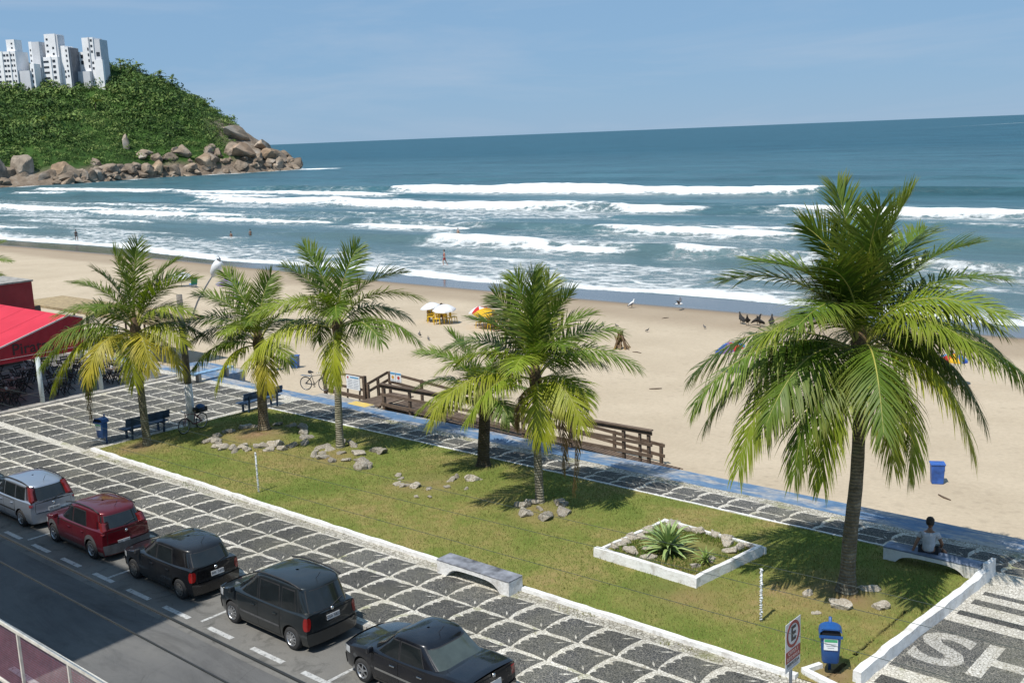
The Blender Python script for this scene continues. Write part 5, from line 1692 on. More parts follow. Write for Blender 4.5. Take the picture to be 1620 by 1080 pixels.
plank('stringer', (-37.0, 33.98, -.02), (-21.6, 33.98, -.68), .06, .18)
# near railing
for x, zt in [(-36.95, 1.15), (-35.2, 1.15), (-33.0, 1.16), (-30.8, 1.16), (-28.4, 1.17), (-25.9, 1.17), (-23.3, 1.18), (-22.15, 1.2)]:
    plank('rail_post', (x, 32.5, -.7), (x, 32.5, zt), .14 if x < -36 else .11, .14 if x < -36 else .11)
plank('rail_post', (-22.55, 32.5, -.7), (-22.55, 32.5, 1.05), .09, .09)
for z0, z1, h, w in ((1.17, 1.24, .05, .19), (1.06, 1.12, .14, .045), (.66, .68, .13, .045), (.20, .24, .13, .05)):
    plank('rail_board', (-37.1, 32.43, z0), (-29.4, 32.43, (z0 + z1) / 2), w, h)
    plank('rail_board', (-29.38, 32.43, (z0 + z1) / 2), (-21.95, 32.43, z1), w, h)
# far railing, falling with the ramp
for k in range(8):
    x = -38.55 + k * 2.28
    plank('rail_post', (x, 34.35 - .05 * k, -1.0), (x, 34.35 - .05 * k, 1.22 - .137 * k), .11, .11)
for dz in (0, -.42):
    plank('rail_board', (-38.6, 34.30, 1.16 + dz), (-30.5, 34.14, .68 + dz), .045, .13)
    plank('rail_board', (-30.48, 34.14, .68 + dz), (-22.4, 33.95, .20 + dz), .045, .13)
# short sloping rail beside the entrance
for (y, zt) in ((33.1, .82), (33.75, 1.0)):
    plank('rail_post', (-38.74, y, -.5), (-38.74, y, zt), .11, .11)
plank('rail_board', (-38.8, 33.05, .78), (-38.66, 34.35, 1.16), .045, .13)
plank('rail_board', (-38.8, 33.05, .40), (-38.66, 34.35, .78), .045, .13)

M_WHITEPLASTIC = simple('white_sign_panel', (.72, .74, .76), .45, var=.05)
M_SIGNBLUE = simple('blue_print', (.10, .32, .55), .5, var=.1)
M_SIGNGREY = simple('grey_print', (.32, .34, .38), .5, var=.1)
M_SIGNRED = simple('red_print', (.45, .05, .04), .5, var=.1)
M_SIGNYEL = simple('orange_print', (.60, .32, .06), .5, var=.1)
bs = thing('notice_board_stand', 'brown wooden frame with posts holding a white notice board left of the ramp', 'frame', (-39.6, 33.1, 0))
def pl2(name, a, b, w, h):
    o = MB().bar((a[0] + 39.6, a[1] - 33.1, a[2]), (b[0] + 39.6, b[1] - 33.1, b[2]), w, h).build(name, M_WOOD, bs)
    k = rr.uniform(.75, 1.1); o.color = (k, k * .95, k * .9, 1)
pl2('post', (-38.98, 33.1, -.6), (-38.98, 33.1, 1.18), .16, .16)
pl2('post', (-42.0, 33.1, -.6), (-42.0, 33.1, 1.1), .14, .14)
pl2('rail', (-42.0, 33.1, 1.06), (-39.0, 33.1, 1.10), .06, .12)
pl2('rail', (-42.0, 33.1, .50), (-39.0, 33.1, .47), .06, .12)
pl2('rail', (-42.0, 33.05, .12), (-39.0, 33.05, .10), .08, .18)
pl2('brace', (-40.7, 33.4, -.3), (-40.3, 33.15, .45), .08, .08)
pl2('brace', (-39.8, 33.4, -.3), (-39.4, 33.15, .45), .08, .08)
nb = thing('notice_board', 'white notice board with small print fixed to the wooden frame by the ramp', 'board', (-39.7, 33.0, .78))
MB().box((0, 0, 0), (.98, .03, .68)).build('panel', M_WHITEPLASTIC, nb)
MB().box((.12, -.019, .26), (.62, .006, .07)).build('heading_bar', M_SIGNBLUE, nb)
for k in range(6):
    MB().box((-.22 + .02 * (k % 2), -.019, .14 - .08 * k), (.36, .006, .022)).build('print_line', M_SIGNGREY, nb)
    MB().box((.24 - .03 * (k % 3), -.019, .14 - .08 * k), (.34, .006, .022)).build('print_line', M_SIGNGREY, nb)
MB().lathe([(.005, -.006), (.06, -.005), (.062, 0)], 14, (-.36, -.017, .24), axis='Y').build('emblem', M_SIGNRED, nb)
for k, (x, m_, lab) in enumerate(((-38.18, M_SIGNYEL, 'left one of two small notices on the ramp railing, orange mark'), (-37.78, M_SIGNRED, 'right one of two small notices on the ramp railing, red mark'))):
    s_ = thing('railing_notice', lab, 'notice', (x, 34.24, 1.02))
    MB().box((0, 0, 0), (.36, .02, .46)).build('panel', M_WHITEPLASTIC, s_)
    MB().box((0, -.013, .17), (.34, .006, .09)).build('heading_bar', M_SIGNBLUE, s_)
    MB().lathe([(.005, -.006), (.085, -.005), (.087, 0)], 16, (0, -.012, -.02), axis='Y').build('symbol', m_, s_)
    MB().box((0, -.013, -.17), (.26, .006, .03)).build('print_line', M_SIGNGREY, s_)

# ------------------------------------------------------------------ benches
M_BLUEWOOD = simple('dark_blue_bench_paint', (.025, .055, .11), .6, var=.3, scale=4, bump=.2)
def blue_bench(label, x, y0, y1):
    b = thing('park_bench', label, 'bench', (x, (y0 + y1) / 2, PZ), 0, 'blue wooden benches')
    hl = (y1 - y0) / 2
    for dx in (-.30, -.12, .06):
        MB().box((dx, 0, .45), (.165, hl * 2, .05)).build('seat_slat', M_BLUEWOOD, b, bevel=.01)
    for dz in (.72, .90):
        MB().box((.27 + (dz - .72) * .25, 0, dz - .02), (.045, hl * 2, .165)).build('back_slat', M_BLUEWOOD, b, bevel=.01)
    for s in (-1, 1):
        yy = s * hl * .72
        MB().bar((.20, yy, 0), (.33, yy, .96), .07, .07).build('back_post', M_BLUEWOOD, b)
        MB().bar((-.26, yy, 0), (-.26, yy, .42), .08, .08).build('leg', M_BLUEWOOD, b)
        MB().bar((-.34, yy, .395), (.24, yy, .395), .06, .06).build('seat_bearer', M_BLUEWOOD, b)
    return b
blue_bench('dark blue wooden bench beside the leftmost palm', -42.05, 22.15, 24.25)
blue_bench('dark blue wooden bench behind the palm mound, nearer the sea', -41.55, 27.75, 29.95)

M_CONC = simple('grey_bench_top', (.20, .21, .24), .8, var=.45, scale=2.2, bump=.35)
M_CONCBLUE = simple('blue_grey_bench_top', (.16, .20, .28), .75, var=.4, scale=2.0, bump=.3)
def stone_bench(label, x0, x1, y0, y1, h, top_mat, name='stone_bench'):
    b = thing(name, label, 'bench', ((x0 + x1) / 2, (y0 + y1) / 2, PZ))
    L, W = x1 - x0, y1 - y0
    # white block with an arched opening below
    prof = []
    n_ = 24
    mb = MB()
    rows_f, rows_b = [], []
    xs_ = np.linspace(-L / 2, L / 2, 41)
    under = np.where(np.abs(xs_) < L * .36, (h - .14) * np.clip(1 - (np.abs(xs_) / (L * .36)) ** 4, 0, 1) ** .6, 0.0)
    r = random.Random(int(x0 * 10))
    jit = [r.uniform(-.008, .008) for _ in xs_]
    for yy, flip in ((-W / 2, False), (W / 2, True)):
        mb.grid([[(x, yy + j, max(u, 0)) for x, u, j in zip(xs_, under, jit)], [(x, yy + j * .6, h - .03) for x, j in zip(xs_, jit)]], flip=flip)
    mb.grid([[(x, -W / 2, u) for x, u in zip(xs_, under)], [(x, W / 2, u) for x, u in zip(xs_, under)]], flip=True)
    for e, f in ((0, True), (40, False)):
        x = xs_[e]
        mb.grid([[(x, -W / 2, 0), (x, W / 2, 0)], [(x, -W / 2, h - .03), (x, W / 2, h - .03)]], flip=f)
    mb.build('base', M_LIME, b, angle=30)
    MB().box((0, 0, h - .012), (L + .015, W + .015, .045)).build('top_slab', top_mat, b, bevel=.012)
    return b
stone_bench('white-washed arched stone bench with grey top between pavement and lawn', -20.95, -18.22, 20.02, 20.58, .42, M_CONC)
stone_bench('low white-washed stone bench with blue-grey top under the seated person', -11.3, -8.72, 28.14, 28.60, .40, M_CONCBLUE)
fb = thing('far_bench', 'pale blue slab bench on two legs beside the blue platform', 'bench', (-49.35, 31.4, PZ))
MB().box((0, 0, .46), (.42, 2.5, .07)).build('top_slab', simple('pale_blue_paint', (.20, .34, .50), .7, var=.3), fb, bevel=.01)
for s in (-1, 1):
    MB().box((0, s * .85, .21), (.32, .16, .42)).build('leg', M_KERB, fb)

# ------------------------------------------------------------------ bins
M_BIN = simple('blue_bin_plastic', (.012, .075, .26), .4, var=.15, scale=3)
M_BINDARK = simple('bin_opening_shade', (.006, .008, .012), .9)
M_STICKGREEN = simple('green_print', (.06, .35, .16), .5)
def post_bin(label, x, y, z, rz):
    b = thing('litter_bin', label, 'bin', (x, y, z), rz, 'blue litter bins on posts')
    MB().tube([(0, .17, 0), (0, .17, 1.28)], .035, 10).build('post', M_BIN, b, smooth=True)
    rows = []
    for zz_, w, d in ((.32, .16, .13), (.36, .185, .15), (.95, .225, .175)):
        ring_ = []
        for k in range(32):
            th = 2 * PI * k / 32
            cx_, sy_ = math.cos(th), math.sin(th)
            ring_.append((w * math.copysign(abs(cx_) ** .35, cx_), d * math.copysign(abs(sy_) ** .35, sy_) - .03, zz_))
        rows.append(ring_ + [ring_[0]])
    mb = MB().grid(rows)
    mb.add(rows[0][:32], [tuple(reversed(range(32)))])
    mb.build('body', M_BIN, b, angle=50)
    # hood: an arched lid with an opening in front
    lid = MB()
    rows = []
    for k in range(13):
        a = PI * k / 12
        xx = -.255 * math.cos(a); zz_ = .97 + .20 * math.sin(a) ** .7
        rows.append([(xx, -.225, zz_), (xx, .17, zz_ + .0)])
    lid.grid(rows)
    lid.add([(r_[1]) for r_ in rows], [tuple(range(13))])
    lid.box((0, -.225, .985), (.51, .02, .06)); lid.box((0, -.225, 1.165), (.34, .02, .035))
    lid.build('hood', M_BIN, b, angle=45)
    MB().box((0, -.18, 1.06), (.40, .02, .15)).build('opening_shade', M_BINDARK, b)  # near-black panel standing in for the shade inside the hood
    lb = MB().box((0, -.211, .80), (.30, .006, .27)).build('label', M_WHITEPLASTIC, b)
    MB().box((0, -.2155, .885), (.28, .004, .06)).build('label_stripe', M_STICKGREEN, lb)
    for k in range(3):
        MB().box((0, -.2155, .81 - .045 * k), (.24 - .05 * k, .004, .016)).build('label_line', M_SIGNGREY, lb)
    return b
post_bin('blue litter bin on a post at the near right corner of the lawn', -9.66, 21.2, .15, rad(28))
post_bin('blue litter bin on a post left of the front blue bench', -42.25, 21.35, PZ, rad(15))
M_BIN2 = simple('beach_bin_plastic', (.03, .10, .36), .5, var=.3, scale=3)
def beach_bin(label, x, y):
    b = thing('beach_bin', label, 'bin', (x, y, float(sand_z(x, y))), .5, 'blue bins on the sand')
    MB().box((0, 0, .36), (.40, .36, .72), taper=1.18).build('body', M_BIN2, b, bevel=.02)
    MB().box((0, 0, .735), (.52, .47, .05)).build('rim', M_BIN2, b, bevel=.015)
    MB().box((.24, 0, .50), (.03, .2, .04)).build('handle', M_BIN2, b)
beach_bin('square blue bin alone on the sand to the right', -13.35, 38.0)
beach_bin('square blue bin on the sand beyond the far bench', -50.9, 38.0)

# ------------------------------------------------------------------ posts, pole, sign
M_WHITEPOST = simple('white_rope_paint', (.68, .70, .72), .7, var=.2, scale=8)
def wound_post(label, x, y, h):
    p_ = thing('white_post', label, 'post', (x, y, float(lawn_z(x, y)) - .02), 0, 'thin white posts on the lawn')
    MB().tube([(0, 0, 0), (.01, 0, h)], .026, 8).build('post', M_WHITEPOST, p_, smooth=True)
    pts = [(math.cos(k * .9 + math.sin(k * .31)) * .032, math.sin(k * .9 + math.sin(k * .31)) * .032, .03 + (h - .05) * k / 150 + .012 * math.sin(k * .47)) for k in range(151)]
    MB().tube(pts, .0095, 5).build('wound_rope', M_WHITEPOST, p_, smooth=True)
    for k in range(4):
        MB().lathe([(.005, -.03), (.035, 0), (.005, .03)], 8, (.04, -.02, h * (.2 + .26 * k))).build('knot', M_WHITEPOST, p_, smooth=True)
wound_post('thin white rope-wound post between the leftmost palms and the pavement', -31.24, 21.3, 1.5)
wound_post('thin white rope-wound post between the planter and the road sign', -12.13, 22.6, 1.42)

pole = thing('utility_pole', 'grey wooden pole with a white-painted foot behind the parked bicycle', 'pole', (-41.37, 25.05, PZ))
MB().tube([(0, 0, 2.0), (0, 0, 5.95)], [.165, .125], 14).build('shaft', simple('grey_pole_timber', (.17, .155, .14), .9, var=.35, scale=5, bump=.4), pole, smooth=True)
MB().tube([(0, 0, -.1), (0, 0, 2.0)], [.182, .17], 14).build('painted_foot', M_LIME, pole, smooth=True)

M_SIGNMETAL = simple('galvanised_steel', (.36, .38, .40), .4, .8, var=.15)
M_SIGNWHITE = simple('sign_face_grey_white', (.52, .53, .54), .4, var=.05)
M_SIGNMAROON = simple('sign_red', (.23, .02, .018), .45, var=.12)
M_SIGNBLACK = simple('sign_black', (.015, .015, .018), .5)
sg = thing('road_sign', 'parking sign with a red ring and letter E at the bottom edge', 'sign', (-8.76, 17.5, PZ))
MB().tube([(0, 0, 0), (0, 0, 2.95)], .032, 10).build('post', M_SIGNMETAL, sg, smooth=True)
MB().box((.04, 0, 2.50), (.012, .60, .98)).build('plate', M_SIGNWHITE, sg, bevel=.004)
TXR = Matrix(((0, 0, 1), (1, 0, 0), (0, 1, 0))).to_euler()
def sign_text(body, size, mat, y, z, par, off=0.0):
    o = link('lettering', text_mesh(body, size, mat, .001, off), par, (.0515, y, z))
    o.rotation_euler = TXR
    return o
rg_ = MB()
rg_.lathe([(.265, 0), (.265, .004), (.205, .004), (.205, 0)], 40, (.046, 0, 2.72), axis='X')
rg_.build('ring', M_SIGNMAROON, sg)
sign_text('E', .40, M_SIGNBLACK, 0, 2.72, sg, .012)
ct = MB().box((.048, 0, 2.31), (.006, .58, .23)).build('red_panel', M_SIGNMAROON, sg)
sign_text('CARGA E', .098, M_SIGNWHITE, 0, 2.362, ct, -.002)
sign_text('DESCARGA', .098, M_SIGNWHITE, 0, 2.258, ct, -.002)
sign_text('PERMITIDA', .10, M_SIGNBLACK, 0, 2.13, sg)
MB().box((.0485, 0, 2.06), (.003, .42, .025)).build('print_line', M_SIGNGREY, sg)

# leaning street lamp by the beach
lp = thing('beach_lamp', 'leaning lamp on a thin bent pole above the sand', 'lamp', (-56.2, 33.7, -.2))
MB().tube([(0, 0, 0), (1.3, 0, 2.4), (2.6, -.1, 3.9), (3.75, -.2, 4.85), (4.6, -.2, 5.6)], [.06, .055, .05, .045, .04], 8).build('pole', M_SIGNMETAL, lp, smooth=True)
hd = MB().tube([(4.5, -.2, 5.45), (4.68, -.2, 5.68), (4.95, -.2, 5.95), (5.2, -.2, 6.2), (5.32, -.2, 6.32)], [.09, .24, .30, .26, .10], 12).build('lamp_head', M_WHITEPLASTIC, lp, smooth=True)
MB().tube([(5.28, -.2, 6.30), (5.22, -.2, 6.45), (5.2, -.2, 6.62)], [.07, .12, .02], 10).build('finial', M_SIGNMETAL, lp, smooth=True)

# ------------------------------------------------------------------ bicycles
M_BIKEFRAME = simple('bicycle_frame_enamel', (.045, .05, .055), .4, .3)
M_BIKERED = simple('red_bicycle_enamel', (.16, .015, .015), .4, .2)
def bicycle(label, loc, rz, frame_mat, crate=False):
    b = thing('bicycle', label, 'bicycle', loc, rz)
    def wheel(x):
        w = link('wheel', MB().tube([(.33 * math.cos(2 * PI * k / 32), 0, .33 * math.sin(2 * PI * k / 32)) for k in range(32)], .020, 6, closed=True).mesh('tyre', M_RUBBER, True), b, (x, 0, .35))
        MB().tube([(.305 * math.cos(2 * PI * k / 32), 0, .305 * math.sin(2 * PI * k / 32)) for k in range(32)], .010, 5, closed=True).build('rim', M_ALLOY, w, smooth=True)
        sp = MB()
        for k in range(18):
            a = 2 * PI * k / 18
            sp.bar((0, 0, 0), (.30 * math.cos(a), 0, .30 * math.sin(a)), .004, .004)
        sp.build('spokes', M_ALLOY, w)
    wheel(-.53); wheel(.53)
    f = MB()
    for a, c_ in [((.05, 0, .30), (.18, 0, .82)), ((.05, 0, .30), (-.40, 0, .72)), ((.16, 0, .74), (-.42, 0, .82)), ((-.40, 0, .70), (-.44, 0, .92)),
                  ((.53, .04, .35), (.05, .03, .30)), ((.53, -.04, .35), (.05, -.03, .30)), ((.53, .05, .35), (.16, .02, .72)), ((.53, -.05, .35), (.16, -.02, .72)),
                  ((-.53, .05, .35), (-.42, .04, .72)), ((-.53, -.05, .35), (-.42, -.04, .72))]:
        f.tube([a, c_], .016, 6)
    f.build('frame', frame_mat, b, smooth=True)
    MB().tube([(-.30, .29, .98), (-.40, .24, .98), (-.44, 0, .93), (-.40, -.24, .98), (-.30, -.29, .98)], .013, 6).build('handlebar', M_CHROME, b, smooth=True)
    MB().tube([(.18, 0, .80), (.20, 0, .92)], .014, 6).build('seat_post', M_CHROME, b)
    MB().tube([(.05, 0, .93), (.14, 0, .945), (.24, 0, .95), (.33, 0, .95)], [.02, .045, .085, .07], 10).build('saddle', M_BLACKPLASTIC, b, smooth=True)
    MB().lathe([(.09, -.05), (.095, -.047), (.09, -.044)], 18, (.05, 0, .30), axis='Y').build('chain_ring', M_SIGNMETAL, b)
    pd = MB(); pd.bar((.05, -.09, .30), (.13, -.09, .16), .018, .018); pd.bar((.05, .09, .30), (-.03, .09, .44), .018, .018); pd.bar((.05, -.1, .30), (.05, .1, .30), .02, .02)
    pd.box((.13, -.13, .16), (.09, .08, .02)); pd.box((-.03, .13, .44), (.09, .08, .02))
    pd.build('pedals', M_BLACKPLASTIC, b)
    MB().bar((.22, 0, .74), (.78, 0, .76), .16, .02).build('rack', M_SIGNMETAL, b)
    if crate:
        c_ = MB()
        for s in (-1, 1):
            c_.box((.50, s * .18, .87), (.50, .02, .20)); c_.box((.50 + s * .25, 0, .87), (.02, .36, .20))
        c_.box((.50, 0, .78), (.50, .36, .02))
        c_.build('crate', M_BLACKPLASTIC, b)
    return b
bk = bicycle('dark bicycle with a crate on its rack leaning at the white-footed pole', (-40.72, 24.72, .15), rad(103), M_BIKERED, True)
bag = MB()
bag.lathe([(.01, 0), (.16, .0), (.20, .10), (.17, .22), (.07, .30), (.01, .31)], 12)
o = bag.build('blue_bag', simple('blue_tarpaulin', (.03, .10, .24), .7, var=.4, scale=6, bump=.6), None, (-40.83, 25.2, .95), smooth=True)
o.scale = (1.0, 1.25, 1.0)
tag(o, 'crumpled dark blue bag in the crate of the bicycle by the pole', 'bag')
bicycle('bicycle standing by the notice board frame, half behind a palm leaf', (-42.35, 32.75, .10), rad(200), M_BIKEFRAME)

# ------------------------------------------------------------------ red-roofed beach bar
M_AWNING = NT('red_awning_sheet')
_n = M_AWNING.noise(.8, 5, .6)
M_AWNING.set(Base_Color=M_AWNING.ramp(_n, [(.3, (.46, .012, .030)), (.7, (.56, .022, .045))]), Roughness=.6).bump(M_AWNING.noise(2.5, 3, vec=M_AWNING.co('Object', (1, .15, 1))), .2, .05)
M_AWNING = M_AWNING.mat
M_FASCIA = simple('red_fascia_cloth', (.34, .010, .022), .7, var=.12, scale=2)
M_PALETRIM = simple('pale_trim', (.55, .45, .45), .6)
M_COLUMN = simple('pale_column_paint', (.50, .56, .56), .7, var=.12, scale=3)
M_BARFLOOR = simple('bar_floor_tiles', (.15, .135, .12), .6, var=.25, scale=1.5)
M_BARWALL = simple('bar_back_wall', (.10, .085, .075), .9, var=.3, scale=1)
bar = thing('beach_bar', 'open beach bar with a bright red sheet roof on pale columns', 'bar', (-52.0, 25.3, 0))
bx, by = 52.0, -25.3
def q3(*pts): return [(x + bx, y + by, z) for x, y, z in pts]
YL, YR, YC, ZE, ZA, ZR = 20.2, 25.9, 25.2, 2.78, 4.28, 4.06
for ya in (YL, YR):
    n_ = 6
    for k in range(n_):                       # roof sheets side by side
        xa, xb = -52.0 - 2.4 * k, -52.0 - 2.4 * (k + 1) + .03
        za, zb_ = (ZE if ya == YL else ZR), ZA
        MB().add(q3((xa, ya, za), (xb, ya, za), (xb, YC, zb_), (xa, YC, zb_), (xa, ya, za - .03), (xb, ya, za - .03), (xb, YC, zb_ - .03), (xa, YC, zb_ - .03)),
                 [(0, 1, 2, 3), (7, 6, 5, 4), (0, 4, 5, 1), (1, 5, 6, 2), (3, 2, 6, 7), (0, 3, 7, 4)]).build('roof_sheet', M_AWNING, bar)
    MB().bar((0 + .02, ya + by, (ZE if ya == YL else ZR) + .03), (.02, YC + by, ZA + .03), .06, .07).build('rake_trim', M_PALETRIM, bar)
MB().add(q3((-51.97, YL, 2.48), (-51.97, YR, 2.48), (-51.97, YR, ZR), (-51.97, YC, ZA), (-51.97, YL, ZE)), [(0, 1, 2, 3, 4)]).build('fascia', M_FASCIA, bar)
MB().bar((.03, YL + by, 2.50), (.03, YR + by, 2.50), .05, .10).build('fascia_rail', M_FASCIA, bar)
MB().bar((.05, YL + by, 2.66), (.05, YR + by, 2.66), .02, .02).build('fascia_cord', M_PALETRIM, bar)
o = link('fascia_lettering', text_mesh('Piratas', .78, simple('black_lettering', (.03, .008, .012), .6), .004, .006), bar, (.045, 23.22 + by, 3.02))
o.rotation_euler = TXR
MB().bar((-.1, YR + by, 2.44), (-.1, 29.7 + by, 2.44), .12, .16).build('lintel', M_COLUMN, bar)
MB().bar((-14.4, YL + by - .02, 2.60), (.03, YL + by - .02, 2.60), .05, .30).build('side_fascia', M_FASCIA, bar)
for y in (20.3, 23.35, 26.45, 29.45):
    MB().tube(q3((-51.95, y, 0), (-51.95, y, 2.5)), .115, 14).build('column', M_COLUMN, bar, smooth=True)
for x in (-56.5, -61.0):
    for y in (20.4, 30.0):
        MB().tube(q3((x, y, 0), (x, y, 2.6)), .115, 12).build('column', M_COLUMN, bar, smooth=True)
MB().box((-7.4, 0, .10), (14.6, 10.4, .16)).build('floor', M_BARFLOOR, bar)
MB().box((.22, 0, .12), (.55, 10.6, .18)).build('step', M_KERB, bar, bevel=.02)
MB().box((-14.6, 0, 1.5), (.2, 10.4, 2.9)).build('back_wall', M_BARWALL, bar)
MB().box((-11.5, -1.0, .65), (.6, 6.5, 1.1)).build('counter', simple('dark_bar_wood', (.07, .045, .03), .6), bar)
annex = thing('red_annex', 'red-walled box with a grey flat roof behind the beach bar roof', 'building', (-68.0, 30.0, -.6))
MB().box((0, -1.4, 2.6), (4.0, 2.6, 5.2)).build('wall', simple('dull_red_wall', (.30, .035, .04), .85, var=.15, scale=1), annex)
MB().box((0, -1.4, 5.24), (4.15, 2.75, .1)).build('roof', M_KERB, annex)
MB().box((.4, -1.8, 5.38), (.5, .4, .2)).build('roof_box', M_SIGNMETAL, annex)
thatch = thing('straw_shelter', 'low straw-coloured shelter roof behind the beach bar', 'shelter', (-66.0, 34.5, -.6))
MB().box((0, 0, 2.75), (18.0, 3.2, .18)).build('roof', simple('straw_roof', (.33, .25, .14), .95, var=.25, scale=4, bump=.6), thatch)
for x in (-7, 0, 7):
    MB().tube([(x, 1.3, 0), (x, 1.3, 2.7)], .07, 8).build('post', M_WOOD, thatch)
    MB().tube([(x, -1.3, 0), (x, -1.3, 2.7)], .07, 8).build('post', M_WOOD, thatch)

M_CHAIRBLACK = simple('black_folding_chair_wood', (.018, .016, .015), .55, var=.3)
M_TABLEWOOD = simple('bar_table_top', (.12, .075, .045), .5, var=.3, scale=3)
def folding_chair():
    c_ = thing('folding_chair', 'black folding chair inside the beach bar', 'chair', (0, 0, 0), 0, 'black folding chairs in the beach bar')
    for k in range(5):
        MB().box((-.16 + .08 * k, 0, .45), (.06, .40, .02)).build('seat_slat', M_CHAIRBLACK, c_)
    for s in (-1, 1):
        MB().bar((-.24, s * .19, 0), (.20, s * .19, .88), .035, .035).build('leg', M_CHAIRBLACK, c_)
        MB().bar((.24, s * .16, 0), (-.20, s * .16, .46), .035, .035).build('leg', M_CHAIRBLACK, c_)
    for k in range(2):
        MB().box((.155 + .04 * k, 0, .70 + .12 * k), (.02, .42, .08)).build('back_slat', M_CHAIRBLACK, c_)
    return c_
def bar_table():
    t_ = thing('bar_table', 'small square table inside the beach bar', 'table', (0, 0, 0), 0, 'tables in the beach bar')
    MB().box((0, 0, .74), (.70, .70, .03)).build('table_top', M_TABLEWOOD, t_)
    for s in (-1, 1):
        MB().bar((-.28, s * .25, 0), (.28, s * .25, .72), .035, .035).build('leg', M_CHAIRBLACK, t_)
        MB().bar((.28, s * .22, 0), (-.28, s * .22, .72), .035, .035).build('leg', M_CHAIRBLACK, t_)
    return t_
ch0, tb0 = folding_chair(), bar_table()
M_NAPKIN = simple('white_napkin_box', (.6, .6, .6), .6)
spots = [(-53.3, 22.3), (-53.4, 24.9), (-53.3, 27.9), (-55.4, 21.6), (-55.5, 23.6), (-55.4, 26.2), (-55.5, 28.7), (-57.6, 22.6), (-57.6, 25.2), (-57.7, 27.8), (-59.8, 24.0), (-59.8, 27.0)]
first = True
for i_, (x, y) in enumerate(spots):
    if first: tb, tb.location = tb0, (x, y, .18)
    else: tb = copy_tree(tb0, None, (x, y, .18))
    for k, (dx, dy, a) in enumerate(((.62, 0, 0), (-.62, 0, PI), (0, .62, PI / 2), (0, -.62, -PI / 2))):
        jx, jy, ja = rr.uniform(-.08, .08), rr.uniform(-.08, .08), rr.uniform(-.3, .3)
        if first and k == 0:
            ch0.location = (x + dx, y + dy, .18); ch0.rotation_euler = (0, 0, a)
        else:
            copy_tree(ch0, None, (x + dx + jx, y + dy + jy, .18), a + ja)
    first = False
    nk = MB().box((0, 0, .07), (.13, .09, .14)).build('napkin_box', M_NAPKIN, None, (x + .08, y - .1, .935), bevel=.01)
    tag(nk, 'small white napkin box on a table in the beach bar', 'napkin box', 'napkin boxes in the beach bar')

# ------------------------------------------------------------------ people
def skin(name, parent, mat, joints, edges, sub=1, loc=(0, 0, 0)):
    """joints: list of (x, y, z, radius); grows one continuous surface"""
    me = bpy.data.meshes.new(name)
    me.from_pydata([j[:3] for j in joints], edges, [])
    me.materials.append(mat)
    o = link(name, me, parent, loc)
    md = o.modifiers.new('skin', 'SKIN')
    md.use_smooth_shade = True
    for v, j in zip(me.skin_vertices[0].data, joints):
        rr_ = j[3]
        v.radius = rr_ if isinstance(rr_, tuple) else (rr_, rr_)
    me.skin_vertices[0].data[0].use_root = True
    sb = o.modifiers.new('sub', 'SUBSURF'); sb.levels = sub; sb.render_levels = sub
    return o
M_SKIN1 = simple('tanned_skin', (.22, .115, .07), .55, var=.1)
M_SKIN2 = simple('light_skin', (.42, .25, .18), .55, var=.1)
M_SKIN3 = simple('dark_skin', (.10, .05, .032), .55, var=.1)
M_HAIR = simple('dark_hair', (.02, .016, .013), .7, var=.3, scale=20)
M_GREYSHIRT = simple('grey_cotton', (.42, .44, .48), .9, var=.15, scale=5, bump=.3)
M_DARKCLOTH = simple('dark_cloth', (.02, .022, .028), .9)
M_REDCLOTH = simple('red_cloth', (.35, .03, .03), .8)
M_BLUECLOTH = simple('blue_cloth', (.05, .09, .22), .8)
M_LILAC = simple('lilac_cloth', (.30, .28, .38), .9)

def head(parent, c_, s=1.0, mat=M_SKIN1, face=0.0, hair=M_HAIR):
    """a head with hair, ears and nose; face: heading about Z (0 looks to +Y)"""
    h = link('head_of_hair', None)
    bpy.data.objects.remove(h)
    R = Matrix.Rotation(face, 3, 'Z')
    mb = MB().lathe([(.005, .135), (.05, .125), (.083, .085), (.094, .03), (.09, -.02), (.075, -.06), (.05, -.10), (.02, -.112)], 14)
    mb.v = [tuple(Vector(c_) + (R @ Vector((x * .82, y * 1.02 + (.012 if z < -.03 else 0), z))) * s) for x, y, z in mb.v]
    hr = MB().lathe([(.005, .15), (.06, .138), (.098, .09), (.108, .03), (.10, -.02), (.085, -.05)], 14)
    hr.v = [tuple(Vector(c_) + (R @ Vector((x * .84, y - .018, z + (.05 if y > .03 and z < .06 else 0)))) * s) for x, y, z in hr.v]
    return mb, hr

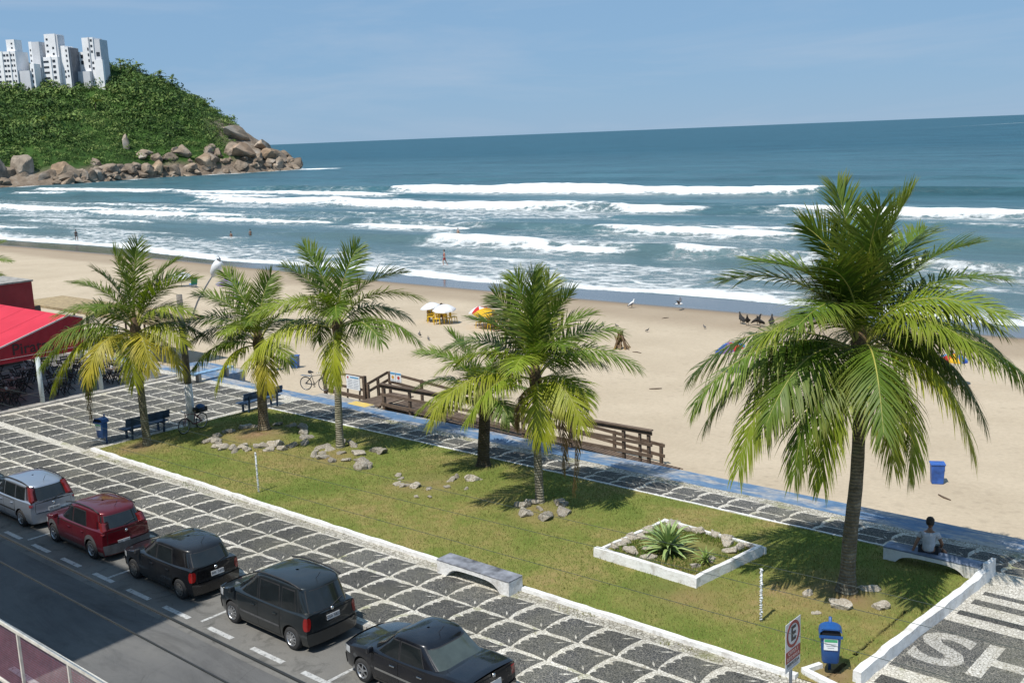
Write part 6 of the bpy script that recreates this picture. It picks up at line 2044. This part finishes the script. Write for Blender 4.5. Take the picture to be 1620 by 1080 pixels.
def sitting_person(label, loc, rz, skin_m, shirt_m, trousers_m, pose='bench', hair_m=M_HAIR, long_hair=False):
    """faces +Y in local space, hips at the seat height"""
    p_ = thing('person', label, 'person', loc, rz)
    lean = .10
    J = [(0, 0, .05, .15), (0, .00 + lean * .3, .22, .13), (0, lean * .6, .40, .145), (0, lean, .50, .10), (0, lean + .02, .58, .055), (0, lean + .05, .66, .065),
         # left arm (to -X): straight down to the seat beside the body
         (-.19, lean, .48, .055), (-.29, lean - .07, .24, .043), (-.36, lean - .10, .02, .033),
         (.19, lean, .48, .055), (.27, lean + .10, .22, .043), (.20, lean + .34, .12, .033),
         (-.10, .05, .03, .095), (-.14, .45, .05, .07), (-.15, .48, -.36, .05),
         (.10, .05, .03, .095), (.20, .42, .05, .07), (.36, .30, -.02, .05)]
    E_ = [(0, 1), (1, 2), (2, 3), (3, 4), (4, 5), (3, 6), (6, 7), (7, 8), (3, 9), (9, 10), (10, 11), (0, 12), (12, 13), (13, 14), (0, 15), (15, 16), (16, 17)]
    if pose == 'chair':
        J[8] = (-.24, .28, .20, .033); J[7] = (-.27, lean, .22, .043); J[17] = (.2, .50, -.36, .05)
    body = skin('body', p_, skin_m, J, E_, 2)
    # feet and hands
    for i_, (fx, fy) in ((14, (0, .12)), (17, (.12, -.02) if pose != 'chair' else (0, .12))):
        q = J[i_]
        MB().tube([(q[0] - fx * .2, q[1] - fy * .2, q[2] - .05), (q[0] + fx * .6, q[1] + fy * .6, q[2] - .055), (q[0] + fx * 1.4, q[1] + fy * 1.4, q[2] - .065)], [.035, .045, .025], 8).build('foot', skin_m, p_, smooth=True)
    for i_, sgn in ((8, -1), (11, 1)):
        q = Vector(J[i_][:3]); pr = Vector(J[i_ - 1][:3]); d = (q - pr).normalized()
        hnd = MB().tube([q - d * .01, q + d * .05, q + d * .09], [.030, .036, .030], 8)
        sd = d.cross(Vector((0, 0, 1)));  sd = sd.normalized() if sd.length > .1 else Vector((1, 0, 0))
        for k in range(4):
            b0 = q + d * .08 + sd * (.022 * (k - 1.5))
            ln = (.06, .072, .068, .052)[k]
            hnd.tube([b0, b0 + d * ln * .6, b0 + d * ln + Vector((0, 0, -.015))], [.0095, .009, .007], 6)
        hnd.tube([q + d * .02 - sd * .03, q + d * .05 - sd * .055, q + d * .08 - sd * .06], [.012, .011, .008], 6)
        hnd.build('hand', skin_m, p_, smooth=True)
    mb, hr = head(p_, (0, lean + .065, .765), 1.12, skin_m)
    for s in (-1, 1):
        mb.lathe([(.004, -.008), (.022, 0), (.004, .008)], 8, (s * .078, lean + .06, .775), axis='X')
    mb.tube([(0, lean + .155, .80), (0, lean + .178, .765), (0, lean + .155, .757)], [.008, .014, .008], 6)
    mb.build('head', skin_m, p_, smooth=True)
    if long_hair:
        hr.tube([(0, lean - .02, .82), (0, lean - .045, .68), (0, lean - .05, .52)], [.085, .09, .05], 10)
    hr.build('hair', hair_m, p_, smooth=True)
    # shirt over trunk and upper arms, shorts over hips and thighs
    S = [(0, -.015, -.01, .178), (0, lean * .3, .22, .155), (0, lean * .6, .40, .168), (0, lean, .515, .105), (-.18, lean, .485, .078), (-.245, lean - .035, .35, .075), (.18, lean, .485, .078), (.235, lean + .045, .35, .075)]
    skin('shirt', p_, shirt_m, S, [(0, 1), (1, 2), (2, 3), (3, 4), (4, 5), (3, 6), (6, 7)], 2)
    T_ = [(0, -.01, .03, .168), (-.11, .08, .03, .115), (-.14, .36, .045, .092), (.11, .08, .03, .115), (.18, .34, .045, .092)]
    skin('shorts', p_, trousers_m, T_, [(0, 1), (1, 2), (0, 3), (3, 4)], 2)
    return p_
sitting_person('person in a grey shirt seen from behind, seated on the low bench', (-10.12, 28.36, PZ + .42), rad(8), M_SKIN1, M_GREYSHIRT, M_DARKCLOTH).scale = (1.14, 1.1, 1.05)
_p = [o_ for o_ in bpy.data.objects if o_.name.startswith('person')][0]
_p.rotation_euler = (-.20, -.06, rad(8))

def standing_person(label, loc, rz, skin_m, cloth_m, stride=.12, h=1.0, top=None, hair_m=M_HAIR):
    p_ = thing('person', label, 'person', loc, rz)
    J = [(0, 0, .95, .13), (0, .01, 1.12, .115), (0, .01, 1.32, .135), (0, 0, 1.42, .09), (0, 0, 1.50, .05), (0, .02, 1.58, .06),
         (-.18, 0, 1.40, .05), (-.24, -.05, 1.12, .04), (-.25, .04, .86, .03), (.18, 0, 1.40, .05), (.24, .05, 1.12, .04), (.26, .12, .88, .03),
         (-.09, 0, .88, .095), (-.10, stride, .48, .065), (-.10, stride * .6, .06, .042), (.09, 0, .88, .095), (.10, -stride * .6, .48, .065), (.10, -stride * 1.6, .06, .042), (-.10, stride * .6 + .14, .03, .03), (.10, -stride * 1.6 + .14, .03, .03)]
    E_ = [(0, 1), (1, 2), (2, 3), (3, 4), (4, 5), (3, 6), (6, 7), (7, 8), (3, 9), (9, 10), (10, 11), (0, 12), (12, 13), (13, 14), (0, 15), (15, 16), (16, 17), (14, 18), (17, 19)]
    skin('body', p_, skin_m, J, E_, 1)
    mb, hr = head(p_, (0, .02, 1.70), 1.0, skin_m)
    mb.build('head', skin_m, p_, smooth=True); hr.build('hair', hair_m, p_, smooth=True)
    skin('shorts', p_, cloth_m, [(0, 0, .96, .15), (-.09, .02, .84, .112), (-.10, stride * .7, .62, .09), (.09, -.01, .84, .112), (.10, -stride * .4, .62, .09)], [(0, 1), (1, 2), (0, 3), (3, 4)], 1)
    if top:
        skin('shirt', p_, top, [(0, 0, .98, .15), (0, .01, 1.14, .135), (0, .01, 1.33, .155), (-.16, 0, 1.38, .07), (-.21, -.03, 1.25, .06), (.16, 0, 1.38, .07), (.21, .03, 1.25, .06)], [(0, 1), (1, 2), (2, 3), (3, 4), (2, 5), (5, 6)], 1)
    p_.scale = (h, h, h)
    return p_
standing_person('bather in red swimwear wading in the shallows, mid picture', (-88.0, 88.0, -2.25), rad(130), M_SKIN2, M_REDCLOTH, .2, 1.0, M_REDCLOTH)
standing_person('dark figure walking in the shallows at the far left', (-174.5, 87.5, -2.3), rad(80), M_SKIN3, M_DARKCLOTH, .2, 1.05, M_DARKCLOTH)
standing_person('left one of two bathers close together in the surf', (-146.0, 98.6, -2.75), rad(20), M_SKIN1, M_BLUECLOTH)
standing_person('right one of two bathers close together in the surf', (-148.5, 104.0, -2.95), rad(60), M_SKIN1, M_DARKCLOTH)
standing_person('swimmer chest deep among the breaking waves beyond the wading bather', (-113.8, 117.0, -3.0), rad(10), M_SKIN2, M_DARKCLOTH)
bo = MB().lathe([(.02, -.9), (.22, -.55), (.27, 0), (.20, .6), (.02, .95)], 10, axis='Y')
o = bo.build('body_board', M_REDCLOTH, None, (-66.3, 80.6, -2.2), smooth=True); o.scale = (1, .55, .25)
tag(o, 'small orange-red body board at the edge of the swash', 'board')

# ------------------------------------------------------------------ parasols, chairs and loungers on the sand
def parasol(label, x, y, top_z, R, mats, tilt=(0, 0), scallop=.06):
    z0 = float(sand_z(x, y))
    p_ = thing('parasol', label, 'parasol', (x, y, z0), 0, 'parasols on the sand')
    h = top_z - z0
    MB().tube([(0, 0, -.2), (0, 0, h)], .022, 8).build('pole', M_ALLOY, p_, smooth=True)
    n_ = 8
    rot = Matrix.Rotation(tilt[0], 3, 'X') @ Matrix.Rotation(tilt[1], 3, 'Y')
    for k in range(n_):
        a0, a1 = 2 * PI * k / n_, 2 * PI * (k + 1) / n_
        rows = []
        for i_ in range(6):
            s = i_ / 5
            row = []
            for j in range(5):
                a = a0 + (a1 - a0) * j / 4
                pinch = 1 - scallop * math.sin(PI * j / 4) * s
                row.append(tuple(rot @ Vector((math.cos(a) * R * s * pinch, math.sin(a) * R * s * pinch, -.50 * R * s ** 1.7 * .85)) + Vector((0, 0, h))))
            rows.append(row)
        f = 1.0
        vl = [tuple(Vector(q) + Vector((0, 0, -.07))) for q in rows[5]]
        rows.append(vl)
        MB().grid(rows).build('canopy_panel', mats[k % len(mats)], p_, smooth=True)
    for k in range(n_):
        a0 = 2 * PI * k / n_
        MB().tube([tuple(Vector((0, 0, h - .32))), tuple(rot @ Vector((math.cos(a0) * R * .6, math.sin(a0) * R * .6, -.16 * R)) + Vector((0, 0, h - .03)))], .008, 4).build('rib', M_ALLOY, p_)
    MB().lathe([(.03, -.02), (.03, .05), (.005, .10)], 8, (0, 0, h)).build('finial', M_ALLOY, p_)
    return p_
def cloth(name, col):
    t = NT(name)
    c_ = t.ramp(t.noise(4, 4), [(.3, tuple(c * .85 for c in col)), (.7, col)])
    t.set(Base_Color=c_, Roughness=.8)
    tr_ = t.n.new('ShaderNodeBsdfTranslucent'); tr_.inputs['Color'].default_value = (*col, 1)
    ms_ = t.n.new('ShaderNodeMixShader'); ms_.inputs[0].default_value = .25
    t.l.new(t.b.outputs[0], ms_.inputs[1]); t.l.new(tr_.outputs[0], ms_.inputs[2]); t.l.new(ms_.outputs[0], t.out.inputs['Surface'])
    return t.mat
C_WHITE, C_YEL, C_RED, C_PURPLE, C_BLUE, C_LBLUE = cloth('white_canvas', (.78, .80, .84)), cloth('yellow_canvas', (.78, .46, .02)), cloth('red_canvas', (.55, .03, .03)), cloth('purple_canvas', (.22, .14, .34)), cloth('blue_canvas', (.03, .08, .42)), cloth('light_blue_canvas', (.10, .30, .62))
parasol('left one of two white parasols over the yellow chairs', -56.75, 55.0, .36, .80, [C_WHITE], (.10, -.10))
parasol('right one of two white parasols over the yellow chairs', -55.0, 54.7, .38, .86, [C_WHITE], (.10, .06))
parasol('red and white parasol behind the yellow parasol', -52.2, 55.4, .36, .80, [C_RED, C_WHITE], (.05, -.15))
parasol('yellow parasol over a group of yellow chairs', -50.9, 54.7, .42, .88, [C_YEL], (.08, .05))
parasol('white parasol beside the blue lounger, far left on the sand', -94.5, 57.6, .25, 1.0, [C_WHITE], (.12, .1))
parasol('purple parasol between two palm crowns at left', -82.0, 54.7, .75, 1.15, [C_PURPLE, cloth('grey_violet_canvas', (.30, .28, .38))], (.0, .05))
parasol('blue and purple parasol peeping out behind the tallest palm', -29.4, 51.0, .70, .85, [C_LBLUE, C_BLUE, C_PURPLE, C_RED], (.1, -.2))
parasol('multicoloured parasol hidden behind the right leaves of the tallest palm', -18.5, 54.5, .6, .7, [C_LBLUE, C_RED, C_YEL, C_BLUE], (0, .1))

M_YELPLASTIC = simple('yellow_plastic', (.68, .43, .01), .45, var=.06)
def plastic_chair():
    c_ = thing('plastic_chair', 'yellow plastic chair at the beach tables', 'chair', (0, 0, 0), 0, 'yellow plastic chairs')
    MB().box((0, 0, .43), (.46, .44, .035)).build('seat', M_YELPLASTIC, c_, bevel=.01)
    b_ = MB()
    for k in range(5):
        b_.box((-.17 + .085 * k, -.235, .66), (.05, .025, .36))
    b_.box((0, -.245, .86), (.46, .035, .07))
    b_.build('backrest', M_YELPLASTIC, c_)
    for sx_ in (-1, 1):
        for sy_ in (-1, 1):
            MB().bar((sx_ * .22, sy_ * .21, 0), (sx_ * .19, sy_ * .19, .42), .04, .04).build('leg', M_YELPLASTIC, c_)
        MB().bar((sx_ * .24, -.22, .64), (sx_ * .24, .20, .62), .045, .03).build('armrest', M_YELPLASTIC, c_)
    return c_
def plastic_table(label, x, y):
    t_ = thing('plastic_table', label, 'table', (x, y, float(sand_z(x, y))), .3)
    MB().box((0, 0, .70), (.70, .70, .035)).build('table_top', M_YELPLASTIC, t_, bevel=.01)
    for sx_ in (-1, 1):
        for sy_ in (-1, 1):
            MB().bar((sx_ * .31, sy_ * .31, 0), (sx_ * .27, sy_ * .27, .69), .045, .045).build('leg', M_YELPLASTIC, t_)
pc = plastic_chair()
plastic_table('yellow plastic table under the white parasols', -55.45, 54.85)
plastic_table('yellow plastic table under the yellow parasol', -50.75, 55.0)
cs = [(-56.35, 54.6, 2.2), (-56.1, 55.4, 1.2), (-55.2, 54.1, -2.4), (-54.75, 54.8, -1.2), (-54.9, 55.5, -.4), (-51.5, 54.7, 1.8), (-51.2, 55.5, .9), (-50.2, 54.5, -1.9), (-49.9, 55.3, -.9), (-50.5, 55.8, 0.1), (-57.0, 55.2, .6)]
for k, (x, y, a) in enumerate(cs):
    if k == 0:
        pc.location = (x, y, float(sand_z(x, y))); pc.rotation_euler = (0, 0, a)
    else:
        copy_tree(pc, None, (x, y, float(sand_z(x, y))), a)
def sit_on(label, x, y, rz, *m, **kw):
    return sitting_person(label, (x, y, float(sand_z(x, y)) + .45), rz, *m, pose='chair', **kw)
sit_on('person with long dark hair sitting left of the white parasols', -57.0, 55.2, .6 + 3.6, M_SKIN1, M_DARKCLOTH, M_DARKCLOTH, long_hair=True)
sit_on('person in a lilac shirt sitting between the two white parasols', -56.1, 55.4, 1.2 + 3.4, M_SKIN1, M_LILAC, M_DARKCLOTH)
sit_on('person in dark clothes sitting under the yellow parasol', -50.2, 54.6, -1.9, M_SKIN1, M_DARKCLOTH, M_DARKCLOTH)
sit_on('person in a grey shirt sitting right of the yellow parasol pole', -49.9, 55.3, -.9, M_SKIN2, M_GREYSHIRT, M_DARKCLOTH)
lg = thing('beach_lounger', 'folding beach chair in green and blue cloth, far left on the sand', 'lounger', (-92.9, 57.9, float(sand_z(-92.9, 57.9))), rad(70))
MB().box((0, 0, .32), (.60, .9, .05)).build('seat', simple('blue_sling', (.04, .22, .55), .7), lg)
MB().bar((0, -.42, .34), (0, -.90, 1.05), .60, .05, up=(0, 1, .6)).build('backrest', simple('green_sling', (.03, .22, .12), .7), lg)
for sx_ in (-1, 1):
    MB().bar((sx_ * .3, -.4, 0), (sx_ * .3, .35, .34), .03, .03).build('leg', M_ALLOY, lg)
    MB().bar((sx_ * .3, .42, 0), (sx_ * .3, -.35, .34), .03, .03).build('leg', M_ALLOY, lg)

# ------------------------------------------------------------------ birds and odds on the sand
M_VULTURE = simple('black_feathers', (.018, .016, .015), .8, var=.3, scale=12)
M_GULL = simple('white_feathers', (.70, .70, .70), .8, var=.1, scale=12)
M_GULLBACK = simple('slate_feathers', (.10, .10, .11), .8, var=.2, scale=12)
M_PIGEON = simple('grey_feathers', (.11, .105, .10), .8, var=.3, scale=12)
M_BEAK = simple('horn_beak', (.25, .18, .10), .6)
def bird(name, label, cat, x, y, rz, s, body_m, head_m, upright=.5, group=None, wing_m=None):
    b = thing(name, label, cat, (x, y, float(sand_z(x, y))), rz, group)
    b.scale = (s, s, s)
    MB().tube([(0, -.34, .20 - upright * .10), (0, -.20, .24), (0, 0, .30 + upright * .05), (0, .14, .36 + upright * .12), (0, .19, .43 + upright * .16), (0, .21, .50 + upright * .18), (0, .25, .545 + upright * .18), (0, .29, .54 + upright * .18)],
              [.012, .07, .125, .11, .06, .045, .05, .02], 10).build('body', body_m, b, smooth=True)
    for s_ in (-1, 1):
        MB().tube([(s_ * .08, .12, .38 + upright * .08), (s_ * .125, -.02, .33 + upright * .03), (s_ * .09, -.22, .26), (s_ * .03, -.36, .20 - upright * .08)], [.03, .07, .05, .008], 8).build('wing', wing_m or body_m, b, smooth=True)
        MB().tube([(s_ * .05, .02, .25), (s_ * .06, .04, .12), (s_ * .06, .03, 0)], [.03, .014, .012], 6).build('leg', M_BEAK, b, smooth=True)
    MB().tube([(0, .245, .55 + upright * .18), (0, .27, .552 + upright * .18)], [.056, .03], 8).build('head', head_m, b, smooth=True)
    MB().tube([(0, .28, .54 + upright * .18), (0, .34, .53 + upright * .18), (0, .36, .505 + upright * .18)], [.02, .014, .003], 6).build('beak', M_BEAK, b, smooth=True)
    return b
for k, (x, y, a) in enumerate([(-37.7, 67.2, 1.0), (-36.85, 66.5, 3.6), (-36.5, 67.2, -1.2), (-35.85, 66.5, 2.8), (-35.4, 67.3, .4)]):
    bird('vulture', 'black vulture in the group standing on the damp sand', 'vulture', x, y, a, 1.15, M_VULTURE, M_PIGEON, .8, 'black vultures on the sand')
for k, (x, y, a) in enumerate([(-45.1, 60.6, .4), (-43.7, 60.4, 2.0), (-40.8, 59.9, -1.0), (-38.5, 63.5, 1.2), (-53.5, 49.4, 2.2), (-52.9, 50.1, .5), (-52.3, 49.6, 4.0), (-57.2, 51.3, 5.0), (-50.9, 49.0, 1.0)]):
    bird('pigeon', 'grey pigeon on the dry sand', 'pigeon', x, y, a, .46, M_PIGEON, M_PIGEON, .3, 'pigeons on the sand')
bird('seagull', 'white gull with dark wings standing on the wet sand', 'gull', -49.3, 70.2, -.5, 1.0, M_GULL, M_GULL, .6, None, M_GULLBACK)
fg = thing('flying_gull', 'gull with raised wings just above the wet sand', 'gull', (-45.6, 71.4, -1.3), rad(-70))
MB().tube([(0, -.3, 0), (0, -.1, .01), (0, .12, .02), (0, .24, .04), (0, .32, .03)], [.02, .07, .08, .05, .012], 10).build('body', M_GULL, fg, smooth=True)
for s_ in (-1, 1):
    rows = [[(s_ * .05, .10, .03), (s_ * .05, -.08, .03)], [(s_ * .30, .16, .22), (s_ * .30, -.06, .20)], [(s_ * .58, .08, .36), (s_ * .56, -.06, .34)], [(s_ * .78, -.06, .42), (s_ * .76, -.10, .42)]]
    w_ = MB().grid(rows).build('wing', M_GULLBACK, fg, smooth=True)
    sd_ = w_.modifiers.new('thick', 'SOLIDIFY'); sd_.thickness = .015
MB().box((0, -.36, 0), (.12, .14, .02)).build('tail', M_GULLBACK, fg)
hp = thing('dry_leaf_heap', 'pointed heap of dry brown leaves on the sand beyond the slim palm', 'heap', (-38.5, 53.6, float(sand_z(-38.5, 53.6))))
r_ = np.random.RandomState(3)
for k in range(26):
    a, l_ = r_.uniform(0, 6.28), r_.uniform(.5, 1.1)
    b0 = Vector((math.cos(a) * r_.uniform(.3, .75), math.sin(a) * r_.uniform(.3, .75), 0))
    tp = Vector((r_.normal(0, .12), r_.normal(0, .12), r_.uniform(.7, 1.15)))
    MB().bar(b0, tp, .10, .02).build('dry_leaf', M_DEADSTALK if k % 3 else simple('dry_ochre_leaf_%d' % k, (.26, .16, .04), .9), hp)
for k, (x, y) in enumerate([(-36.9, 53.0), (-43.5, 66.2), (-12.5, 36.4), (-30.3, 45.2), (-22.0, 40.0)]):
    o = MB().tube([(-.3, 0, .02), (0, .04, .03), (.35, -.02, .02)], [.02, .035, .02], 6).build('driftwood', M_WOOD, None, (x, y, float(sand_z(x, y))), rz=k * 1.3)
    o.color = (.8, .75, .7, 1)
    tag(o, 'short dark stick lying on the pale sand', 'driftwood', 'sticks on the sand')

# ------------------------------------------------------------------ overhead cables and the terrace railing on this side of the road
M_CABLE = simple('black_cable', (.012, .014, .014), .6)
M_CABLEGREEN = simple('dull_green_cable', (.035, .05, .045), .6)
def cable(label, pts, z, r, mat, sag=.0):
    P = []
    (x0, y0), (x1, y1) = pts
    for k in range(41):
        s = k / 40
        P.append((x0 + (x1 - x0) * s, y0 + (y1 - y0) * s, z - sag * 4 * s * (1 - s)))
    o = MB().tube(P, r, 5).build('overhead_cable', mat, None, smooth=True)
    return tag(o, label, 'cable', 'cables along the street')
cable('thin overhead cable crossing the lawn, topmost of three', ((-60, 6.6), (14, 10.0)), 8.0, .0026, M_CABLEGREEN)
cable('thin overhead cable crossing the lawn, middle one of three', ((-60, 5.45), (14, 9.75)), 8.0, .0026, M_CABLEGREEN)
cable('thin overhead cable crossing the lawn, lowest of three', ((-60, 5.9), (14, 8.6)), 8.0, .0026, M_CABLEGREEN)
cable('thick black cable above the shaded road at bottom left', ((-40, 5.0), (10, 4.75)), 8.0, .014, M_CABLE)
cable('second thinner black cable above the road at bottom left', ((-40, 4.75), (10, 4.30)), 8.0, .010, M_CABLE)

M_RAILPAINT = simple('cream_railing_paint', (.55, .52, .46), .55, var=.15)
M_NET = simple('red_netting', (.33, .05, .06), .8, var=.2)
M_NETW = simple('pale_netting', (.30, .22, .27), .8, var=.2)
tr_ = thing('terrace_railing', 'cream metal railing with red and white netting at bottom left', 'railing', (-14.5, 5.6, 5.0))
x0, x1 = -9.0, 4.6
MB().bar((x0, 0, 1.0), (x1, 0, 1.0), .045, .045).build('top_rail', M_RAILPAINT, tr_)
MB().bar((x0, 0, .06), (x1, 0, .06), .035, .035).build('bottom_rail', M_RAILPAINT, tr_)
x = x0 + .9
while x < x1:
    MB().bar((x, 0, 0), (x, 0, .98), .035, .035).build('post', M_RAILPAINT, tr_)
    x += 1.42
for nm, m_, off in (('netting_red', M_NET, 0), ('netting_pale', M_NETW, .019)):
    mb = MB()
    for k in range(int((x1 - x0) / .038)):
        xx = x0 + k * .038 + off
        mb.bar((xx, .02, .07), (xx, .02, .98), .0017, .0017, up=(0, 1, 0))
    for k in range(24):
        mb.bar((x0, .02, .07 + k * .038 + off), (x1, .02, .07 + k * .038 + off), .0017, .0017)
    stuff(mb.build(nm, m_, tr_))
# the buildings on this side of the street, whose shade falls on the road
M_FACADE = simple('cream_facade', (.52, .48, .42), .9, var=.1, scale=.5)
hs = thing('street_building', 'cream building on the near side of the street with a terrace', 'building', (-45.5, -6.0, 0))
MB().box((0, 0, 11.7), (43.0, 16.0, 23.4)).build('wall', M_FACADE, hs)
MB().box((22.0, 9.9, 2.45), (88.0, 3.6, .2)).build('canopy', M_FACADE, hs)
